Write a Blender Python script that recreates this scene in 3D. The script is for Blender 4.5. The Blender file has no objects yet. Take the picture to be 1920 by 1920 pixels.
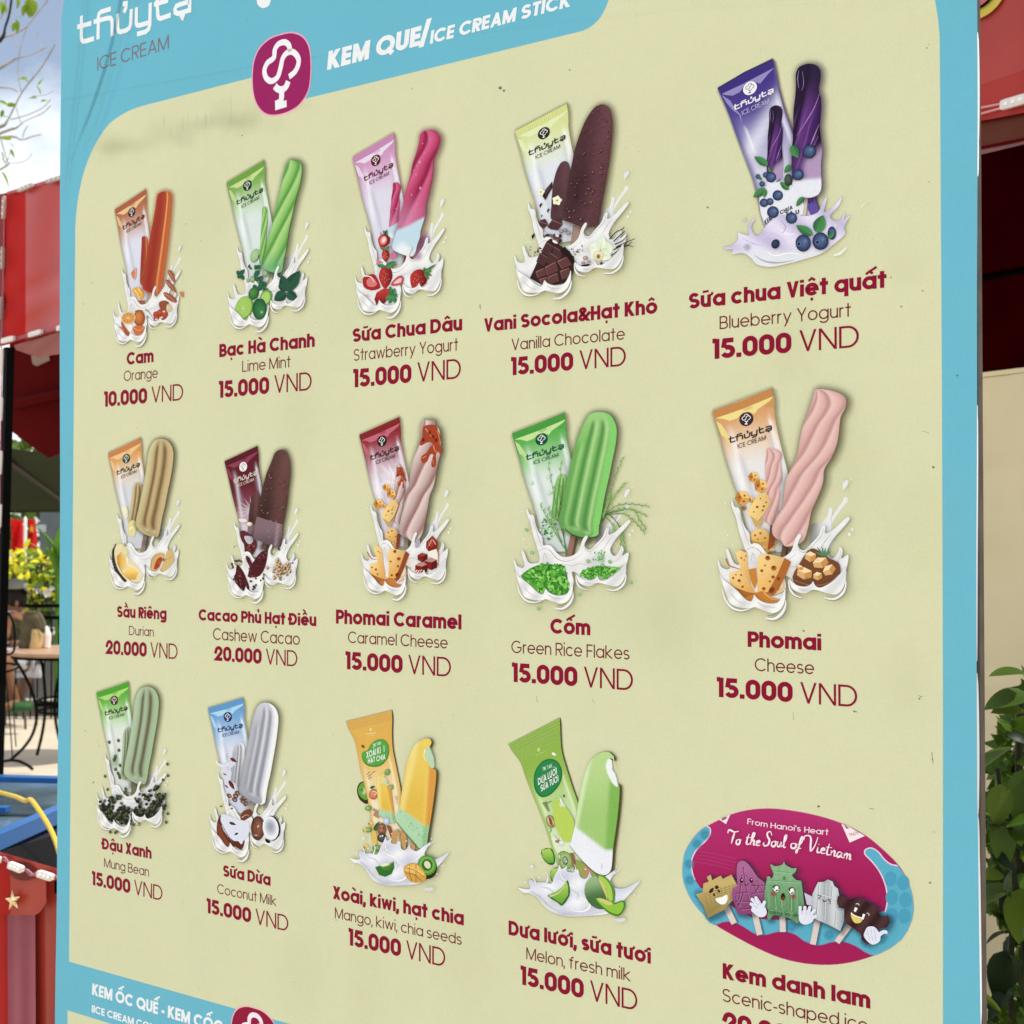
import bpy, bmesh, math, random, unicodedata
from mathutils import Vector, Matrix
from mathutils.geometry import delaunay_2d_cdt, tessellate_polygon
random.seed(7)
R = math.radians
scene = bpy.context.scene
C = scene.collection

# ------------------------------------------------------------------ camera
FPX = 2600.0                      # focal length in photograph pixels (1920 wide)
PITCH = math.atan(51/FPX)
CAMZ = 1.5
cam_d = bpy.data.cameras.new('camera'); cam = bpy.data.objects.new('camera', cam_d); C.objects.link(cam)
cam_d.sensor_width = 36; cam_d.lens = FPX/1920*36; cam_d.clip_start = .05; cam_d.clip_end = 2000
cam.location = (0, 0, CAMZ); cam.rotation_euler = (math.pi/2+PITCH, 0, 0)
cam_d.dof.use_dof = True; cam_d.dof.focus_distance = 1.36; cam_d.dof.aperture_fstop = 17
scene.camera = cam
# ------------------------------------------------------------------ world and sun
SUN_EL, SUN_AZ = R(64), R(97)     # azimuth clockwise from +Y: high on the right, the board's face in shade
w = bpy.data.worlds.new('World'); scene.world = w; w.use_nodes = True
nt = w.node_tree; N = nt.nodes; L = nt.links
for n in list(N): N.remove(n)
out = N.new('ShaderNodeOutputWorld'); bg = N.new('ShaderNodeBackground')
sky = N.new('ShaderNodeTexSky'); sky.sky_type = 'NISHITA'; sky.sun_disc = False
sky.sun_elevation = SUN_EL; sky.sun_rotation = SUN_AZ; sky.dust_density = .8
tc = N.new('ShaderNodeTexCoord'); mp = N.new('ShaderNodeMapping'); mp.inputs['Scale'].default_value = (1, 1, 1.6)
mp.inputs['Location'].default_value = (3.12, .2, -.17)
noi = N.new('ShaderNodeTexNoise'); noi.inputs['Scale'].default_value = 3.1; noi.inputs['Detail'].default_value = 7; noi.inputs['Roughness'].default_value = .55
cr = N.new('ShaderNodeValToRGB'); cr.color_ramp.elements[0].color = (.15, .15, .15, 1); cr.color_ramp.elements[0].position = .38; cr.color_ramp.elements[1].position = .54
mx = N.new('ShaderNodeMix'); mx.data_type = 'RGBA'
mx.inputs[7].default_value = (9.6, 9.9, 10.3, 1)
L.new(tc.outputs['Generated'], mp.inputs['Vector']); L.new(mp.outputs['Vector'], noi.inputs['Vector'])
L.new(noi.outputs['Fac'], cr.inputs['Fac']); L.new(cr.outputs['Color'], mx.inputs[0])
L.new(sky.outputs['Color'], mx.inputs[6]); L.new(mx.outputs[2], bg.inputs['Color'])
bg.inputs['Strength'].default_value = .132
L.new(bg.outputs['Background'], out.inputs['Surface'])
sd = bpy.data.lights.new('sun', 'SUN'); sd.energy = 4.6; sd.angle = R(.53); sd.color = (1, .95, .86)
sun = bpy.data.objects.new('sun', sd); C.objects.link(sun)
sv = Vector((math.sin(SUN_AZ)*math.cos(SUN_EL), math.cos(SUN_AZ)*math.cos(SUN_EL), math.sin(SUN_EL)))
sun.rotation_euler = sv.to_track_quat('Z', 'Y').to_euler(); sun.location = (0, 0, 12)
scene.view_settings.view_transform = 'Standard'; scene.view_settings.look = 'None'
scene.view_settings.gamma = 1; scene.view_settings.use_curve_mapping = False
scene.view_settings.exposure = 0.01
scene.cycles.transparent_max_bounces = 64
scene.cycles.max_bounces = 6
K = (.90, .86, .80)               # lit value of a perfectly white print on the board

# ------------------------------------------------------------------ basic helpers
def tag(o, label=None, cat=None, group=None, kind=None):
    if label: o['label'] = label
    if cat: o['category'] = cat
    if group: o['group'] = group
    if kind: o['kind'] = kind
    return o
def empty(name, loc=(0, 0, 0), rz=0):
    o = bpy.data.objects.new(name, None); C.objects.link(o); o.location = loc; o.rotation_euler = (0, 0, rz); o.empty_display_size = .1
    return o
def s2l(c): return c/12.92 if c <= .04045 else ((c+.055)/1.055)**2.4
_hc = {}
def hexl(h):
    if h not in _hc: _hc[h] = tuple(s2l(int(h[i:i+2], 16)/255) for i in (0, 2, 4))
    return _hc[h]
def mix(a, b, t):
    t = 0 if t < 0 else 1 if t > 1 else t
    if isinstance(a, str): a = hexl(a)
    if isinstance(b, str): b = hexl(b)
    return tuple(a[i]+(b[i]-a[i])*t for i in range(3))
def ss(a, b, x):
    t = (x-a)/(b-a); t = 0 if t < 0 else 1 if t > 1 else t
    return t*t*(3-2*t)
def new_mat(name):
    m = bpy.data.materials.new(name); m.use_nodes = True
    return m, m.node_tree.nodes, m.node_tree.links, m.node_tree.nodes['Principled BSDF']
def mat(name, col, rough=.6, metal=0, var=.12, scale=8, bump=0, spec=.15, transl=0, coat=0):
    """plain procedural material: colour broken up by noise, optional fine bump"""
    m, n, l, p = new_mat(name)
    if isinstance(col, str): col = hexl(col)
    t = n.new('ShaderNodeTexCoord'); nz = n.new('ShaderNodeTexNoise'); nz.inputs['Scale'].default_value = scale; nz.inputs['Detail'].default_value = 6
    l.new(t.outputs['Object'], nz.inputs['Vector'])
    r = n.new('ShaderNodeMapRange'); r.inputs[1].default_value = .3; r.inputs[2].default_value = .7
    r.inputs[3].default_value = 1-var; r.inputs[4].default_value = 1+var; l.new(nz.outputs['Fac'], r.inputs[0])
    v = n.new('ShaderNodeVectorMath'); v.operation = 'SCALE'; v.inputs[0].default_value = col[:3]; l.new(r.outputs[0], v.inputs['Scale'])
    l.new(v.outputs[0], p.inputs['Base Color'])
    p.inputs['Roughness'].default_value = rough; p.inputs['Metallic'].default_value = metal
    p.inputs['Specular IOR Level'].default_value = spec; p.inputs['Coat Weight'].default_value = coat
    if bump:
        b = n.new('ShaderNodeBump'); b.inputs['Strength'].default_value = bump; b.inputs['Distance'].default_value = .01
        l.new(nz.outputs['Fac'], b.inputs['Height']); l.new(b.outputs[0], p.inputs['Normal'])
    if transl:
        tr = n.new('ShaderNodeBsdfTranslucent'); l.new(v.outputs[0], tr.inputs['Color'])
        ms = n.new('ShaderNodeMixShader'); ms.inputs[0].default_value = transl
        l.new(p.outputs[0], ms.inputs[1]); l.new(tr.outputs[0], ms.inputs[2]); l.new(ms.outputs[0], n['Material Output'].inputs['Surface'])
    return m
def mesh_obj(name, verts, faces, m, parent=None, smooth=False):
    me = bpy.data.meshes.new(name); me.from_pydata([tuple(v) for v in verts], [], faces); me.update()
    if m: me.materials.append(m)
    if smooth:
        for p in me.polygons: p.use_smooth = True
    o = bpy.data.objects.new(name, me); C.objects.link(o)
    if parent: o.parent = parent
    return o
class MB:
    """collects boxes, tubes and sheets and links them as one mesh object"""
    def __init__(s): s.v = []; s.f = []
    def add(s, vs, fs):
        b = len(s.v); s.v += [tuple(v) for v in vs]; s.f += [tuple(i+b for i in f) for f in fs]; return s
    def box(s, c, size, rz=0, rx=0):
        x, y, z = (k/2 for k in size); M = Matrix.Rotation(rz, 3, 'Z') @ Matrix.Rotation(rx, 3, 'X'); c = Vector(c)
        vs = [c+M@Vector((a*x, b*y, d*z)) for a in (-1, 1) for b in (-1, 1) for d in (-1, 1)]
        return s.add(vs, [(0, 1, 3, 2), (4, 6, 7, 5), (0, 4, 5, 1), (2, 3, 7, 6), (0, 2, 6, 4), (1, 5, 7, 3)])
    def tube(s, pts, r, n=8, caps=True):
        pts = [Vector(p) for p in pts]; rs = r if isinstance(r, (list, tuple)) else [r]*len(pts)
        rings = []; up = None
        for i, p in enumerate(pts):
            d = (pts[min(i+1, len(pts)-1)]-pts[max(i-1, 0)]).normalized()
            if up is None: up = Vector((0, 0, 1)) if abs(d.z) < .9 else Vector((1, 0, 0))
            a = d.cross(up).normalized(); b = a.cross(d); up = b
            rings.append([p+(a*math.cos(2*math.pi*k/n)+b*math.sin(2*math.pi*k/n))*rs[i] for k in range(n)])
        vs = [v for r_ in rings for v in r_]; fs = []
        for i in range(len(pts)-1):
            for k in range(n): fs.append((i*n+k, i*n+(k+1) % n, (i+1)*n+(k+1) % n, (i+1)*n+k))
        if caps: fs += [tuple(range(n))[::-1], tuple((len(pts)-1)*n+k for k in range(n))]
        return s.add(vs, fs)
    def sheet(s, pts, th, d):
        """polygon pts (3D) with thickness th along direction d"""
        d = Vector(d).normalized()*th; n = len(pts); a = [Vector(p) for p in pts]
        return s.add(a+[p+d for p in a], [tuple(range(n)), tuple(range(2*n-1, n-1, -1))]+[(i, (i+1) % n, n+(i+1) % n, n+i) for i in range(n)])
    def lathe(s, c, prof, n=24):
        c = Vector(c); vs = []; fs = []
        for r, z in prof:
            for k in range(n): vs.append(c+Vector((r*math.cos(2*math.pi*k/n), r*math.sin(2*math.pi*k/n), z)))
        for i in range(len(prof)-1):
            for k in range(n): fs.append((i*n+k, i*n+(k+1) % n, (i+1)*n+(k+1) % n, (i+1)*n+k))
        return s.add(vs, fs)
    def build(s, name, m, parent=None, smooth=False, origin=None):
        if origin is None and parent is not None: origin = parent.matrix_world_loc if hasattr(parent, 'matrix_world_loc') else None
        o = mesh_obj(name, s.v, s.f, m, parent, smooth)
        return o
def ray(x, y):
    a = (x-960)/FPX; b = (960-y)/FPX; cp, sp = math.cos(PITCH), math.sin(PITCH)
    return Vector((a, cp-b*sp, sp+b*cp))
def at(x, y, D):
    """world point seen at photograph pixel (x, y) at distance D along +Y"""
    r = ray(x, y); return Vector((0, 0, CAMZ))+r*(D/r.y)
def on_ground(x, y, z=0):
    r = ray(x, y); return Vector((0, 0, CAMZ))+r*((z-CAMZ)/r.z)

# ------------------------------------------------------------------ the board's own frame
_v = ray(-2666, 1011); U = -Vector((_v.x, _v.y, 0)).normalized()          # to the right along the board
NF = Vector((U.y, -U.x, 0))                                                # its front
if NF.y > 0: NF = -NF
PR = at(1834, 960, 1.13)
def hit(x, y):
    r = ray(x, y); o = Vector((0, 0, CAMZ)); k = (PR-o).dot(NF)/r.dot(NF); return o+r*k
WB = (PR-hit(112, 960)).dot(U)
BASE = Vector((PR.x, PR.y, 0))-U*(WB/2)
board = empty('menu_board', BASE, math.atan2(U.y, U.x))
tag(board, 'large ice cream price board with pale yellow face and turquoise border', 'menu board')
def B(x, y):
    """photograph pixel -> board coordinates (s to the right from the board's middle, t up from the ground)"""
    h = hit(x, y); return ((h-BASE).dot(U), h.z)
YF = 0.0                                                                 # front of the vinyl sheet in the board's frame
LAY = 2.0e-5
# ------------------------------------------------------------------ printed vinyl
def print_mat(name, soft):
    m, n, l, p = new_mat(name)
    at_ = n.new('ShaderNodeAttribute'); at_.attribute_name = 'Col'
    tc_ = n.new('ShaderNodeTexCoord')
    n1 = n.new('ShaderNodeTexNoise'); n1.inputs['Scale'].default_value = 5; n1.inputs['Detail'].default_value = 5
    n2 = n.new('ShaderNodeTexNoise'); n2.inputs['Scale'].default_value = 420; n2.inputs['Detail'].default_value = 2
    n3 = n.new('ShaderNodeTexNoise'); n3.inputs['Scale'].default_value = 60; n3.inputs['Detail'].default_value = 4
    for q in (n1, n2, n3): l.new(tc_.outputs['Object'], q.inputs['Vector'])
    def rng(src, a, b, lo=.3, hi=.7):
        r = n.new('ShaderNodeMapRange'); r.inputs[1].default_value = lo; r.inputs[2].default_value = hi
        r.interpolation_type = 'SMOOTHSTEP'; r.inputs[3].default_value = a; r.inputs[4].default_value = b; l.new(src, r.inputs[0]); return r.outputs[0]
    def mth(op, a, b=None):
        q = n.new('ShaderNodeMath'); q.operation = op
        for i, k in enumerate((a, b)):
            if k is None: continue
            if isinstance(k, (int, float)): q.inputs[i].default_value = k
            else: l.new(k, q.inputs[i])
        return q.outputs[0]
    f = mth('MULTIPLY', mth('MULTIPLY', rng(n1.outputs['Fac'], .985, 1.015), rng(n2.outputs['Fac'], .978, 1.022)), rng(n3.outputs['Fac'], .992, 1.008))
    v = n.new('ShaderNodeVectorMath'); v.operation = 'SCALE'; l.new(at_.outputs['Color'], v.inputs[0]); l.new(f, v.inputs['Scale'])
    l.new(v.outputs[0], p.inputs['Base Color'])
    p.inputs['Roughness'].default_value = .6; p.inputs['Specular IOR Level'].default_value = .07
    # fine canvas grain of the vinyl and the folds pulled into its upper left corner
    sp_ = n.new('ShaderNodeSeparateXYZ'); l.new(tc_.outputs['Object'], sp_.inputs[0])
    X, Z = sp_.outputs[0], sp_.outputs[2]
    def crease(pts, wd, h):
        (x0, z0), (x1, z1), (x2, z2) = [B(*q) for q in pts]
        # x = quadratic in z through the three points
        a = ((x2-x0)/(z2-z0)-(x1-x0)/(z1-z0))/(z2-z1); b = (x1-x0)/(z1-z0)-a*(z1-z0)
        dz = mth('SUBTRACT', Z, z0)
        xx = mth('ADD', mth('MULTIPLY', mth('ADD', mth('MULTIPLY', dz, a), b), dz), x0)
        d = mth('DIVIDE', mth('SUBTRACT', X, xx), wd)
        g = mth('DIVIDE', 1.0, mth('ADD', 1.0, mth('MULTIPLY', d, d)))
        msk = mth('MULTIPLY', rng(Z, 0, 1, z2-.03, z2+.08), rng(Z, 1, 0, z0+.2, z0+.3))
        return mth('MULTIPLY', mth('MULTIPLY', g, msk), h)
    H = crease([(226, 0), (196, 130), (136, 290)], .0022, 3.0)
    H = mth('ADD', H, crease([(250, 0), (212, 150), (150, 330)], .012, -3.2))
    H = mth('ADD', H, crease([(150, 120), (128, 330), (118, 420)], .006, 2.4))
    H = mth('ADD', H, crease([(136, 480), (128, 560), (118, 660)], .0035, .5))
    H = mth('ADD', H, crease([(1800, 60), (1775, 100), (1735, 130)], .012, .35))
    H = mth('ADD', H, mth('MULTIPLY', rng(n1.outputs['Fac'], 0, 1, 0, 1), 5.0))
    H = mth('ADD', H, mth('MULTIPLY', n2.outputs['Fac'], .05))
    bp = n.new('ShaderNodeBump'); bp.inputs['Strength'].default_value = 1; bp.inputs['Distance'].default_value = .0018
    l.new(H, bp.inputs['Height']); l.new(bp.outputs[0], p.inputs['Normal'])
    if soft:
        tr = n.new('ShaderNodeBsdfTransparent'); ms = n.new('ShaderNodeMixShader')
        l.new(at_.outputs['Alpha'], ms.inputs[0]); l.new(tr.outputs[0], ms.inputs[1]); l.new(p.outputs[0], ms.inputs[2])
        l.new(ms.outputs[0], n['Material Output'].inputs['Surface'])
    return m
INK = print_mat('printed_vinyl', False); INKS = print_mat('printed_vinyl_soft', True)

class Ink:
    """one printed mesh on the board; vertices carry ink colour and coverage"""
    def __init__(s, layer0=1): s.v = []; s.f = []; s.c = []; s.lay = layer0; s.soft = False
    def faces(s, st, fs, cols):
        b = len(s.v); y = YF-s.lay*LAY
        s.v += [(p[0], y, p[1]) for p in st]
        for c in cols:
            if len(c) == 4:
                if c[3] < 1: s.soft = True
                s.c.append((min(c[0]/K[0], .97), min(c[1]/K[1], .97), min(c[2]/K[2], .97), c[3]))
            else: s.c.append((min(c[0]/K[0], .97), min(c[1]/K[1], .97), min(c[2]/K[2], .97), 1))
        s.f += [tuple(i+b for i in f) for f in fs]; s.lay += 1
    def build(s, name, parent, label=None):
        o = mesh_obj(name, s.v, s.f, INKS if s.soft else INK, parent)
        a = o.data.color_attributes.new('Col', 'FLOAT_COLOR', 'POINT')
        a.data.foreach_set('color', [k for c in s.c for k in c])
        if label: o['label'] = label
        return o
def catmull(pts, k=5, closed=True):
    n = len(pts); out_ = []
    rng_ = range(n) if closed else range(n-1)
    for i in rng_:
        if closed: p0, p1, p2, p3 = pts[i-1], pts[i], pts[(i+1) % n], pts[(i+2) % n]
        else: p0, p1, p2, p3 = pts[max(i-1, 0)], pts[i], pts[i+1], pts[min(i+2, n-1)]
        for j in range(k):
            t = j/k; t2, t3 = t*t, t*t*t
            out_.append(tuple(.5*(2*p1[d]+(p2[d]-p0[d])*t+(2*p0[d]-5*p1[d]+4*p2[d]-p3[d])*t2+(3*p1[d]-p0[d]-3*p2[d]+p3[d])*t3) for d in range(2)))
    if not closed: out_.append(tuple(pts[-1]))
    return out_
def ell(cx, cy, rx, ry, rot=0, n=24, a0=0, a1=360):
    c, s_ = math.cos(R(rot)), math.sin(R(rot)); o = []; full = a1-a0 >= 360
    for i in range(n):
        a = R(a0+(a1-a0)*i/(n if full else n-1)); x, y = rx*math.cos(a), ry*math.sin(a); o.append((cx+x*c-y*s_, cy+x*s_+y*c))
    return o
def inside(p, poly):
    x, y = p; r = False; j = len(poly)-1
    for i in range(len(poly)):
        xi, yi = poly[i]; xj, yj = poly[j]
        if (yi > y) != (yj > y) and x < (xj-xi)*(y-yi)/(yj-yi)+xi: r = not r
        j = i
    return r
class Pic:
    """a picture printed on the board, drawn in the coordinates of one enlarged crop of it"""
    def __init__(s, ox, oy, sc, layer=8):
        s.ox, s.oy, s.sc = ox, oy, sc; s.ink = Ink(layer); s.A = None
    def st(s, p):
        if s.A: p = s.A(p)
        return B(s.ox+p[0]/s.sc, s.oy+p[1]/s.sc)
    def cut(s, name, parent, label=None):
        o = s.ink.build(name, parent, label); l_ = s.ink.lay; s.ink = Ink(l_); return o
    def fill(s, pts, col, sm=0, cf=None, step=None, feather=0):
        """flat colour, or cf(x, y) -> colour sampled on a grid inside the outline"""
        if sm: pts = catmull(pts, sm)
        if cf is None:
            tri = tessellate_polygon([[Vector((x, y, 0)) for x, y in pts]])
            c = hexl(col) if isinstance(col, str) else col
            s.ink.faces([s.st(p) for p in pts], tri, [c]*len(pts))
        else:
            xs = [p[0] for p in pts]; ys = [p[1] for p in pts]
            step = step or max(max(xs)-min(xs), max(ys)-min(ys))/14
            vs = [Vector(p) for p in pts]; n = len(vs); ed = [(i, (i+1) % n) for i in range(n)]
            y = min(ys)+step/2; row = 0
            while y < max(ys):
                x = min(xs)+step*(.5 if row % 2 else 1)
                while x < max(xs):
                    if inside((x, y), pts): vs.append(Vector((x, y)))
                    x += step
                y += step*.9; row += 1
            ov, oe, of, *_ = delaunay_2d_cdt(vs, ed, [tuple(range(n))], 1, 1e-4)
            s.ink.faces([s.st(tuple(p)) for p in ov], [tuple(f) for f in of], [cf(p[0], p[1]) for p in ov])
        if feather: s.rim(pts, feather, col if cf is None else cf)
    def rim(s, pts, wd, col, a=1.0, closed=True):
        """coverage fading outwards from an outline"""
        if wd >= 40: a *= .8
        if wd >= 12 and closed: s.fill(pts, tuple((hexl(col) if isinstance(col, str) else col)[:3])+(a,))
        n = len(pts); area = sum(pts[i][0]*pts[(i+1) % n][1]-pts[(i+1) % n][0]*pts[i][1] for i in range(n)); sg = 1 if area > 0 else -1
        vs = []; cs = []; fs = []
        for i, p in enumerate(pts):
            q0, q1 = pts[i-1], pts[(i+1) % n]; dx, dy = q1[0]-q0[0], q1[1]-q0[1]; l_ = math.hypot(dx, dy) or 1
            nx, ny = dy/l_*sg, -dx/l_*sg
            c = col(p[0], p[1]) if callable(col) else (hexl(col) if isinstance(col, str) else col)
            c = tuple(c[:3])
            for k, al in ((0, a), (.33, a*.62), (.66, a*.22), (1, 0)):
                vs.append((p[0]+nx*wd*k, p[1]+ny*wd*k)); cs.append(c+(al*.999,))
        for i in range(n):
            j = (i+1) % n
            for k in range(3): fs.append((4*i+k, 4*j+k, 4*j+k+1, 4*i+k+1))
        s.ink.faces([s.st(p) for p in vs], fs, cs)
    def shadow(s, pts, wd, col='4a4028', a=.6, dx=0, dy=0, sm=0):
        if sm: pts = catmull(pts, sm)
        s.rim([(p[0]+dx, p[1]+dy) for p in pts], wd, col, a)
    def line(s, pts, w0, col, w1=None, sm=4, a=1, w2=None):
        """tapering stroke: width w0 at the start, w1 at the end"""
        if sm and len(pts) > 2: pts = catmull(pts, sm, False)
        w1 = w0 if w1 is None else w1; n = len(pts); vs = []; c = hexl(col) if isinstance(col, str) else col
        if a < 1: c = tuple(c[:3])+(a,)
        for i, p in enumerate(pts):
            q0, q1 = pts[max(i-1, 0)], pts[min(i+1, n-1)]; dx, dy = q1[0]-q0[0], q1[1]-q0[1]; l_ = math.hypot(dx, dy) or 1
            t = i/(n-1); ww = w0+(w1-w0)*t
            if w2 is not None: ww = w0+(w2-w0)*t*2 if t < .5 else w2+(w1-w2)*(t-.5)*2
            vs += [(p[0]-dy/l_*ww/2, p[1]+dx/l_*ww/2), (p[0]+dy/l_*ww/2, p[1]-dx/l_*ww/2)]
        s.ink.faces([s.st(p) for p in vs], [(2*i, 2*i+1, 2*i+3, 2*i+2) for i in range(n-1)], [c]*len(vs))
    def soft(s, cx, cy, rx, ry, col, a=.6, rot=0):
        """a soft round patch of ink"""
        c = tuple((hexl(col) if isinstance(col, str) else col)[:3]); vs = [(cx, cy)]; cs = [c+(a,)]; fs = []; n = 20
        for k, al in ((.4, a*.75), (.7, a*.3), (1, 0)):
            vs += ell(cx, cy, rx*k, ry*k, rot, n); cs += [c+(al,)]*n
        for i in range(n):
            j = (i+1) % n; fs.append((0, 1+i, 1+j))
            for r_ in range(2): fs.append((1+r_*n+i, 1+(r_+1)*n+i, 1+(r_+1)*n+j, 1+r_*n+j))
        s.ink.faces([s.st(p) for p in vs], fs, cs)
    def ball(s, cx, cy, rx, ry, c0, c1, rot=0, hx=-.3, hy=-.3, n=22, hl=None):
        """round thing: c0 in its light, c1 at its rim"""
        vs = [(cx+hx*rx, cy+hy*ry)]; cs = [hexl(c0)]; fs = []
        for k, t in ((.35, .18), (.7, .55), (.92, .9), (1, 1)):
            vs += ell(cx+hx*rx*(1-k), cy+hy*ry*(1-k), rx*k, ry*k, rot, n); cs += [mix(c0, c1, t)]*n
        for i in range(n):
            j = (i+1) % n; fs.append((0, 1+i, 1+j))
            for r_ in range(3): fs.append((1+r_*n+i, 1+(r_+1)*n+i, 1+(r_+1)*n+j, 1+r_*n+j))
        s.ink.faces([s.st(p) for p in vs], fs, cs)
        if hl: s.soft(cx+hx*rx, cy+hy*ry, rx*.3, ry*.25, hl, .9)
    def leaf(s, x0, y0, x1, y1, wd, c0, c1=None, vein=None):
        """pointed leaf from its stalk to its tip"""
        dx, dy = x1-x0, y1-y0; l_ = math.hypot(dx, dy); nx, ny = -dy/l_, dx/l_; n = 9; vs = []; cs = []
        for i in range(n+1):
            t = i/n; hw = wd/2*math.sin(math.pi*t**.8)**.8 if 0 < t < 1 else 0
            for sd_ in (-1, 0, 1):
                vs.append((x0+dx*t+nx*hw*sd_, y0+dy*t+ny*hw*sd_)); cs.append(hexl(c1 or c0) if sd_ == 1 else hexl(c0) if sd_ == -1 else mix(c0, c1 or c0, .5))
        s.ink.faces([s.st(p) for p in vs], [(3*i+k, 3*i+k+1, 3*i+4+k, 3*i+3+k) for i in range(n) for k in (0, 1)], cs)
        if vein: s.line([(x0, y0), (x1, y1)], wd*.06, vein, 0)
    def strip(s, left, right, cf, nu=12):
        """surface between two edge lines, coloured cf(u across, v along)"""
        n = min(len(left), len(right)); vs = []; cs = []; fs = []
        for i in range(n):
            for j in range(nu+1):
                u = j/nu; vs.append((left[i][0]+(right[i][0]-left[i][0])*u, left[i][1]+(right[i][1]-left[i][1])*u)); cs.append(cf(u, i/(n-1)))
        for i in range(n-1):
            for j in range(nu): k = i*(nu+1)+j; fs.append((k, k+1, k+nu+2, k+nu+1))
        s.ink.faces([s.st(p) for p in vs], fs, cs)
def resample(pts, n):
    d = [0]
    for i in range(1, len(pts)): d.append(d[-1]+math.hypot(pts[i][0]-pts[i-1][0], pts[i][1]-pts[i-1][1]))
    o = []; k = 0
    for i in range(n):
        t = d[-1]*i/(n-1)
        while k < len(pts)-2 and d[k+1] < t: k += 1
        f = (t-d[k])/((d[k+1]-d[k]) or 1); o.append((pts[k][0]+(pts[k+1][0]-pts[k][0])*f, pts[k][1]+(pts[k+1][1]-pts[k][1])*f))
    return o
def affine(src, dst):
    """least-squares affine map taking the src points to the dst points"""
    n = len(src); mx_ = sum(p[0] for p in src)/n; my = sum(p[1] for p in src)/n
    r = []
    for k in range(2):
        md = sum(p[k] for p in dst)/n; sxx = sxy = syy = sxd = syd = 0
        for p, q in zip(src, dst):
            a, b, d = p[0]-mx_, p[1]-my, q[k]-md
            sxx += a*a; sxy += a*b; syy += b*b; sxd += a*d; syd += b*d
        D = sxx*syy-sxy*sxy; A_ = (sxd*syy-syd*sxy)/D; B_ = (syd*sxx-sxd*sxy)/D; r.append((A_, B_, md-A_*mx_-B_*my))
    return lambda p: (r[0][0]*p[0]+r[0][1]*p[1]+r[0][2], r[1][0]*p[0]+r[1][1]*p[1]+r[1][2])
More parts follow.
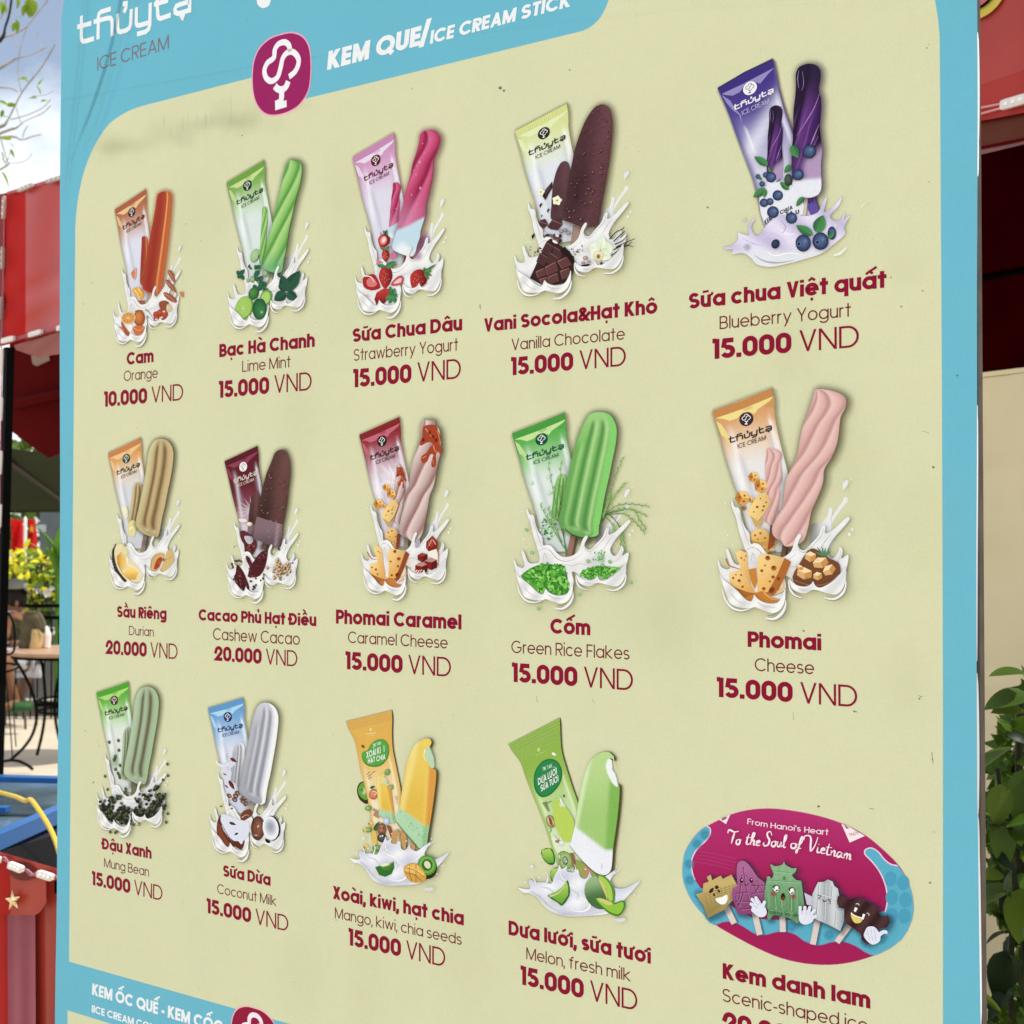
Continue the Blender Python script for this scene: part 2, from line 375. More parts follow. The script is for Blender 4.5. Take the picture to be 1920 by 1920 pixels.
# ------------------------------------------------------------------ lettering: geometric sans drawn from strokes
def arc(cx, cy, rx, ry, a0, a1, n=14):
    return [(cx+rx*math.cos(R(a0+(a1-a0)*i/n)), cy+ry*math.sin(R(a0+(a1-a0)*i/n))) for i in range(n+1)]
def glyph(ch, w):
    """strokes (points, closed, clip) and width; capitals are 1 high"""
    h = w/2; bold = w > .16
    X = .79 if bold else .74; S = []
    def a(p, closed=False, clip=None): S.append((p, closed, clip))
    ry = (X-w)/2; rx = ((.80 if bold else .72)-w)/2; cy = X/2; xr = h+2*rx; W = xr+h; asc = 1.0; dn = -.27
    def o_(cx=None): a(arc(h+rx if cx is None else cx, cy, rx, ry, 0, 360, 28)[:-1], True)
    nr = ((.66 if bold else .58)-w)/2                                        # arch radius of n, h, u
    if ch == 'o': o_()
    elif ch in 'adgq':
        o_(); a([(xr, {'a': 0, 'd': 0, 'g': -.05, 'q': dn}[ch]), (xr, asc if ch == 'd' else X)])
        if ch == 'g': S.pop(); a([(xr, X)]+[(xr, .0)]+arc(h+rx, .0, rx, .28-h, 0, -150, 12))
    elif ch in 'bp': a(arc(h+rx, cy, rx, ry, 0, 360, 28)[:-1], True); a([(h, 0 if ch == 'b' else dn), (h, asc if ch == 'b' else X)])
    elif ch == 'c': a(arc(h+rx, cy, rx, ry, 42, 318, 20)); W = h+rx*1.78+h
    elif ch == 'e': a([(h, cy), (xr, cy)] + arc(h+rx, cy, rx, ry, 0, 322, 24)[1:])
    elif ch in 'hnm':
        y0 = X-h-nr
        a([(h, 0), (h, asc if ch == 'h' else X)])
        a([(h+2*nr, 0)]+arc(h+nr, y0, nr, nr, 0, 165 if ch == 'm' else 168, 12)); W = 2*nr+w
        if ch == 'm':
            m_ = nr*.92; S.pop(); a([(h+2*m_, 0)]+arc(h+m_, X-h-m_, m_, m_, 0, 165, 12))
            a([(h+4*m_, 0)]+arc(h+3*m_, X-h-m_, m_, m_, 0, 165, 12)); W = 4*m_+w
    elif ch == 'u': a([(h+2*nr, 0), (h+2*nr, X)]); a([(h, X)]+arc(h+nr, h+nr, nr, nr, 180, 345, 12)); W = 2*nr+w
    elif ch == 'i': a([(h, 0), (h, .755 if bold else X)]); a([(h, .85 if bold else .93), (h, 1.03 if bold else 1.04)]); W = w
    elif ch == 'l': a([(h, 0), (h, 1)]); W = w
    elif ch == 't': q = .17+h*.6; a([(q, 0), (q, 1)]); a([(0, X-h), (2*q, X-h)]); W = 2*q
    elif ch == 'f': q = .15+h*.6; a([(q, 0)]+arc(q+.2, 1-h-.2, .2, .2, 180, 80, 8)); a([(0, X-h), (2*q, X-h)]); W = 2*q+.1
    elif ch == 'r': a([(h, 0), (h, X)]); a(arc(h+nr, X-h-nr*.9, nr, nr*.9, 175, 85, 8)); W = h+nr+.05
    elif ch == 's':
        r1 = (X-w)/4; q = r1*1.25; c = h+q
        a(arc(c, X-h-r1, q, r1, 30, 265, 14)+arc(c, h+r1, q*1.06, r1, 90, -148, 14)[1:]); W = 2*q+w
    elif ch == 'k': a([(h, 0), (h, asc)]); a([(h+.14, X*.36+.17), (.62-h, X+.02)], clip=(0, X)); a([(h+.12, X*.45), (.66-h, -.02)], clip=(0, X)); W = .66
    elif ch == 'v': a([(h*1.1, X), (.31, 0+h*.3), (.62-h*1.1, X)], clip=(0, X)); W = .62
    elif ch == 'y': a([(h*1.1, X), (.33, .04)], clip=(0, X)); a([(.66-h*1.1, X), (.66-h*1.1-(.33+.02)*1.32, dn)], clip=(dn, X)); W = .66
    elif ch == 'w': a([(h*1.1, X), (.27, h*.3), (.48, X-h*.3), (.69, h*.3), (.96-h*1.1, X)], clip=(0, X)); W = .96
    elif ch == 'x': a([(h, 0), (.62-h, X)], clip=(0, X)); a([(h, X), (.62-h, 0)], clip=(0, X)); W = .62
    elif ch == 'B': a([(h, 0), (h, 1)]); a([(h, 1-h), (.36, 1-h)]+arc(.36, .75-h/2, .25-h*.6, .25-h/2, 90, -90, 10)+[(h, .5)]); a([(.36, .5)]+arc(.38, .25+h/2, .28-h*.6, .25-h/2, 90, -90, 10)+[(h, h)]); W = .68
    elif ch == 'C': a(arc(.5, .5, .5-h, .5-h, 42, 318, 26)); W = .9
    elif ch in 'DĐ': a([(h, 0), (h, 1)]); a([(h, 1-h), (.36, 1-h)]+arc(.36, .5, .46-h, .5-h, 90, -90, 18)+[(h, h)]); W = .84
    elif ch == 'E': a([(h, 0), (h, 1)]); a([(h, 1-h), (.54, 1-h)]); a([(h, .5), (.52, .5)]); a([(h, h), (.54, h)]); W = .56
    elif ch == 'F': a([(h, 0), (h, 1)]); a([(h, 1-h), (.54, 1-h)]); a([(h, .5), (.5, .5)]); W = .54
    elif ch == 'G': a(arc(.5, .5, .5-h, .5-h, 45, 348, 26)); a([(.55, .46), (1-h*.6, .46)]); W = 1.0
    elif ch == 'H': a([(h, 0), (h, 1)]); a([(.7-h, 0), (.7-h, 1)]); a([(h, .5), (.7-h, .5)]); W = .7
    elif ch == 'I': a([(h, 0), (h, 1)]); W = w
    elif ch == 'K': a([(h, 0), (h, 1)]); a([(h+.2, .66), (.68-h, 1.03)], clip=(0, 1)); a([(h+.16, .5), (.72-h, -.03)], clip=(0, 1)); W = .72
    elif ch == 'L': a([(h, 0), (h, 1)]); a([(h, h), (.5, h)]); W = .5
    elif ch == 'M': a([(h, 0), (h, 1)]); a([(h, 1), (.46, h), (.92-h, 1)], clip=(0, 1)); a([(.92-h, 0), (.92-h, 1)]); W = .92
    elif ch == 'N': a([(h, 0), (h, 1)]); a([(h, 1), (.76-h, 0)], clip=(0, 1)); a([(.76-h, 0), (.76-h, 1)]); W = .76
    elif ch in 'OQ': a(arc(.5, .5, .5-h, .5-h, 0, 360, 34)[:-1], True); W = 1.0
    elif ch == 'P': a([(h, 0), (h, 1)]); a([(h, 1-h), (.38, 1-h)]+arc(.38, .72-h/2, .28-h*.6, .28-h/2, 90, -90, 12)+[(h, .44)]); W = .67
    elif ch == 'R': a([(h, 0), (h, 1)]); a([(h, 1-h), (.36, 1-h)]+arc(.36, .73-h/2, .27-h*.6, .27-h/2, 90, -90, 12)+[(h, .46)]); a([(.3, .46), (.62-h, -.03)], clip=(0, 1)); W = .64
    elif ch == 'S':
        r1 = (1-w)/4; q = r1*1.15; c = h+q*1.05
        a(arc(c, 1-h-r1, q, r1, 25, 262, 14)+arc(c, h+r1, q*1.1, r1, 88, -152, 14)[1:]); W = 2*q*1.08+w
    elif ch == 'T': a([(.29, 0), (.29, 1)]); a([(0, 1-h), (.58, 1-h)]); W = .58
    elif ch == 'U': a([(h, 1)]+arc(.34, .34, .34-h, .34-h, 180, 360, 14)+[(.68-h, 1)]); W = .68
    elif ch == 'V': a([(h*1.1, 1), (.37, h*.5), (.74-h*1.1, 1)], clip=(0, 1)); W = .74
    elif ch == 'Y': a([(.36, 0), (.36, .45)]); a([(h*1.1, 1), (.36, .42), (.72-h*1.1, 1)], clip=(0, 1)); W = .72
    elif ch == 'X': a([(h*1.2, 0), (.7-h*1.2, 1)], clip=(0, 1)); a([(h*1.2, 1), (.7-h*1.2, 0)], clip=(0, 1)); W = .7
    elif ch == 'A': a([(h*1.1, 0), (.4, 1-h*.4), (.8-h*1.1, 0)], clip=(0, 1)); a([(.2, .3), (.6, .3)]); W = .8
    elif ch == '0': q = .36-h; a([(h, .36)]+[(h, .64)]+arc(.36, .64, q, .36-h, 180, 0, 14)+[(.72-h, .36)]+arc(.36, .36, q, .36-h, 0, -180, 14)[:-1], True); W = .72
    elif ch == '1': a([(.34-h, 0), (.34-h, 1)]); a([(0, 1-h*.8), (.3-h, 1-h*.8)]); W = .34
    elif ch == '2': a(arc(.35, .66, .35-h, .34-h, 170, -30, 14)+[(h*1.3, h)], clip=(0, 1.1)); a([(h, h), (.68, h)]); W = .7
    elif ch == '5': a([(.62, 1-h), (.2, 1-h), (.14, .52)]); a(arc(.34, .33, .36-h, .33-h, 122, -155, 18)); W = .70
    elif ch == '9': a(arc(.35, .66, .35-h, .34-h, 0, 360, 20)[:-1], True); a(arc(.35, .5, .35-h, .5-h, 0, -120, 12)); W = .7
    elif ch == '.': a([(h, 0), (h, w*.95)]); W = w
    elif ch == ',': a([(h, w if bold else w*1.4), (h, .03), (h*.2, -.16)]); W = w
    elif ch == '-': a([(0, .36), (.3, .36)]); W = .3
    elif ch == '/': a([(.0, -.12), (.3, 1.25)], clip=(-.12, 1.25)); W = .32
    elif ch == "'": a([(h, .72), (h, 1.02)]); W = w
    elif ch == '&': a([(.74, 0), (.24, .62)]+arc(.33, .79-h*.3, .17, .21-h*.7, 200, 0, 9)+arc(.33, .79-h*.3, .17, .21-h*.7, 0, -60, 3)[1:]+[(.16+h*.4, .42)]+arc(.3, .26, .3-h, .26-h, 140, 290, 9)+[(.7, .46)], clip=(0, 1)); W = .86
    elif ch == ' ': W = .30
    if ch == 'Q': a([(.6, .3), (.92, -.02)])
    if ch == 'Đ': a([(-.1, .5), (.32, .5)])
    return S, W
def marks(ch, base, W, w):
    """accents above and below a base letter"""
    up = base.isupper(); h = w/2; bold = w > .16; X = 1.0 if up or base in 'hkldb' else (.79 if bold else .74); cx = W/2; S = []
    aw = w*.62 if bold else w*.85; k = 0
    top = X+.08+aw/2
    hasc = '\u0302' in ch
    for m_ in ch:
        if m_ == '\u0302': S.append(([(cx-.19, top-.03), (cx, top+.12), (cx+.19, top-.03)], False, None)); k = 1
        elif m_ == '\u0300': o = (.10 if k else 0); S.append(([(cx-.22+k*.06, top+.22+k*.17), (cx+.07+k*.0, top+.02+k*.14)], False, None))
        elif m_ == '\u0301': o = .18 if k else 0; S.append(([(cx-.07+o*.7, top+.02+k*.12), (cx+.22+o, top+.2+k*.14)], False, None))
        elif m_ == '\u0303': S.append(([(cx-.19, top+.05), (cx+.19, top+.07)], False, None))
        elif m_ == '\u0309': S.append((arc(cx, top+.12, .085, .075, 160, -60, 6)+[(cx, top-.02)], False, None)); 
        elif m_ == '\u0323': S.append(([(cx, -.12-w*.8), (cx, -.12)], False, None))
        elif m_ == '\u031b': S.append(([(W-h, X-.03-h*.3), (W+h*.5, X-.0), (W+h*.9, X+.13)], False, None))
    return S, aw
def ribbon(pts, w, closed):
    pts = [p for i, p in enumerate(pts) if i == 0 or math.hypot(p[0]-pts[i-1][0], p[1]-pts[i-1][1]) > 1e-4*max(1, w)]
    if closed and math.hypot(pts[0][0]-pts[-1][0], pts[0][1]-pts[-1][1]) < 1e-4: pts.pop()
    n = len(pts); L_ = []; Rr = []
    for i, p in enumerate(pts):
        a_ = pts[i-1] if (i or closed) else None; b_ = pts[(i+1) % n] if (i < n-1 or closed) else None
        d0 = d1 = None
        if a_: l_ = math.hypot(p[0]-a_[0], p[1]-a_[1]) or 1e-9; d0 = ((p[0]-a_[0])/l_, (p[1]-a_[1])/l_)
        if b_: l_ = math.hypot(b_[0]-p[0], b_[1]-p[1]) or 1e-9; d1 = ((b_[0]-p[0])/l_, (b_[1]-p[1])/l_)
        if d0 is None: d0 = d1
        if d1 is None: d1 = d0
        nx, ny = -(d0[1]+d1[1]), d0[0]+d1[0]; l_ = math.hypot(nx, ny) or 1e-9; nx, ny = nx/l_, ny/l_
        c = max(nx*-d0[1]+ny*d0[0], .3); m_ = w/2/c
        L_.append((p[0]+nx*m_, p[1]+ny*m_)); Rr.append((p[0]-nx*m_, p[1]-ny*m_))
    q = []
    for i in range(n if closed else n-1):
        j = (i+1) % n; q.append([L_[i], L_[j], Rr[j], Rr[i]])
    return q
def clip_y(poly, lo, hi):
    for lim, sg in ((lo, 1), (hi, -1)):
        o = []
        for i in range(len(poly)):
            p, q = poly[i], poly[(i+1) % len(poly)]; a_, b_ = (p[1]-lim)*sg, (q[1]-lim)*sg
            if a_ >= 0: o.append(p)
            if (a_ >= 0) != (b_ >= 0): t = a_/(a_-b_); o.append((p[0]+(q[0]-p[0])*t, p[1]+(q[1]-p[1])*t))
        poly = o
        if len(poly) < 3: return []
    return poly
def text_strokes(runs, track=None):
    """runs: [(text, weight, scale)] -> list of polygons per stroke, total width"""
    x = 0; out_ = []; first = True
    for txt, w, sc in runs:
        bold = w > .16; tr_ = (.055 if bold else .095) if track is None else track
        for c in unicodedata.normalize('NFC', txt):
            if c in 'Đđ': base, mk = 'Đ', ''
            else: d = unicodedata.normalize('NFD', c); base, mk = d[0], d[1:]
            S, W = glyph(base, w)
            jobs = [(p, cl, cp, w) for p, cl, cp in S]
            if mk:
                # the circumflex comes first so that a second accent sits beside it
                mk = ''.join(sorted(mk, key=lambda q: q != '\u0302')); M_, aw = marks(mk, base, W, w); jobs += [(p, cl, cp, aw) for p, cl, cp in M_]
            for p, cl, cp, ww in jobs:
                if cp and not cl:
                    def ext(a_, b_): l_ = math.hypot(a_[0]-b_[0], a_[1]-b_[1]) or 1; return (a_[0]+(a_[0]-b_[0])/l_*ww, a_[1]+(a_[1]-b_[1])/l_*ww)
                    p = [ext(p[0], p[1])]+p[1:-1]+[ext(p[-1], p[-2])]
                qs = ribbon(p, ww, cl)
                if cp: qs = [k for k in (clip_y(q, *cp) for q in qs) if k]
                out_.append([[((x+a_[0]*sc), a_[1]*sc) for a_ in q] for q in qs])
            x += (W+(0 if c == ' ' else tr_)+(.06 if '\u031b' in mk else 0))*sc
    return out_, x-tr_*runs[-1][2]
DARKRED = '84102e'; THIN = '701c26'
def put_text(ink, runs, x0, y0, x1, cap, col, shear=0, track=None, layer=8):
    """baseline from pixel (x0, y0) to column x1; cap = capital height in pixels at x0"""
    s0, t0 = B(x0, y0); s1 = B(x1, y0)[0]; tc_ = B(x0, y0-cap)[1]-t0
    polys, W = text_strokes(runs, track); sx = (s1-s0)/W; c = hexl(col)
    for k, st in enumerate(polys):
        ink.lay = layer+(k % 7)*.5
        for q in st:
            pass
        vs = []; fs = []
        for q in st:
            b = len(vs); vs += [(s0+p[0]*sx+shear*p[1]*tc_, t0+p[1]*tc_) for p in q]; fs.append(tuple(range(b, b+len(q))))
        ink.faces(vs, fs, [c]*len(vs))
def lettering(runs, x0, y0, x1, cap, col=DARKRED, shear=0, label=None, track=None, name='lettering', layer=8):
    k = Ink(layer); put_text(k, runs, x0, y0, x1, cap, col, shear, track, layer); return k.build(name, board, label)
# ------------------------------------------------------------------ the board itself
def ubox(x0, x1, y0, y1, z0, z1):
    return MB().box(((x0+x1)/2, (y0+y1)/2, (z0+z1)/2), (x1-x0, y1-y0, z1-z0))
M_edge = mat('board_side', '4b4440', .7, var=.25, scale=30)
M_steel = mat('frame_steel', '55524f', .45, metal=.6)
M_white = mat('vinyl_back_white', 'e8e8ea', .5, var=.04)
ZT, ZB = 2.47, .32
sl, sr = -WB/2, WB/2
ubox(sl+.009, sr+.0004, YF+.0012, YF+.013, ZB, ZT).build('backing_panel', M_edge, board)
for sx in (sl+.06, sr-.06):
    ubox(sx-.015, sx+.015, YF+.0135, YF+.043, .0, ZT-.05).build('leg', M_steel, board)
    ubox(sx-.02, sx+.02, YF-.2, YF+.3, .0, .03).build('foot', M_steel, board)
for z in (ZB+.1, ZT-.12):
    ubox(sl+.078, sr-.078, YF+.0135, YF+.038, z, z+.03).build('crossbar', M_steel, board)
# the blue vinyl sheet, its edges never quite straight
def wav(z, k): return .0011*math.sin(z*9+k)+.0007*math.sin(z*23+k*2.3)
ELEFT = [(130, -150), (121, 0), (115, 30), (114.5, 100), (112.5, 350), (112.3, 1000), (110.3, 1280), (107.8, 1500), (106.6, 1700), (103, 1900), (101, 2400)]
ERIGHT = [(1832, -400), (1832, 1500), (1833.8, 1580), (1836, 1750), (1838.3, 1920), (1839, 2700)]
def edge(E, z):
    q = [B(*p) for p in E]
    for i in range(len(q)-1):
        if q[i][1] >= z >= q[i+1][1]: return q[i][0]+(q[i+1][0]-q[i][0])*(q[i][1]-z)/(q[i][1]-q[i+1][1])
    return q[0][0] if z > q[0][1] else q[-1][0]
n = 70; lv = []; rv = []
for i in range(n+1):
    z = ZB+(ZT-ZB)*i/n; lc = B(120, 0)[1]
    lv.append((edge(ELEFT, z)+wav(z, 1)*.35, z)); rv.append((edge(ERIGHT, z)+wav(z, 4)*.3, z))
BLUE = '67afc0'; YEL = 'cecda5'
k = Ink(0); vs = []; fs = []
for a_, b_ in zip(lv, rv): vs += [a_, b_]
k.faces(vs, [(2*i, 2*i+1, 2*i+3, 2*i+2) for i in range(n)], [hexl(BLUE)]*len(vs)); k.lay = 0
sheet = k.build('vinyl_sheet', board, 'turquoise printed vinyl sheet')
# folded-over white rim of the vinyl on the right side, showing in lengths
m_ = MB()
def xe(z): return edge(ERIGHT, z)+wav(z, 4)*.3
for za, zb_, wd in ((60, 275, .0011), (250, 330, .0006), (760, 1240, .0006), (1262, 1530, .0013), (1530, 1620, .0007), (1570, 1920, .0011)):
    zz0, zz1 = B(1834, zb_)[1], B(1834, za)[1]; q = 14
    for i in range(q):
        z0 = zz0+(zz1-zz0)*i/q; z1 = zz0+(zz1-zz0)*(i+1)/q; f0 = math.sin(math.pi*i/q)**.4 if i else 0; f1 = math.sin(math.pi*(i+1)/q)**.4 if i < q-1 else 0
        a0, a1 = xe(z0), xe(z1)
        m_.add([(a0, YF-.0001, z0), (a0+wd*f0+.0001, YF+.0012, z0), (a1+wd*f1+.0001, YF+.0012, z1), (a1, YF-.0001, z1)], [(0, 1, 2, 3)])
tag(m_.build('vinyl_rim', M_white, board), kind='stuff')
# yellow panels: outline given by its corners in photograph pixels
P_ = Pic(0, 0, 1, 1)
def bez(p0, p1, p2, n=10): return [((1-t)**2*p0[0]+2*t*(1-t)*p1[0]+t*t*p2[0], (1-t)**2*p0[1]+2*t*(1-t)*p1[1]+t*t*p2[1]) for t in [i/n for i in range(n+1)]]
pts = [(129.5, 1803), (141, 460)] + bez((141, 430), (146, 300), (205, 232)) + bez((205, 232), (232, 208), (269, 198)) + [(474, 145), (520, 134), (545, 192), (573, 185)] + [(1080, 61)] + bez((1090, 58.5), (1135, 45), (1147, -25)) + [(1150, -210)] + [(1700, -345)] + bez((1700, -345), (1762, -330), (1760, -160), 8)[1:]
pts = pts[:-9]+bez((1640, -105), (1752, -110), (1762, 70))+[(1766, 700), (1768, 1300), (1768, 2240), (480, 1903), (447, 1893)]
P_.fill(pts, None, cf=lambda x, y: hexl(YEL), step=90)
P_.cut('yellow_panel', board, 'pale yellow printed panel behind the price list')
P_.fill([(126.7, 1894.5), (198, 1916.5), (500, 2010), (1768, 2400), (1768, 2500), (500, 2350), (127, 2240)], YEL)
P_.cut('yellow_panel', board, 'pale yellow printed panel under the lower heading')
# old smear, scratches and specks on the yellow print
D_ = Pic(0, 0, 1, 2)
def dab(k, *a_): D_.ink.lay = 2+k*.5; D_.soft(*a_)
for i in range(40):
    x = random.uniform(190, 620); dab(i % 8, x, 284-.25*(x-190)+random.gauss(0, 12), random.uniform(28, 60), random.uniform(14, 30), 'aeac84', .045)
for i in range(16):
    x = random.uniform(280, 600); dab(i % 8, x, 268-.25*(x-190)+random.gauss(0, 10), random.uniform(2, 4), random.uniform(12, 26), 'aeac84', .07)
for i in range(30):
    dab(i % 8, random.uniform(240, 1740), random.uniform(330, 1900), random.uniform(40, 120), random.uniform(60, 200), random.choice(('c3c192', 'dadab6', 'c6c496')), .055)
for (x, y, r_) in ((1327, 389, 2.4), (938, 165, 4), (945, 170, 3), (1068, 131, 2), (1507, 1183, 2.5), (1750, 876, 3), (1602, 1334, 2.5), (1748, 1424, 1.5), (1744, 1655, 2.6), (1535, 1512, 3), (1742, 341, 1.6), (1795, 704, 2.2), (175, 1467, 2), (454, 254, 1.5), (630, 1725, 1.6), (1730, 545, 2), (1671, 520, 1.8), (1690, 575, 2.2), (1738, 90, 1.8), (772, 166, 1.4), (349, 420, 1.2), (900, 575, 1.6), (156, 570, 1.4), (172, 530, 1.2), (1724, 1310, 2.3), (160, 1370, 1.4), (1752, 1560, 1.6)):
    dab(9, x, y, r_*1.1, r_, '3d3b30', .75)
for i in range(150):
    dab(9, random.uniform(120, 1820), random.uniform(0, 1910), random.uniform(.7, 1.6), random.uniform(.7, 1.6), '4e4c3c', random.uniform(.2, .55))
for (pp, w_) in (([(1747, 1410), (1750, 1432)], 1.6), ([(900, 570), (901, 580)], 1.6), ([(1487, 1335), (1488, 1350)], .9), ([(1722, 1304), (1730, 1307)], 1.6), ([(1600, 1333), (1608, 1335)], 1.5), ([(1730, 808), (1742, 812)], 1), ([(1006, 1305), (1008, 1316)], .9), ([(1110, 1311), (1115, 1318)], .9), ([(1630, 1515), (1636, 1517)], 1), ([(1630, 1516), (1640, 1517)], 1)):
    D_.ink.lay = 6.5; D_.line(pp, w_, '77735a', a=.45)
tag(D_.cut('dirt_marks', board, 'faint grey smears and specks on the print'), kind='stuff')
# ------------------------------------------------------------------ lettering
bw, lw = .236, .10
def item(nm, en, pr):
    lettering([(nm[0], bw, 1)], *nm[1:], label='dark red bold Vietnamese flavour name')
    lettering([(en[0], lw, 1)], *en[1:], col=THIN, label='thin dark red English flavour name')
    lettering([(pr[0], .235, 1), (' ', .11, 1), ('VND', .10, 1.04)], *pr[1:], label='dark red price line')
T = [(('Cam', 237.6, 684.5, 288.1, 23.4), ('Orange', 232.1, 715, 295.9, 19.3), ('10.000', 195.2, 763, 343.9, 28.4)),
 (('Bạc Hà Chanh', 411.3, 670, 590.2, 24.5), ('Lime Mint', 454.3, 697.6, 544.9, 20.8), ('15.000', 410.5, 746.3, 585, 31.3)),
 (('Sữa Chua Dâu', 661, 642, 866.7, 25.5), ('Strawberry Yogurt', 663.3, 677, 859, 22), ('15.000', 662.3, 726.7, 865, 34)),
 (('Vani Socola&Hạt Khô', 907.7, 622.7, 1232.7, 25.3), ('Vanilla Chocolate', 959.3, 657.3, 1171.7, 21.8), ('15.000', 958.3, 704, 1174.3, 33.5)),
 (('Sữa chua Việt quất', 1291.6, 579.4, 1662.6, 29), ('Blueberry Yogurt', 1349.4, 617.5, 1595.7, 24.2), ('15.000', 1336, 673.6, 1611.7, 37.3)),
 (('Sầu Riêng', 219.4, 1157.2, 312.4, 21), ('Durian', 241.9, 1190.6, 288.4, 17), ('20.000', 198.8, 1226.1, 333.5, 26.5)),
 (('Cacao Phủ Hạt Điều', 372.5, 1163.2, 593.2, 21.3), ('Cashew Cacao', 399.5, 1199.5, 562.2, 22.3), ('20.000', 402.7, 1238.5, 558.1, 27.5)),
 (('Phomai Caramel', 630, 1169.1, 865.4, 26.3), ('Caramel Cheese', 652.6, 1205.4, 839.6, 21.8), ('15.000', 647.8, 1254.6, 846.4, 33)),
 (('Cốm', 1032, 1187.6, 1107, 28), ('Green Rice Flakes', 959, 1224, 1180.2, 23.3), ('15.000', 960, 1278.2, 1187.7, 35.5)),
 (('Phomai', 1402, 1212.8, 1540, 29.2), ('Cheese', 1415.3, 1257.9, 1526.7, 24.4), ('15.000', 1344.2, 1306.7, 1608.3, 36.7)),
 (('Đậu Xanh', 191.4, 1591.7, 284.4, 20.8), ('Mung Bean', 195.3, 1625.6, 279.6, 17.1), ('15.000', 172.4, 1659, 305.2, 25.8)),
 (('Sữa Dừa', 418.3, 1642.8, 507.5, 21.2), ('Coconut Milk', 407.3, 1674.8, 518.9, 18.2), ('15.000', 387.6, 1711.5, 541.4, 27.3)),
 (('Xoài, kiwi, hạt chia', 624.2, 1685, 869.8, 24.3), ('Mango, kiwi, chia seeds', 628.1, 1721, 865.6, 19.8), ('15.000', 653.6, 1771.8, 835.5, 31.6)),
 (('Dưa lưới, sữa tươi', 953.7, 1752.6, 1220.3, 27), ('Melon, fresh milk', 987, 1798, 1183, 22.2), ('15.000', 976.2, 1845.5, 1195.8, 35)),
 (('Kem danh lam', 1355.2, 1834.6, 1631.7, 29.2), ('Scenic-shaped ice', 1354.8, 1877.2, 1628, 24.5), ('20.000', 1356, 1932, 1626, 36.5))]
for t_ in T: item(*t_)
WH = 'e4e6ea'
lettering([('KEM QUE/', .25, 1)], 613.3, 131.7, 801.7, 34.5, WH, .12, 'white bold slanted heading KEM QUE')
lettering([('ICE CREAM STICK', .225, 1)], 806, 82.7, 1069.3, 24.5, WH, .16, 'white bold slanted heading ICE CREAM STICK')
lettering([('KEM ỐC QUẾ - KEM CỐC', .23, 1)], 172.6, 1865, 418, 22, WH, .05, 'white bold lower heading')
lettering([('IICE CREAM CONE', .2, 1)], 172.3, 1897.8, 299, 13.8, WH, .05, 'smaller white line of the lower heading')
lettering([('ICE CREAM', .095, 1)], 182.5, 132.6, 316.4, 25, '7d6a72', 0, 'thin mauve words ICE CREAM under the logotype')
# logotype, strokes in the coordinates of the enlarged upper left corner
LOGO = [([(340, 187), (336, 440), (342, 478), (362, 498), (400, 490), (490, 462)], 0), ([(288, 325), (458, 278)], 0),
 ([(537, 474), (542, 205), (550, 165), (575, 142), (692, 106)], 0), ([(486, 263), (650, 217), (690, 218), (706, 250), (708, 432)], 0),
 ([(772, 165), (776, 340), (786, 375), (812, 384), (880, 362), (915, 335), (930, 290), (938, 108)], 0), ([(836, 50), (876, 42), (872, 100), (848, 152)], 0),
 ([(1000, 88), (997, 270), (1005, 300), (1030, 307), (1150, 272)], 0), ([(1166, 33), (1160, 300), (1148, 345), (1110, 382), (1006, 411)], 0),
 ([(1246, -95), (1256, 180), (1264, 212), (1290, 224), (1412, 180)], 0), ([(1210, 55), (1382, 5)], 0),
 ([(1452, -40), (1590, -85), (1630, -70), (1640, -20), (1638, 124), (1500, 165), (1466, 150), (1462, 110), (1480, 75), (1520, 55), (1636, 20)], 0),
 ([(1520, 196), (1566, 184), (1546, 244)], 0)]
def lg(p): return (100+p[0]/6.4, p[1]/6.4)
def bst(p): return B(*p)
lst = [([bst(lg(p)) for p in s_], c_) for s_, c_ in LOGO]
# unit design space: x from the first t to the last letter, y up from the baseline of the t
b0 = bst(lg((288, 500))); b1 = bst(lg((1658, 145))); LW = b1[0]-b0[0]; bt = bst(lg((340, 500)))[1]
UL = [([((s-b0[0])/LW, (t-bt)/LW) for s, t in st], c_) for st, c_ in lst]
UH = .235                                                                   # height of the t in that space
def logotype(ink, M, col, w=.030):
    c = hexl(col) if isinstance(col, str) else col
    for k, (st, cl) in enumerate(UL):
        q = ribbon(st, w if k != 11 else w*.8, False); vs = []; fs = []
        for r_ in q: b = len(vs); vs += [M(p) for p in r_]; fs.append(tuple(range(b, b+4)))
        ink.faces(vs, fs, [c]*len(vs)); ink.lay += .2
k = Ink(8); logotype(k, lambda p: (b0[0]+p[0]*LW, bt+p[1]*LW), WH, .028); k.build('logotype', board, 'white rounded wordmark in the upper left corner')
# round emblem: outline and the cup-and-cloud line, in the coordinates of the enlarged heading
EMB = [(1590, 222), (1660, 248), (1700, 310), (1714, 400), (1712, 520), (1695, 610), (1640, 695), (1560, 745), (1470, 765), (1405, 748), (1358, 690), (1335, 610), (1330, 500), (1343, 400), (1380, 320), (1445, 262), (1515, 235)]
CUP = [[(1578, 345), (1572, 305), (1545, 282), (1505, 292), (1478, 330), (1470, 385), (1428, 420), (1408, 470), (1420, 520), (1455, 541), (1495, 515), (1515, 455), (1530, 390), (1560, 352), (1600, 348), (1632, 385), (1634, 430), (1610, 480), (1572, 512)],
 [(1478, 572), (1495, 592), (1525, 598), (1552, 578), (1567, 542)], [(1522, 600), (1522, 655), (1508, 682), (1480, 695)], [(1480, 714), (1556, 690)]]
ec = bst((100+1522/3.5556, 495/3.5556)); ER = (bst((100+1712/3.5556, 500/3.5556))[0]-bst((100+1331/3.5556, 500/3.5556))[0])/2
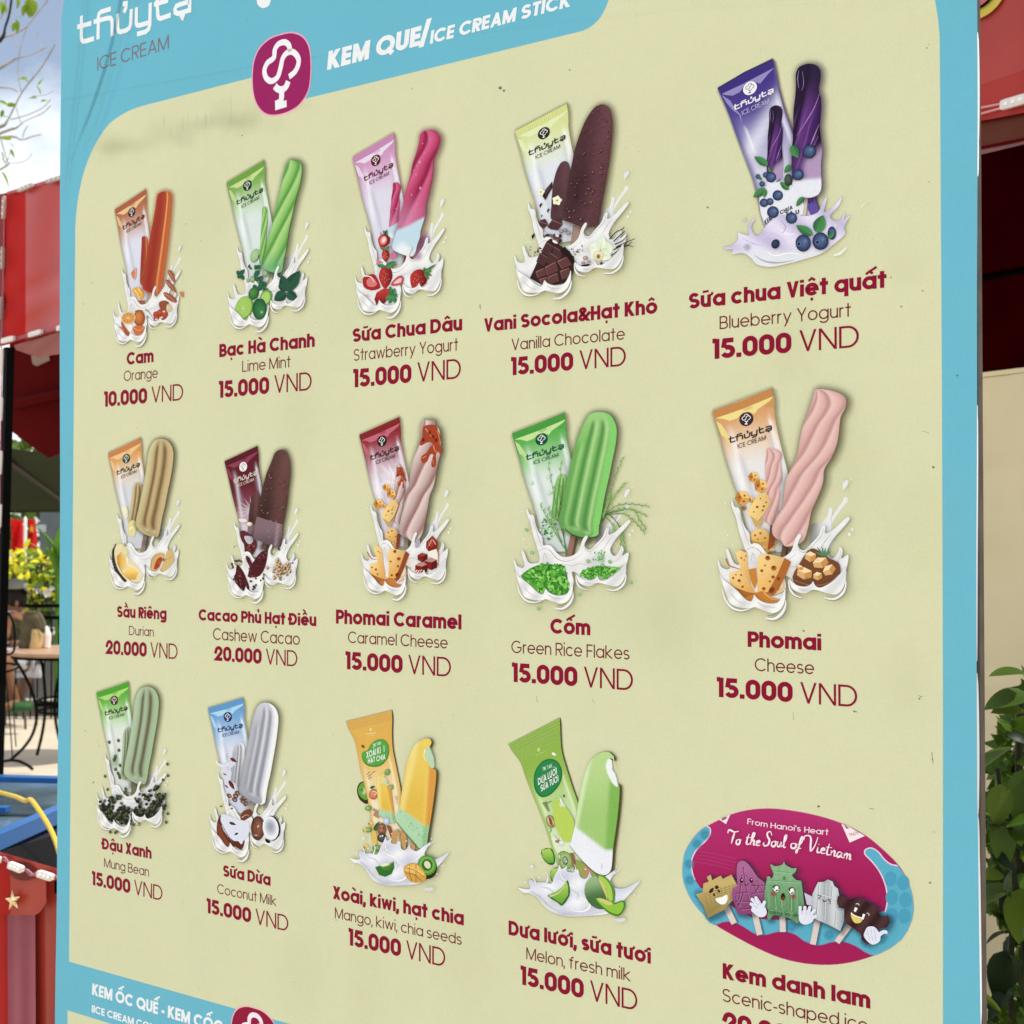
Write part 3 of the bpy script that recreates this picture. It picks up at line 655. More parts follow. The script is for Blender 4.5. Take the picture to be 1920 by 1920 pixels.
def eu(p): s, t = bst((100+p[0]/3.5556, p[1]/3.5556)); return ((s-ec[0])/ER, (t-ec[1])/ER)
EMBU = [eu(p) for p in catmull(EMB, 4)]; CUPU = [[eu(p) for p in catmull(c_, 5, False)] for c_ in CUP]
def emblem(ink, M, c0, c1, w=.15, rim=None, circle=False):
    out_ = EMBU if not circle else [(math.cos(a*.2618)*1.0, math.sin(a*.2618)*1.12) for a in range(24)]
    if rim: ink.faces([M((p[0]*1.035, p[1]*1.035)) for p in out_]+[M((0, 0))], [(i, (i+1) % len(out_), len(out_)) for i in range(len(out_))], [hexl(rim)]*(len(out_)+1))
    ink.faces([M(p) for p in out_]+[M((0, 0))], [(i, (i+1) % len(out_), len(out_)) for i in range(len(out_))], [hexl(c0)]*(len(out_)+1))
    for k_, c_ in enumerate(CUPU):
        q = ribbon(c_, w*(1.15 if k_ else 1), False); vs = []; fs = []
        for r_ in q: b = len(vs); vs += [M(p) for p in r_]; fs.append(tuple(range(b, b+4)))
        ink.faces(vs, fs, [hexl(c1)]*len(vs)); ink.lay += .2
k = Ink(8); emblem(k, lambda p: (ec[0]+p[0]*ER, ec[1]+p[1]*ER), '93215a', 'e9e4ea', rim='e8a0b4'); k.build('emblem', board, 'crimson rounded emblem with a white cup and cloud line beside the top heading')
e2c = B(478, 1978); e2t = B(467, 1888)[1]; top = max(p[1] for p in EMBU); E2 = (B(524, 1960)[0]-B(437, 1960)[0])/2
k = Ink(8); emblem(k, lambda p: (e2c[0]+p[0]*E2, e2t+(p[1]-top)*E2), '8c1838', 'ecdde2', rim='eab0b0'); k.build('emblem', board, 'crimson rounded emblem cut off by the lower edge of the picture')
# tip of a larger white letter above the heading
P_ = Pic(100, 0, 3.5556, 8); P_.fill([(1360, -60), (1358, 12), (1368, 38), (1395, 54), (1425, 46), (1444, 24), (1455, -60)], WH, 3); P_.cut('lettering', board, 'lower tip of a large white title letter')
# ------------------------------------------------------------------ pictures of the fourteen flavours
# the wrapper and the milk splash keep the same drawing; each picture places it by its corners
WSRC = [(98, 272), (555, 128), (330, 1798), (1000, 1692)]
SSRC = [(103, 282), (545, 125), (290, 1795), (1000, 1672)]
def mixn(stops, t):
    for i in range(len(stops)-1):
        (a_, ca), (b_, cb) = stops[i], stops[i+1]
        if t <= b_: return mix(ca, cb, (t-a_)/(b_-a_))
    return mix(stops[-1][1], stops[-1][1], 0)
def polyst(p, pts): return [p.st(q) for q in pts]
def words_on(p, txt, a, b, up, col, w=.1):
    """words along the line a-b of the picture; up = vector of the capital height"""
    polys, W = text_strokes([(txt, w, 1)], .1); c = hexl(col); dx, dy = b[0]-a[0], b[1]-a[1]
    for k_, st in enumerate(polys):
        vs = []; fs = []
        for q in st:
            n_ = len(vs); vs += [p.st((a[0]+dx*x/W+up[0]*y, a[1]+dy*x/W+up[1]*y)) for x, y in q]; fs.append(tuple(range(n_, n_+len(q))))
        p.ink.faces(vs, fs, [c]*len(vs)); p.ink.lay -= .7
    p.ink.lay += 1
def wrapper(p, band, top, mid, bot, hi, ink, disc, discl=None, stops=None, dark=.0, rays=False):
    """sealed flow-pack wrapper printed with emblem and wordmark, in template coordinates (p.A set)"""
    L_ = catmull([(98, 272), (118, 345), (160, 480), (205, 640), (255, 790), (300, 920), (340, 1060), (372, 1200), (400, 1340)], 4, False)
    R_ = catmull([(555, 128), (575, 230), (578, 330), (600, 450), (632, 590), (668, 730), (700, 900), (690, 1120), (640, 1345)], 4, False)
    out_ = L_+R_[::-1]
    p.rim([(q[0]+10, q[1]+4) for q in out_], 42, p.glow, .5)
    n_ = 26; L2, R2 = resample(L_, n_), resample(R_, n_)
    stops = stops or [(0, top), (.16, top), (.30, mid), (.46, bot), (1, bot)]
    def cf(u, v):
        c = mixn(stops, v+.05*math.sin(u*3.1)-.03*(u-.5))
        c = mix(c, '3c3a3c', .42*max(0, 1-u/.07)*(1 if v > .1 else v*10))
        c = mix(c, 'f4f4f6', .55*math.exp(-((u-.17-.05*math.sin(v*7))/.05)**2)*ss(.1, .25, v)*(1-ss(.5, .7, v)))
        c = mix(c, '8c8c9c', .35*math.exp(-((u-.27)/.05)**2)*ss(.3, .4, v)*(1-ss(.6, .9, v)))
        c = mix(c, 'f6f6f8', .8*math.exp(-((u-.93+.12*abs(v-.32))/.035)**2)*ss(.14, .2, v)*(1-ss(.42, .5, v)))
        c = mix(c, 'a8a8b4', .35*math.exp(-((u-.86)/.05)**2)*ss(.2, .3, v))
        if rays: c = mix(c, 'f4f2f6', .8*max(0, math.sin(math.atan2(v-.45, u-.62)*9))**2*math.exp(-((v-.43)/.10)**2))
        return mix(c, '9a9aa6', .25*ss(.7, 1, v))
    p.strip(L2, R2, cf, 22)
    p.fill([(122, 328), (330, 268), (566, 186), (545, 215), (490, 250), (450, 275), (425, 310), (380, 288), (330, 300), (290, 335), (235, 352), (180, 333)], hi)
    p.fill([(330, 268), (400, 245), (415, 262), (380, 278), (350, 284)], mix(hi, top, .5))
    p.fill([(126, 345), (165, 372), (205, 430), (240, 490), (232, 560), (215, 500), (190, 470), (172, 465), (148, 410)], mix(hi, top, .12))
    p.fill([(566, 192), (572, 240), (580, 300), (560, 270), (500, 262)], mix(top, band, .5))
    p.fill([(98, 272), (210, 238), (330, 206), (440, 166), (555, 128), (568, 182), (450, 226), (335, 264), (215, 298), (112, 325)], band)
    for i in range(26):
        t = i/25; x0, y0 = 104+t*448, 272-144*t+6*math.sin(t*3.1); p.line([(x0, y0), (x0+14, y0+50)], 2.5, mix(band, hi, .5), a=.45); p.ink.lay -= .9
    p.ink.lay += 1
    # emblem, wordmark and the words below it
    cx, cy = 363, 346; c0, c1 = (disc, 'f2eef0') if discl is None else (discl, disc)
    emblem(p.ink, lambda q: p.st((cx+q[0]*54+q[1]*-2, cy-q[1]*47-q[0]*4)), c0, c1, .105, circle=True)
    O_, X_, Y_ = (232, 512), (325, -93), (14, -94)
    def M(q): return p.st((O_[0]+X_[0]*q[0]+Y_[0]*q[1]/.33, O_[1]+X_[1]*q[0]+(-108)*q[1]/.33+q[0]*60))
    # the wordmark of the corner, squeezed on to the wrapper
    logotype(p.ink, lambda q: p.st((228+q[0]*330, 520-q[0]*94-q[1]*300)), ink, .031)
    words_on(p, 'ICE CREAM', (300, 566), (516, 507), (-5, -33), ink, .12)
SPL = [(240, 950), (262, 1005), (300, 1022), (318, 1100), (345, 1165), (376, 1205), (385, 1280), (420, 1276), (462, 1292), (505, 1345), (560, 1381), (640, 1372), (700, 1322), (727, 1240), (760, 1197), (774, 1215), (748, 1270), (765, 1310), (802, 1315), (850, 1265), (900, 1212), (930, 1140), (955, 1140), (952, 1190), (1000, 1172), (1060, 1120), (1112, 1072), (1133, 1082), (1090, 1140), (1010, 1230), (965, 1320), (1000, 1372), (1040, 1330), (1058, 1285), (1078, 1318), (1066, 1370), (1118, 1340), (1105, 1430), (1070, 1510), (930, 1592), (868, 1560), (840, 1592), (770, 1592), (700, 1555), (682, 1522), (640, 1512), (655, 1600), (620, 1700), (520, 1724), (430, 1690), (398, 1728), (345, 1712), (285, 1650), (210, 1592), (162, 1560), (130, 1480), (118, 1402), (150, 1466), (218, 1472), (188, 1345), (208, 1332), (252, 1432), (318, 1440), (352, 1418), (345, 1345), (300, 1210), (270, 1085), (236, 1000)]
RARM = [(840, 1180), (860, 1120), (905, 1120), (950, 1095), (975, 1060), (985, 1010), (1000, 1000), (1012, 1030), (1005, 1070), (1040, 1020), (1085, 960), (1100, 925), (1125, 935), (1118, 965), (1070, 1020), (1020, 1095), (1005, 1140), (1020, 1210), (990, 1300), (850, 1320)]
def splash_back(p):
    p.A_ = p.A; p.A = p.SA
    p.fill([(q[0]-10, q[1]+0) for q in RARM], None, cf=lambda x, y: mix('e0dfdb', 'acaaa6', ss(950, 860, x)), sm=2)
    p.line([(1005, 1030), (990, 1100), (995, 1180)], 6, 'bcbbb8', 2)
    p.A = p.A_
def splash_front(p, tint=None):
    p.A_ = p.A; p.A = p.SA
    out_ = catmull(SPL, 3)
    p.rim([(q[0]+5, q[1]+6) for q in out_], 16, '8a8a78', .35)
    def cf(x, y):
        t = .5+.5*math.sin(x*.021+y*.013)*math.sin(x*.009-y*.024); c = mix('eceae5', 'd0cfcb', t*.75)
        c = mix(c, 'b9b8b6', .5*math.exp(-((x-420)/60)**2-((y-1440)/40)**2)); c = mix(c, 'bdbcba', .5*math.exp(-((x-800)/90)**2-((y-1430)/35)**2))
        return mix(c, tint, .5*math.exp(-((x-600)/110)**2-((y-1500)/90)**2)) if tint else c
    p.fill(out_, None, cf=cf, step=34)
    for pts, w0, col in (([(330, 1350), (390, 1310), (450, 1330), (500, 1390), (570, 1420), (650, 1405), (730, 1350)], 9, 'c0bfbb'), ([(300, 1050), (325, 1150), (350, 1230), (375, 1300)], 7, 'bfbebb'), ([(380, 1320), (450, 1316), (500, 1376), (566, 1404), (640, 1394)], 7, 'f6f6f6'),
                         ([(760, 1210), (742, 1260), (700, 1340)], 8, 'fafafa'), ([(745, 1275), (765, 1325), (805, 1330), (850, 1285)], 6, 'bbbab8'), ([(1120, 1080), (1040, 1150), (980, 1220), (940, 1300)], 7, 'f8f8f8'), ([(1000, 1190), (950, 1250), (900, 1330)], 5, 'c0bfbb'), ([(940, 1150), (925, 1210), (880, 1260), (840, 1310)], 5, 'bcbbb8'),
                         ([(245, 960), (262, 1030), (290, 1120), (320, 1210), (350, 1330)], 7, 'fafafa'), ([(130, 1420), (150, 1500), (190, 1560)], 6, 'fafafa'), ([(200, 1350), (225, 1430), (250, 1480)], 6, 'fafafa'), ([(560, 1440), (640, 1460), (700, 1440), (780, 1450)], 8, 'c9c8c4'), ([(1060, 1300), (1060, 1350), (1030, 1400), (960, 1440)], 5, 'c8c7c4'), ([(420, 1400), (400, 1350), (385, 1420)], 7, 'c6c5c2')):
        p.line(pts, w0*.4, col, w0*.3, w2=w0*1.2, a=.9); p.ink.lay -= .6
    p.ink.lay += 1
    for x, y, r_ in ((1150, 1158, 9), (1128, 1195, 11), (190, 980, 5), (205, 1225, 6), (240, 1300, 5), (1148, 798, 5)): p.ball(x, y, r_, r_*1.2, 'f4f4ea', 'cfcfc0', n=12)
    p.fill([(1086, 850), (1092, 825), (1115, 806), (1130, 822), (1112, 856), (1088, 878)], 'dcdce0', 2)
    p.A = p.A_
def splash_lips(p):
    """the front edges of the two milk cups, over what floats in them"""
    p.A_ = p.A; p.A = p.SA
    for pts, w_ in (([(162, 1640), (185, 1710), (235, 1768), (310, 1786), (382, 1768)], 20), ([(500, 1832), (565, 1832), (622, 1790), (652, 1735), (656, 1690)], 26), ([(682, 1545), (688, 1600), (722, 1648), (785, 1668)], 16), ([(945, 1658), (1015, 1662), (1075, 1622), (1102, 1560), (1098, 1490)], 20)):
        p.line([(q[0]+3, q[1]+5) for q in pts], w_*.5, '6f6f6a', w_*.25, w2=w_*1.15, a=.85)
        p.line(pts, w_*.5, 'd4d4d2', w_*.25, w2=w_)
        p.line([(q[0]-2, q[1]-3) for q in pts], w_*.2, 'f0f0ee', w_*.1, w2=w_*.5)
    for pts, w_ in (([(512, 1806), (560, 1796), (600, 1762)], 9), ([(690, 1575), (720, 1618), (770, 1640)], 8), ([(706, 1560), (735, 1595), (765, 1605)], 6)):
        p.line([(q[0]+2, q[1]+4) for q in pts], w_*.4, '74747a', w_*.2, w2=w_*.7)
    lipA = catmull([(135, 1500), (165, 1552), (220, 1592), (285, 1642), (340, 1695), (385, 1712), (405, 1690), (416, 1662), (440, 1690), (500, 1716), (590, 1712), (635, 1650), (652, 1600), (652, 1680), (622, 1752), (560, 1788), (480, 1772), (420, 1752), (380, 1764), (300, 1762), (225, 1735), (190, 1660)], 3)
    lipB = catmull([(684, 1530), (735, 1572), (800, 1582), (846, 1564), (864, 1541), (880, 1572), (920, 1584), (1000, 1540), (1070, 1470), (1102, 1425), (1105, 1500), (1080, 1580), (1030, 1628), (950, 1618), (870, 1600), (800, 1632), (735, 1618), (700, 1590)], 3)
    def cf(x, y):
        t = .5+.5*math.sin(x*.034+y*.027); return mix('eeece8', 'c9c8c5', t*.8)
    for q in (lipA, lipB):
        p.rim(q, 5, '9c9c98', .5); p.fill(q, None, cf=cf, step=24)
    p.line([(170, 1560), (225, 1600), (290, 1652), (345, 1703), (388, 1722), (408, 1696), (418, 1672), (445, 1700), (505, 1726), (590, 1720)], 5, 'fcfcfc'); p.line([(170, 1552), (225, 1590), (290, 1641), (345, 1692), (386, 1710), (404, 1686), (416, 1660), (442, 1688), (505, 1714), (590, 1708)], 3, 'a2a29c')
    p.line([(690, 1545), (738, 1580), (802, 1590), (848, 1574), (865, 1552), (884, 1581), (922, 1592), (1003, 1548)], 4, 'fcfcfc')
    p.line([(440, 1715), (500, 1745), (580, 1745)], 7, 'bab9b7', 2); p.line([(230, 1660), (280, 1710), (340, 1735)], 7, 'bdbcba', 2); p.line([(760, 1600), (820, 1612), (860, 1600)], 6, 'bfbebb', 2)
    p.A = p.A_
def setup(ox, oy, sc, corners, glow='55503a'):
    p = Pic(ox, oy, sc); p.glow = glow
    tgt = [((x-ox)*sc, (y-oy)*sc) for x, y in corners]
    bs = [B(*c_) for c_ in corners]
    # fit in the flat coordinates of the board, then back to the crop through its pixels
    def fit(src):
        f = affine(src, bs); h_ = p
        def A(q):
            s_, t_ = f(q); return ('ST', s_, t_)
        return A
    p.WA = fit(WSRC[:len(corners)]); p.SA = fit(SSRC[:len(corners)])
    old = p.st
    def st(q):
        if p.A:
            r_ = p.A(q)
            if r_[0] == 'ST': return (r_[1], r_[2])
            q = r_
        return B(p.ox+q[0]/p.sc, p.oy+q[1]/p.sc)
    p.st = st
    return p
def tomap(src, dst): return affine(src, dst)
# --- ice pops, each drawn once and again small on its wrapper
def pop_ribbed(p, L_, R_, c, grooves, edge=None, glow=True):
    """flat pop with long grooves; c = (light, mid, dark); L_, R_ outlines from top to bottom"""
    n_ = 30; L2, R2 = resample(catmull(L_, 4, False), n_), resample(catmull(R_, 4, False), n_)
    if glow: p.rim([(q[0]+14, q[1]+6) for q in L2+R2[::-1]], 60, p.glow, .6)
    def cf(u, v):
        k_ = mix(c[1], c[2], ss(.35, 1, v)*.55); k_ = mix(k_, c[0], ss(.3, 0, v)*.6)
        for g, wd, ga, gb, dk in grooves:
            d = (u-g)/wd; e_ = ss(ga-.03, ga+.03, v)*(1-ss(gb-.03, gb+.02, v))
            k_ = mix(k_, c[2], dk*e_*math.exp(-(d+.25)**2*2.2)); k_ = mix(k_, c[0], dk*.9*e_*math.exp(-((d-1.15)/.45)**2))
            k_ = mix(k_, c[0], dk*.8*math.exp(-(d/1.0)**2-((v-gb-.01)/.014)**2))
        if edge: k_ = mix(k_, edge, ss(.80, .86, u))
        k_ = mix(k_, c[2], .5*ss(.08, 0, u)); return mix(k_, c[2], .35*ss(.95, 1, v))
    p.strip(L2, R2, cf, 30)
def pop_choc(p, out_, base=('5a3538', '3f2428', '2a161a'), band=None, glow=True, nuts=True):
    o = catmull(out_, 4)
    xs = [q[0] for q in o]; ys = [q[1] for q in o]; x0, x1, y0, y1 = min(xs), max(xs), min(ys), max(ys)
    if glow: p.rim([(q[0]+12, q[1]+6) for q in o], 55, p.glow, .55)
    rnd = random.Random(3); 
    def cf(x, y):
        v = (y-y0)/(y1-y0); u = (x-x0)/(x1-x0)+(.5-v)*-.45; t = rnd.random()*.28
        return mix(mix(base[1], base[0], .8*math.exp(-((u-.72)/.22)**2)*(1-.5*v)+t), base[2], .6*math.exp(-((u-.40)/.22)**2-((v-.68)/.25)**2))
    p.fill(o, None, cf=cf, step=(x1-x0)/22)
    return o, (x0, x1, y0, y1)
def nut_bits(p, o, n_, r0, r1, seed=1, y_hi=None):
    rnd = random.Random(seed); xs = [q[0] for q in o]; ys = [q[1] for q in o]; k_ = 0; a_, b_ = min(ys), y_hi or max(ys)
    while k_ < n_:
        x, y = rnd.uniform(min(xs), max(xs)), a_+(b_-a_)*rnd.random()**.6
        if inside((x, y), o) and inside((x+r1*2, y), o) and inside((x-r1*2, y), o):
            r_ = rnd.uniform(r0, r1); p.ink.lay -= .9; p.soft(x+r_*.4, y+r_*.6, r_*2, r_*2, '22100f', .4); p.ink.lay -= .5; p.ball(x, y, r_, r_*.9, rnd.choice(('a07a62', '8d6552', '7a5348')), '4e3230', n=8); k_ += 1
def pop_twist(p, L_, R_, c, n_tw=3.2, ph=0, slope=1.0, glow=True, tip=None, cfx=None, nu=34):
    """pop with spiral ridges; ridges climb from lower left to upper right"""
    n_ = 90; L2, R2 = resample(catmull(L_, 5, False), n_), resample(catmull(R_, 5, False), n_)
    if glow: p.rim([(q[0]+14, q[1]+6) for q in L2+R2[::-1]], 60, p.glow, .6)
    def cf(u, v):
        w_ = (v*n_tw+u*slope+ph) % 1.0
        k_ = mix(c[0], c[1], ss(.0, .55, w_)); k_ = mix(k_, c[2], ss(.45, .80, w_)); k_ = mix(k_, c[0], ss(.82, 1, w_))
        k_ = mix(k_, c[2], .35*ss(.12, 0, u)+.35*ss(.85, 1, u))
        return cfx(u, v, w_, k_) if cfx else k_
    p.strip(L2, R2, cf, nu)
def sub(p, src, dst, fn):
    """draw fn again through a map, e.g. the small pop on the wrapper"""
    old = p.A; p.A = affine(src, dst); fn(); p.A = old
def stick(p, a, b, wd, col='8d6a50', dark='5c4030'):
    p.line([(a[0]+wd*.12, a[1]), (b[0]+wd*.12, b[1])], wd*1.1, dark); p.line([a, b], wd*.8, col)
def cheese(p, pts, side=None, holes=(), c='e6b565', cs='a8642c', ch='a5622c'):
    if side: p.fill(side, cs)
    xs = [q[0] for q in pts]; ys = [q[1] for q in pts]
    p.fill(pts, None, cf=lambda x, y: mix(mix(c, 'f2d391', ss(max(ys), min(ys), y)*.7), cs, .35*ss(min(xs), max(xs), x)), step=(max(xs)-min(xs))/5+4)
    for x, y, r_ in holes: p.ball(x, y, r_, r_*.95, cs, ch, n=12); p.ink.lay -= .5; p.fill(ell(x-r_*.15, y-r_*.25, r_*.6, r_*.5, 0, 10), '7a3f1c')
def cubeish(p, x, y, r_, c=('e9bf6c', 'd39a4a', 'b87634'), rot=0):
    h_ = [(x+r_*math.cos(R(rot+a_)), y+r_*math.sin(R(rot+a_))) for a_ in range(0, 360, 60)]
    p.fill([h_[0], h_[1], h_[2], (x, y)], c[1]); p.fill([h_[2], h_[3], h_[4], (x, y)], c[2]); p.fill([h_[4], h_[5], h_[0], (x, y)], c[0])
    p.soft(x+r_*.3, y-r_*.3, r_*.22, r_*.2, '7a4420', .9); p.soft(x-r_*.4, y-.1*r_, r_*.18, r_*.2, '7a4420', .9); p.soft(x+r_*.2, y+r_*.45, r_*.2, r_*.2, '7a4420', .9)
def finish(p, label, parts):
    root = parts[0][0]; root['label'] = label
    for o, nm in parts[1:]: o.parent = root; o.name = nm
def picture(label, p, stages):
    """stages: [(name, fn)]; the first becomes the part, the others its sub-parts"""
    root = None
    for nm, fn in stages:
        fn()
        if root is None: root = p.cut(nm, board, label)
        else: p.cut(nm, root)
ES = dict
# ---------- cheese
def pic_cheese():
    p = setup(1310, 700, 4.0, [(1334.5, 768), (1448.8, 732), (1392.5, 1149.5), (1560, 1123)], '5a5230')
    L_ = [(880, 128), (862, 200), (830, 290), (790, 400), (768, 500), (748, 610), (700, 720), (664, 800), (648, 900), (636, 990), (590, 1090), (558, 1160), (570, 1220), (620, 1255), (650, 1292)]
    R_ = [(905, 118), (1000, 130), (1080, 160), (1114, 200), (1106, 262), (1072, 330), (1060, 430), (1045, 530), (1005, 630), (950, 720), (940, 820), (900, 930), (852, 1040), (830, 1150), (800, 1245), (740, 1290), (670, 1300)]
    cc = ('dfbab0', 'd3a79d', 'b98a85')
    big = lambda g=True: pop_twist(p, L_, R_, cc, 3.6, .1, 2.1, g)
    def a_():
        splash_back(p); p.A = p.WA
        wrapper(p, 'bd8048', 'cf9a66', 'e0c4a4', 'dfdbd6', 'e2d286', '3c2a2a', '33292d')
        p.A = None
        sub(p, [(880, 130), (1110, 200), (650, 1290)], [(512, 566), (622, 600), (535, 1140)], lambda: big(False))
        stick(p, (550, 1140), (545, 1200), 20, '5a3a2c')
        cubeish(p, 415, 780, 42, rot=10); cubeish(p, 470, 845, 52, rot=20); cubeish(p, 332, 935, 56, rot=0); cubeish(p, 402, 950, 24); cubeish(p, 345, 1010, 20, ('a8794a', '9a6a3c', '8a5c34'))
        cheese(p, [(455, 905), (510, 890), (548, 960), (500, 1050), (450, 1110), (372, 1060), (385, 1010)], None, [(445, 1003, 11), (495, 998, 9), (512, 968, 7), (486, 1028, 8), (420, 1040, 6), (470, 940, 6)], 'e8c87c')
        p.fill([(395, 1070), (450, 1110), (490, 1090), (470, 1150), (430, 1150)], 'c4a060')
        cheese(p, [(390, 1210), (440, 1165), (500, 1165), (540, 1210), (535, 1260), (470, 1270), (400, 1250)], None, [(430, 1215, 9), (470, 1200, 9), (505, 1235, 8), (450, 1245, 6)], 'dcae5c')
        p.fill([(400, 1250), (470, 1272), (590, 1250), (580, 1300), (520, 1350), (450, 1340), (410, 1290)], 'c09050'); p.line([(400, 1260), (440, 1330), (520, 1350), (590, 1330)], 6, '8a5a2c')
        for k_ in range(9): p.fill(ell(430+k_*17, 1290+(k_*29) % 34, 7, 5, 30, 8), random.choice(('eacb84', '9a5c28', 'd9a24c')))
        p.fill([(540, 1190), (580, 1200), (575, 1290), (525, 1330)], '8c4a24')
    def b_(): stick(p, (655, 1290), (640, 1375), 44, '6a4a3c', '3e2822'); p.soft(700, 1330, 60, 50, '4a3a34', .5); big()
    def c_():
        splash_front(p, 'd2a05a')
        cheese(p, [(285, 1340), (320, 1325), (372, 1345), (385, 1480), (410, 1620), (370, 1640), (330, 1480)], [(320, 1325), (365, 1330), (390, 1400), (372, 1345)], [(330, 1385, 8), (352, 1400, 6), (365, 1370, 6)])
        p.line([(215, 1390), (240, 1440), (290, 1460), (330, 1470)], 12, 'b86a2c', 3)
        cheese(p, [(240, 1500), (330, 1470), (400, 1580), (440, 1650), (380, 1640), (245, 1590)], [(245, 1590), (380, 1640), (440, 1650), (400, 1715), (330, 1690), (250, 1640)], [(270, 1535, 10), (315, 1555, 13), (340, 1600, 10), (290, 1510, 6), (330, 1512, 8)])
        p.fill([(385, 1470), (440, 1460), (450, 1560), (430, 1620), (405, 1560)], 'c27c34')
        cheese(p, [(470, 1352), (560, 1360), (655, 1385), (600, 1510), (530, 1640), (450, 1650), (455, 1520), (448, 1440)], [(655, 1385), (704, 1412), (660, 1520), (600, 1640), (560, 1670), (520, 1645), (600, 1510)], [(530, 1385, 20), (575, 1460, 21), (485, 1480, 12), (570, 1528, 14), (500, 1615, 14), (510, 1440, 7), (545, 1560, 8)])
        p.ball(560, 1625, 26, 20, '6a2c14', '8c4420', -50, n=12); p.ball(610, 1540, 14, 10, '6a2c14', '8c4420', -50, n=12)
        p.fill([(350, 1690), (430, 1650), (500, 1635), (560, 1680), (630, 1700), (560, 1730), (430, 1735), (380, 1720)], None, 3, cf=lambda x, y: mix('d08a3a', 'b46a28', ss(1640, 1720, y))) if 0 else p.fill([(350, 1690), (430, 1650), (500, 1635), (560, 1680), (630, 1700), (560, 1730), (430, 1735), (380, 1720)], 'bf7830', 3)
        p.line([(500, 1640), (560, 1690), (640, 1700)], 10, 'e0a85a', 2); p.line([(570, 1668), (640, 1640), (680, 1590), (715, 1540)], 6, 'a8682c', 2); p.line([(600, 1640), (640, 1610), (650, 1560)], 16, 'e2b458', 5)
        p.fill([(715, 1525), (760, 1440), (830, 1330), (880, 1315), (930, 1345), (1000, 1390), (1060, 1420), (1075, 1470), (1060, 1540), (980, 1600), (850, 1610), (750, 1590)], '6f452c', 2)
        for x, y, w_, h_, r_ in ((850, 1375, 45, 42, 10), (925, 1420, 62, 45, -14), (805, 1500, 62, 48, 12), (990, 1475, 52, 42, -30), (905, 1520, 36, 34, 0), (770, 1455, 30, 20, 20)):
            c5 = [(x+w_*a_*math.cos(R(r_))-h_*b_*math.sin(R(r_)), y+w_*a_*math.sin(R(r_))+h_*b_*math.cos(R(r_))) for a_, b_ in ((-.9, -.3), (-.2, -.95), (.85, -.6), (.95, .4), (.1, .95), (-.85, .5), (.05, -.05))]; p.fill(c5[:6], 'd2a468'); p.fill([c5[0], c5[1], c5[2], c5[6]], 'f0d2a0'); p.fill([c5[2], c5[3], c5[4], c5[6]], 'c08a4c')
        for x, y, r_ in ((930, 1475, 8), (826, 1532, 6), (905, 1400, 6)): p.soft(x, y, r_, r_, '8e5a2c', .8)
        p.fill([(725, 1540), (770, 1550), (860, 1570), (960, 1560), (1060, 1500), (1072, 1520), (1050, 1580), (960, 1615), (850, 1615), (755, 1590)], '6b4229', 2); p.line([(730, 1550), (860, 1590), (990, 1570), (1062, 1510)], 5, '9a6c48')
        for dx, dy in ((-70, -40), (-55, -75), (-20, -85), (10, -70), (40, -60), (55, -40)): p.leaf(955, 1375, 955+dx, 1375+dy, 12, '3d6b45', '6a9566')
        splash_lips(p)
    picture('picture of a pink twisted cheese ice pop with its cream wrapper and cheese', p, [('wrapper_picture', a_), ('ice_pop_picture', b_), ('splash_picture', c_)])
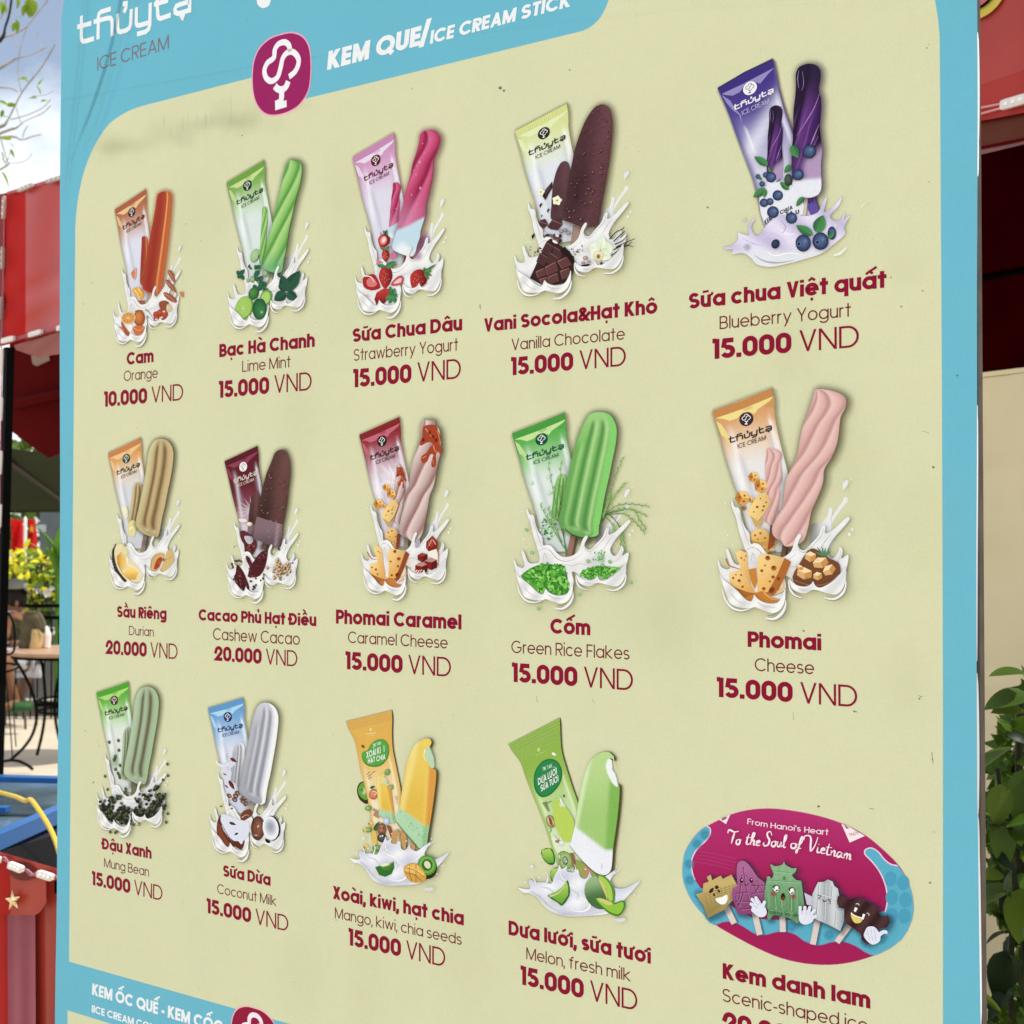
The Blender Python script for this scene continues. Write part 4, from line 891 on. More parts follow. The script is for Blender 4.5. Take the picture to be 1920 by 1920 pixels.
# ---------- green rice
def pic_rice():
    p = setup(940, 750, 4.683, [(962, 810.2), (1056.4, 776.7), (1001.9, 1133.3), (1153.5, 1107)], '4a3c24')
    L_ = [(850, 108), (790, 120), (750, 165), (700, 270), (660, 380), (625, 520), (595, 650), (560, 820), (540, 920), (525, 990), (510, 1070), (540, 1125), (640, 1180), (720, 1205)]
    R_ = [(870, 108), (930, 112), (980, 150), (1010, 210), (1022, 280), (1010, 400), (985, 520), (960, 650), (930, 780), (905, 900), (885, 1020), (865, 1120), (860, 1185), (800, 1212), (740, 1210)]
    cc = ('abd08c', '7cb45e', '4b8444')
    big = lambda g=True: pop_ribbed(p, L_, R_, cc, [(.10, .07, .28, .86, .5), (.34, .09, .12, .86, .95), (.64, .09, .12, .885, .95)], '7fc466', g)
    def a_():
        splash_back(p); p.A = p.WA
        wrapper(p, '3f9038', '5aa54e', '93c486', 'd3dcd2', 'bcd48e', '154a38', '0e4a3a')
        p.A = None
        for x, y in ((270, 730), (425, 820), (420, 680)): p.ball(x, y, 18, 15, 'd8e8d4', '8fb88c', n=12)
        sub(p, [(850, 108), (1022, 280), (640, 1180)], [(530, 655), (592, 720), (490, 1060)], lambda: big(False))
        rnd = random.Random(5)
        for k_ in range(70):
            t = rnd.random(); x, y = 370+90*t+rnd.gauss(0, 28), 1050+170*rnd.random(); p.ink.lay -= .85; p.leaf(x, y, x+rnd.uniform(-25, 25), y+rnd.uniform(-25, 25), 14, rnd.choice(('4f8f4c', '7fb474', '9cc890', '2f6e34', 'cfe4c4')))
        for pts in ([(590, 1370), (540, 1150), (480, 900), (420, 570)], [(575, 1370), (545, 1100), (520, 850), (528, 570)], [(560, 1300), (470, 1150), (350, 930)], [(540, 1250), (470, 1100), (420, 960)]):
            p.line(pts, 9, '4a7f3c', 2); q = resample(catmull(pts, 4, False), 16)
            for i in range(4, 16):
                x, y = q[i]; s_ = 1 if i % 2 else -1; p.ink.lay -= .7; p.leaf(x, y, x+s_*12, y-34, 11, '6f9e4a', '8cb45c')
        p.ball(524, 1125, 14, 12, 'dcecd8', '90bc94', n=10)
    def b_():
        stick(p, (640, 1190), (600, 1380), 56, '8f6c58', '5c4436'); p.soft(740, 1240, 110, 60, '3a4a34', .6); big()
        p.line([(570, 1130), (640, 1190), (740, 1212), (850, 1200)], 9, '235a2e')
        rnd = random.Random(8)
        for pts in ([(880, 1090), (930, 1000), (1020, 930), (1140, 915), (1285, 932)], [(900, 1010), (1000, 850), (1085, 745)], [(880, 1060), (960, 800), (1070, 525)], [(900, 1020), (1010, 970), (1130, 960), (1270, 1010)], [(930, 1010), (1080, 1000), (1180, 1070), (1258, 1155)], [(940, 1000), (1150, 960), (1220, 1050), (1268, 1115)], [(960, 1010), (1030, 1080), (1075, 1180), (1095, 1340)], [(980, 1020), (1050, 1120), (1060, 1250), (1052, 1385)], [(930, 1030), (990, 1100), (985, 1200)], [(870, 1110), (930, 950), (960, 850)]):
            q = resample(catmull(pts, 5, False), 18); p.line(pts, 8, '3d6a34', 2)
            for i in range(5, 18):
                x, y = q[i]; dx, dy = q[i][0]-q[i-1][0], q[i][1]-q[i-1][1]; l_ = math.hypot(dx, dy) or 1
                s_ = 1 if i % 2 else -1; p.ink.lay -= .8; p.leaf(x, y, x+dx/l_*30-dy/l_*9*s_, y+dy/l_*34+dx/l_*9*s_, 13, rnd.choice(('55863f', '6f9e4a', '3f6f38')), '9abb6e')
    def c_():
        splash_front(p)
        rnd = random.Random(2)
        def heap(out_, n_, r_):
            p.fill(out_, '2f6a22', 2); xs = [q[0] for q in out_]; ys = [q[1] for q in out_]; o = catmull(out_, 3); k_ = 0
            while k_ < n_:
                x, y = rnd.uniform(min(xs), max(xs)), rnd.uniform(min(ys), max(ys))
                if not inside((x, y), o): continue
                k_ += 1; p.ink.lay -= .93; p.fill(ell(x, y, r_*rnd.uniform(.6, 1.1), r_*rnd.uniform(.45, .75), rnd.uniform(0, 180), 7), rnd.choice(('5da83c', '4b9632', '74ba4e', '3f8a2c', '357a28', '8cc862')))
        heap([(200, 1555), (235, 1500), (320, 1455), (420, 1440), (500, 1450), (540, 1440), (580, 1500), (600, 1600), (590, 1690), (500, 1715), (410, 1680), (370, 1705), (290, 1640)], 300, 21)
        heap([(705, 1535), (760, 1490), (860, 1462), (960, 1465), (1060, 1470), (1080, 1450), (1020, 1510), (920, 1572), (865, 1545), (800, 1575)], 170, 15)
        for k_ in range(45): p.ink.lay -= .9; p.fill(ell(885+rnd.gauss(0, 28), 1375+rnd.gauss(0, 28), 10, 6, rnd.uniform(0, 180), 6), rnd.choice(('4f8f4c', '7fb474', 'b8d8ac')))
        for x, y in ((240, 1140), (288, 1342), (780, 1415), (970, 1420), (1155, 1600), (703, 1708), (345, 1832), (905, 1450)): p.ball(x, y, 18, 15, 'a8c892', '5c8f52', 30, n=10)
        splash_lips(p)
    picture('picture of a bright green ribbed ice pop with green rice flakes', p, [('wrapper_picture', a_), ('ice_pop_picture', b_), ('splash_picture', c_)])
# ---------- caramel cheese
def pic_caramel():
    p = setup(650, 760, 5.0545, [(672.4, 813), (750.3, 784.1), (709.4, 1116.2), (820.2, 1094.4)], '57512f')
    L_ = [(740, 145), (718, 200), (705, 320), (665, 450), (630, 560), (612, 680), (606, 760), (570, 850), (560, 950), (530, 1060), (512, 1160), (520, 1220), (570, 1250), (630, 1290)]
    R_ = [(790, 138), (840, 145), (850, 185), (890, 230), (905, 330), (905, 440), (880, 540), (860, 650), (838, 760), (800, 860), (780, 980), (760, 1080), (740, 1180), (700, 1270), (650, 1292)]
    def car(u, v, w_, k_):
        return mix(k_, '8f4f44', .75*math.exp(-((w_-.9)/.09)**2)*(ss(.2, .3, v)*(1-ss(.85, .95, v))))
    cc = ('d8c3ba', 'bda29c', '9a7c78')
    def big(g=True):
        pop_twist(p, L_, R_, cc, 2.5, .3, 1.5, g, cfx=car)
        p.fill([(735, 210), (790, 185), (860, 190), (880, 240), (905, 300), (900, 360), (915, 420), (905, 470), (880, 440), (860, 470), (862, 540), (850, 585), (820, 585), (815, 540), (835, 470), (800, 470), (780, 530), (740, 552), (718, 520), (725, 480), (770, 450), (800, 400), (830, 370), (800, 350), (760, 360), (720, 385), (705, 360), (730, 300)], '9c3f26', 2)
        for pts, w_ in (([(760, 220), (790, 260), (830, 320)], 14), ([(870, 240), (890, 300), (890, 380)], 10), ([(835, 380), (850, 430), (880, 450)], 14), ([(735, 500), (770, 480)], 14), ([(830, 520), (835, 560)], 10)): p.line(pts, w_, 'd08058', w_*.3)
        for x, y in ((800, 260), (860, 330), (830, 300), (740, 330)): p.soft(x, y, 18, 26, '5c1c14', .8)
    def a_():
        splash_back(p); p.A = p.WA
        wrapper(p, '7d1f22', '8c3038', 'b08088', 'd8ccd2', 'b86470', '2a1a20', '241a1e', rays=True)
        p.A = None
        sub(p, [(740, 145), (905, 330), (630, 1290)], [(480, 565), (560, 660), (490, 1130)], lambda: big(False))
        cubeish(p, 384, 778, 38, rot=10); cubeish(p, 430, 840, 46, rot=20); cubeish(p, 312, 935, 50, rot=0); cubeish(p, 370, 955, 20)
        cheese(p, [(425, 905), (475, 890), (500, 950), (460, 1050), (410, 1110), (340, 1060), (352, 1010)], None, [(405, 1003, 10), (440, 990, 8), (450, 968, 6), (440, 1025, 7), (385, 1040, 6)], 'e8c87c')
        p.fill([(355, 1070), (410, 1110), (450, 1090), (430, 1150), (400, 1150)], 'b89a60')
        cheese(p, [(375, 1210), (420, 1165), (470, 1165), (500, 1210), (495, 1280), (440, 1290), (380, 1260)], None, [(405, 1205, 9), (440, 1190, 9), (475, 1245, 8), (420, 1245, 6)], 'dcae5c')
        p.fill([(380, 1255), (440, 1290), (500, 1280), (510, 1340), (460, 1360), (400, 1330)], 'c09050'); p.fill([(490, 1215), (520, 1225), (510, 1340), (475, 1350)], '7c3a20')
        for k_ in range(8): p.fill(ell(395+k_*14, 1290+(k_*29) % 34, 6, 5, 30, 8), random.choice(('eacb84', '9a5c28', '9a4420')))
    def b_(): stick(p, (580, 1250), (570, 1360), 50, '8a7a6c', '5c5248'); p.soft(640, 1310, 60, 50, '4a4038', .5); big()
    def c_():
        splash_front(p, 'd2a05a')
        p.fill([(690, 1260), (715, 1290), (700, 1340), (668, 1350), (665, 1310)], 'a89ca8', 2)
        p.line([(212, 1390), (250, 1450), (300, 1460)], 12, 'b05a24', 3)
        cheese(p, [(272, 1345), (310, 1330), (350, 1350), (365, 1480), (385, 1600), (350, 1620), (310, 1480)], None, [(315, 1385, 7), (335, 1400, 5)])
        cheese(p, [(235, 1510), (310, 1480), (370, 1580), (395, 1640), (350, 1640), (240, 1595)], [(240, 1590), (350, 1640), (395, 1650), (370, 1715), (300, 1680), (240, 1630)], [(258, 1535, 9), (295, 1555, 12), (310, 1600, 9)])
        cheese(p, [(420, 1355), (500, 1365), (575, 1380), (530, 1510), (480, 1640), (410, 1640), (420, 1520), (405, 1440)], [(575, 1380), (612, 1410), (570, 1520), (520, 1640), (490, 1670), (460, 1640), (530, 1510)], [(475, 1385, 17), (512, 1455, 18), (435, 1480, 10), (505, 1525, 12), (445, 1610, 12)], 'dfa856', '8e4420')
        p.ball(500, 1605, 24, 18, '5c2010', '8c4420', -50, n=12)
        p.fill([(330, 1690), (400, 1640), (450, 1640), (500, 1690), (560, 1700), (500, 1725), (400, 1720)], 'bf7430', 3); p.line([(510, 1670), (570, 1640), (600, 1570), (632, 1525)], 7, 'a8602c', 2); p.line([(530, 1640), (570, 1600), (580, 1560)], 15, 'e2b458', 5)
        D = ('7a2018', '5c1410', 'b0604a')
        p.fill([(830, 1235), (890, 1300), (870, 1370), (800, 1390), (770, 1350), (775, 1290)], D[0]); p.fill([(830, 1235), (775, 1290), (820, 1350), (870, 1300)], '94382a'); p.line([(800, 1330), (830, 1275), (865, 1320)], 6, 'e0b8a8'); p.line([(800, 1300), (780, 1370)], 5, 'c07058')
        p.fill([(795, 1385), (870, 1360), (885, 1420), (890, 1500), (840, 1450), (790, 1430)], 'e8e0d2'); p.line([(885, 1290), (888, 1400), (885, 1520)], 7, 'a86448')
        for x, y, w_ in ((740, 1440, 48), (820, 1500, 62), (730, 1540, 60)):
            p.fill([(x-w_, y-w_*.4), (x-w_*.2, y-w_*.9), (x+w_*.9, y-w_*.6), (x+w_*.9, y+w_*.6), (x, y+w_), (x-w_, y+w_*.5)], D[0]); p.fill([(x-w_, y-w_*.4), (x-w_*.2, y-w_*.9), (x+w_*.9, y-w_*.6), (x+w_*.1, y-w_*.2)], 'b48478' if w_ > 50 else '963c2c'); p.fill([(x+w_*.1, y-w_*.2), (x+w_*.9, y-w_*.6), (x+w_*.9, y+w_*.6), (x, y+w_)], D[1])
        for k_ in range(14): p.fill(ell(665+k_*5, 1560+(k_*31) % 40, 9, 5, k_*40, 7), random.choice(('d8a08c', 'b05038', 'f0e0d8')))
        splash_lips(p)
    picture('picture of a twisted caramel ice pop with caramel sauce on top', p, [('wrapper_picture', a_), ('ice_pop_picture', b_), ('splash_picture', c_)])
# ---------- cashew cacao
def pic_cacao():
    p = setup(400, 810, 5.645, [(421.6, 862.8), (482.4, 838.3), (450.5, 1123.6), (543.5, 1103.5)], '4c3c24')
    O_ = [(720, 190), (770, 195), (800, 250), (820, 330), (822, 450), (805, 600), (790, 750), (765, 900), (745, 1000), (735, 1100), (715, 1195), (690, 1215), (600, 1195), (500, 1150), (440, 1130), (432, 1100), (460, 950), (480, 880), (505, 720), (530, 600), (570, 450), (620, 330), (665, 220)]
    def big(g=True, nn=26):
        o, _ = pop_choc(p, O_, ('6a4440', '442c28', '2c1a18'), glow=g); nut_bits(p, o, nn, 7, 11, 4, 880)
        p.fill([(475, 890), (560, 920), (660, 950), (748, 975), (738, 1100), (716, 1195), (690, 1215), (600, 1195), (500, 1150), (440, 1130), (438, 1080), (455, 980)], None, cf=lambda x, y: mix(mix('7c6468', '5e4a50', ss(1000, 1200, y)), 'a08a90', .8*math.exp(-((x-(700-(y-970)*.12))/14)**2)), step=26)
        p.line([(475, 890), (560, 920), (660, 950), (748, 975)], 5, '3a2624')
        for x, y in ((620, 940), (680, 950), (600, 1050), (605, 1112)): p.ball(x, y, 8, 8, 'b09a90', '6a5450', n=8)
    def a_():
        splash_back(p); p.A = p.WA
        wrapper(p, '541820', '561722', '6e2430', 'c0a8b0', '8a3a50', 'd6c8b8', '6e4a50', 'eeeef0', stops=[(0, '561722'), (.35, '5c1c26'), (.52, '7c3a46'), (.62, 'b89aa4'), (.8, 'd8d4da'), (1, 'd8d4da')], rays=False)
        for k_ in range(12):
            a = R(150+k_*22); p.line([(500, 830), (500+230*math.cos(a), 830+170*math.sin(a))], 34, 'f0e8ea', 0, a=.28)
        p.A = None
        sub(p, [(720, 190), (822, 450), (440, 1130)], [(445, 640), (500, 720), (370, 1110)], lambda: big(False, 5))
        p.fill([(280, 920), (350, 920), (365, 950), (300, 955)], 'e0d4cc', 2); p.ball(390, 975, 34, 24, 'efe4d4', 'b89c80', n=12)
        p.fill([(290, 1060), (340, 1045), (420, 1100), (440, 1140), (460, 1150), (470, 1210), (430, 1290), (380, 1300), (340, 1310), (310, 1240), (300, 1160)], '5c2428', 2)
        for k_ in range(24): p.ink.lay -= .8; p.fill(ell(350+(k_*37) % 90, 1150+(k_*53) % 140, 15, 9, k_*50, 7), random.choice(('7c3a34', '3a1614', '8e5048', '4a1c1c')))
        p.fill([(340, 1100), (420, 1110), (430, 1160), (390, 1190), (350, 1150)], 'b8b0b8', 2)
    def b_(): p.soft(560, 1220, 110, 60, '57504a', .85); stick(p, (560, 1170), (540, 1240), 60, '5e4c44', '43352f'); big()
    def c_():
        splash_front(p)
        rnd = random.Random(4)
        def pod(out_, cs=('4a1a20', '6c2a30', '2c0c10')):
            p.fill(out_, cs[0], 2); o = catmull(out_, 2); xs = [q[0] for q in o]; ys = [q[1] for q in o]; k_ = 0
            while k_ < 26:
                x, y = rnd.uniform(min(xs), max(xs)), rnd.uniform(min(ys), max(ys))
                if inside((x, y), o): k_ += 1; p.ink.lay -= .8; p.fill(ell(x, y, 14, 7, rnd.uniform(30, 80), 7), rnd.choice(cs[1:]+('7c4a48',)))
        pod([(360, 1310), (400, 1330), (430, 1390), (460, 1340), (520, 1270), (590, 1250), (585, 1340), (560, 1440), (510, 1520), (440, 1540), (380, 1530), (400, 1430), (370, 1370)])
        pod([(270, 1400), (330, 1470), (370, 1560), (400, 1650), (360, 1695), (290, 1640), (240, 1560), (255, 1480)])
        for x, y, r_ in ((215, 1400, 18), (225, 1430, 16), (262, 1365, 20), (290, 1360, 16), (312, 1370, 14), (240, 1215, 8), (262, 1205, 6), (245, 1530, 14), (235, 1555, 12), (415, 1580, 17), (468, 1550, 13), (545, 1550, 15), (520, 1570, 12), (450, 1640, 22), (470, 1620, 14), (440, 1665, 14), (860, 1385, 10), (838, 1388, 8), (430, 1300, 8), (460, 1290, 7), (715, 1240, 16)):
            p.ball(x, y, r_, r_*.65, '6a4038', '200c0c', rnd.uniform(0, 90), n=10)
        for k_ in range(58):
            x, y = 730+rnd.gauss(0, 48), 1460+rnd.gauss(0, 52)
            if y > 1570 or y < 1340: continue
            p.ink.lay -= .5; p.fill(ell(x+3, y+5, 20, 13, 60, 9), '6b4a30'); p.ink.lay -= .9; p.ball(x, y, 18, 11, 'd8c098', 'a88458', rnd.uniform(30, 100), n=9)
        splash_lips(p)
    picture('picture of a dark cacao ice pop with a mauve lower band and cashews', p, [('wrapper_picture', a_), ('ice_pop_picture', b_), ('splash_picture', c_)])
# ---------- durian
def pop_bean(p, c, g=True, x0=0, y0=0):
    L_ = [(700, 128), (640, 140), (595, 190), (560, 280), (545, 400), (530, 500), (505, 640), (480, 760), (455, 880), (432, 980), (432, 1050), (480, 1110), (560, 1155), (600, 1168)]
    R_ = [(700, 128), (760, 145), (800, 190), (825, 260), (825, 350), (808, 480), (785, 600), (760, 720), (735, 850), (710, 950), (690, 1060), (670, 1150), (650, 1168), (620, 1170)]
    n_ = 34; L2, R2 = resample(catmull(L_, 4, False), n_), resample(catmull(R_, 4, False), n_)
    if g: p.rim([(q[0]+12, q[1]+4) for q in L2+R2[::-1]], 55, p.glow, .7)
    def cf(u, v):
        k_ = mix(c[1], c[2], .35*ss(.5, 1, v)); k_ = mix(k_, c[0], ss(.15, 0, abs(u-.08))*.8*(1-v*.6))
        for g_, wd, ga, gb in ((.36, .085, .10, .86), (.70, .12, .10, .90)):
            e_ = ss(ga-.06, ga+.05, v)*(1-ss(gb-.035, gb+.01, v)); d = (u-g_)/wd
            k_ = mix(k_, c[3], .95*e_*math.exp(-(d+.3)**2*1.6)); k_ = mix(k_, c[4], e_*.6*math.exp(-((d-1.5)/.5)**2))
            k_ = mix(k_, c[0], .7*math.exp(-(d/1.1)**2-((v-gb-.015)/.012)**2))
        k_ = mix(k_, c[4], ss(.87, .90, u)*.85); k_ = mix(k_, c[0], ss(.06, 0, v)*.6)
        return mix(k_, c[3], .35*ss(.96, 1, v)*(1-ss(.8, .9, u)))
    p.strip(L2, R2, cf, 34)
def pic_durian():
    p = setup(180, 800, 5.645, [(205.2, 847), (261.5, 823.9), (226, 1107.4), (320, 1086.5)], '4f4a2c')
    cc = ('c8c69a', 'b9a678', '8d7448', '6f5230', 'c4aa7c')
    big = lambda g=True: pop_bean(p, cc, g)
    def a_():
        splash_back(p); p.A = p.WA
        wrapper(p, 'c07c48', 'd29a5c', 'd8c4a8', 'd0d0d0', 'e2bc84', '2a3a2a', '143a2c')
        p.A = None
        sub(p, [(700, 128), (825, 350), (432, 980)], [(450, 590), (510, 700), (345, 990)], lambda: big(False))
        p.fill([(275, 850), (330, 840), (350, 900), (330, 980), (295, 930)], 'e6dfc4', 2); p.line([(330, 850), (345, 900), (325, 950)], 8, 'b08c5c', 2)
        p.fill([(340, 1080), (360, 1010), (400, 990), (430, 1010), (435, 1080), (410, 1160), (370, 1150)], 'd8cf8e', 3); p.line([(360, 1090), (400, 1060), (410, 1120)], 20, 'ece4b4', 6)
    def b_(): stick(p, (530, 1150), (500, 1330), 52, '8c7a6c', '5e5048'); p.soft(560, 1230, 80, 60, '5c564c', .6); big()
    def c_():
        splash_front(p, None)
        p.fill([(215, 1250), (180, 1310), (180, 1430), (215, 1540), (280, 1620), (335, 1655), (350, 1620), (260, 1480)], '3a3222', 1)
        for k_ in range(16):
            t = k_/15; q = resample([(215, 1250), (186, 1330), (186, 1430), (218, 1540), (280, 1620), (335, 1655)], 16)[k_]; p.fill([(q[0]-16, q[1]+4), (q[0]+8, q[1]-12), (q[0]+8, q[1]+12)], '2c2618'); p.ink.lay -= .8
        p.fill([(232, 1248), (205, 1320), (215, 1420), (250, 1520), (320, 1610), (380, 1650), (460, 1640), (510, 1590), (470, 1500), (400, 1430), (350, 1380), (340, 1290), (290, 1240)], 'ded0a4', 3)
        p.fill([(230, 1370), (235, 1440), (290, 1530), (330, 1480), (330, 1400), (280, 1320)], None, cf=lambda x, y: mix('e8c06a', 'c48a34', ss(320, 230, x)), step=22)
        p.fill([(290, 1560), (350, 1500), (430, 1480), (460, 1540), (430, 1620), (350, 1620)], None, cf=lambda x, y: mix('f0cf74', 'd09a3c', ss(1500, 1620, y)), step=22)
        p.line([(240, 1440), (280, 1530), (300, 1560)], 7, '5a3a1a', 2); p.line([(340, 1380), (350, 1460), (430, 1500), (500, 1590)], 12, 'f0e8cc', 4)
        p.soft(320, 1330, 50, 70, 'e8e0a8', .9); p.soft(320, 1250, 30, 30, '8c8a6c', .7)
        p.fill([(590, 1480), (600, 1400), (650, 1345), (710, 1335), (735, 1360), (700, 1450), (660, 1520), (600, 1530)], 'caa468', 3); p.fill([(625, 1500), (650, 1420), (690, 1380), (715, 1400), (690, 1460), (650, 1510)], 'a4401c', 3); p.line([(590, 1500), (605, 1400), (655, 1350)], 8, '6f5a34', 3)
        for k_ in range(8): p.fill(ell(665+(k_*13) % 30, 1410+k_*11, 8, 5, 50, 7), random.choice(('7c2410', 'c86038')))
        p.fill([(735, 1410), (760, 1330), (800, 1295), (835, 1350), (835, 1440), (780, 1500), (720, 1540), (700, 1500)], 'c9ae72', 3); p.line([(740, 1400), (780, 1400), (820, 1360)], 5, 'a4854c'); p.soft(730, 1410, 20, 24, '6b4420', .8)
        splash_lips(p)
    picture('picture of a tan grooved durian ice pop with an open durian', p, [('wrapper_picture', a_), ('ice_pop_picture', b_), ('splash_picture', c_)])
# ---------- mung bean
def pic_mung():
    p = setup(160, 1260, 6.0, [(182.8, 1296.3), (238.7, 1280.8), (203.3, 1557.5), (295, 1549.5)], '5b5c34')
    cc = ('adc2a0', 'a0b090', '878b6c', '565238', '9cb48e')
    def big(g=True):
        old = p.A; base = affine([(700, 128), (825, 350), (432, 980), (600, 1168)], [(700, 155), (838, 400), (450, 1080), (620, 1255)])
        if old: p.A = lambda q: old(base(q))
        else: p.A = base
        pop_bean(p, cc, g); p.A = old
    def bean(x, y, r_=17, rot=40): p.ball(x, y, r_, r_*.78, '5c6a44', '23281a', rot, n=10)
    def a_():
        splash_back(p); p.A = p.WA
        wrapper(p, '4a9a2c', '66a844', 'a4cc88', 'd6dcd0', 'a8cf74', '3a2424', '451c22')
        p.A = None
        sub(p, [(700, 155), (838, 400), (450, 1080)], [(470, 620), (520, 720), (400, 1150)], lambda: big(False))
        p.soft(340, 1000, 60, 120, '8fb080', .6)
        for x, y in ((275, 790), (378, 770), (383, 880), (340, 975), (345, 950), (398, 1050), (347, 1095), (375, 1140), (395, 1185), (330, 990), (390, 1165)): bean(x, y, 20, 70)
    def b_(): p.soft(580, 1280, 110, 70, '4c5238', .9); stick(p, (560, 1240), (545, 1390), 60, '6c6a50', '484a34'); big()
    def c_():
        splash_front(p)
        rnd = random.Random(6)
        for x, y in ((233, 1172), (262, 1320), (935, 1035), (940, 1165), (884, 1212), (938, 1592), (922, 1688), (292, 1800), (348, 1805), (370, 1790), (555, 1715), (612, 1712), (468, 1330), (455, 1360), (480, 1380), (465, 1310)): bean(x, y, 18, 70)
        def heap(pts, n_, sx, sy):
            for k_ in range(n_):
                q = rnd.choice(pts); p.ink.lay -= .45; p.fill(ell(q[0]+rnd.gauss(0, sx)+0, q[1]+rnd.gauss(0, sy)+6, 20, 17, 0, 8), '20201a'); p.ink.lay -= .9; bean(q[0]+rnd.gauss(0, sx), q[1]+rnd.gauss(0, sy), 19, rnd.uniform(0, 180))
        heap([(230, 1500), (260, 1540), (320, 1590), (330, 1650), (400, 1620), (450, 1650), (480, 1600), (420, 1580), (460, 1690)], 72, 30, 28)
        heap([(200, 1450), (320, 1410), (340, 1460), (400, 1420), (410, 1510), (460, 1510), (500, 1540), (300, 1440), (550, 1600)], 26, 14, 14)
        heap([(630, 1560), (640, 1590), (740, 1560), (760, 1600), (800, 1540), (830, 1480), (780, 1490), (700, 1560)], 62, 28, 26)
        heap([(620, 1440), (670, 1370), (720, 1410), (760, 1350), (820, 1320), (860, 1390), (910, 1390), (900, 1500), (870, 1440), (835, 1290)], 34, 16, 16)
        splash_lips(p)
    picture('picture of a pale green grooved ice pop with scattered mung beans', p, [('wrapper_picture', a_), ('ice_pop_picture', b_), ('splash_picture', c_)])
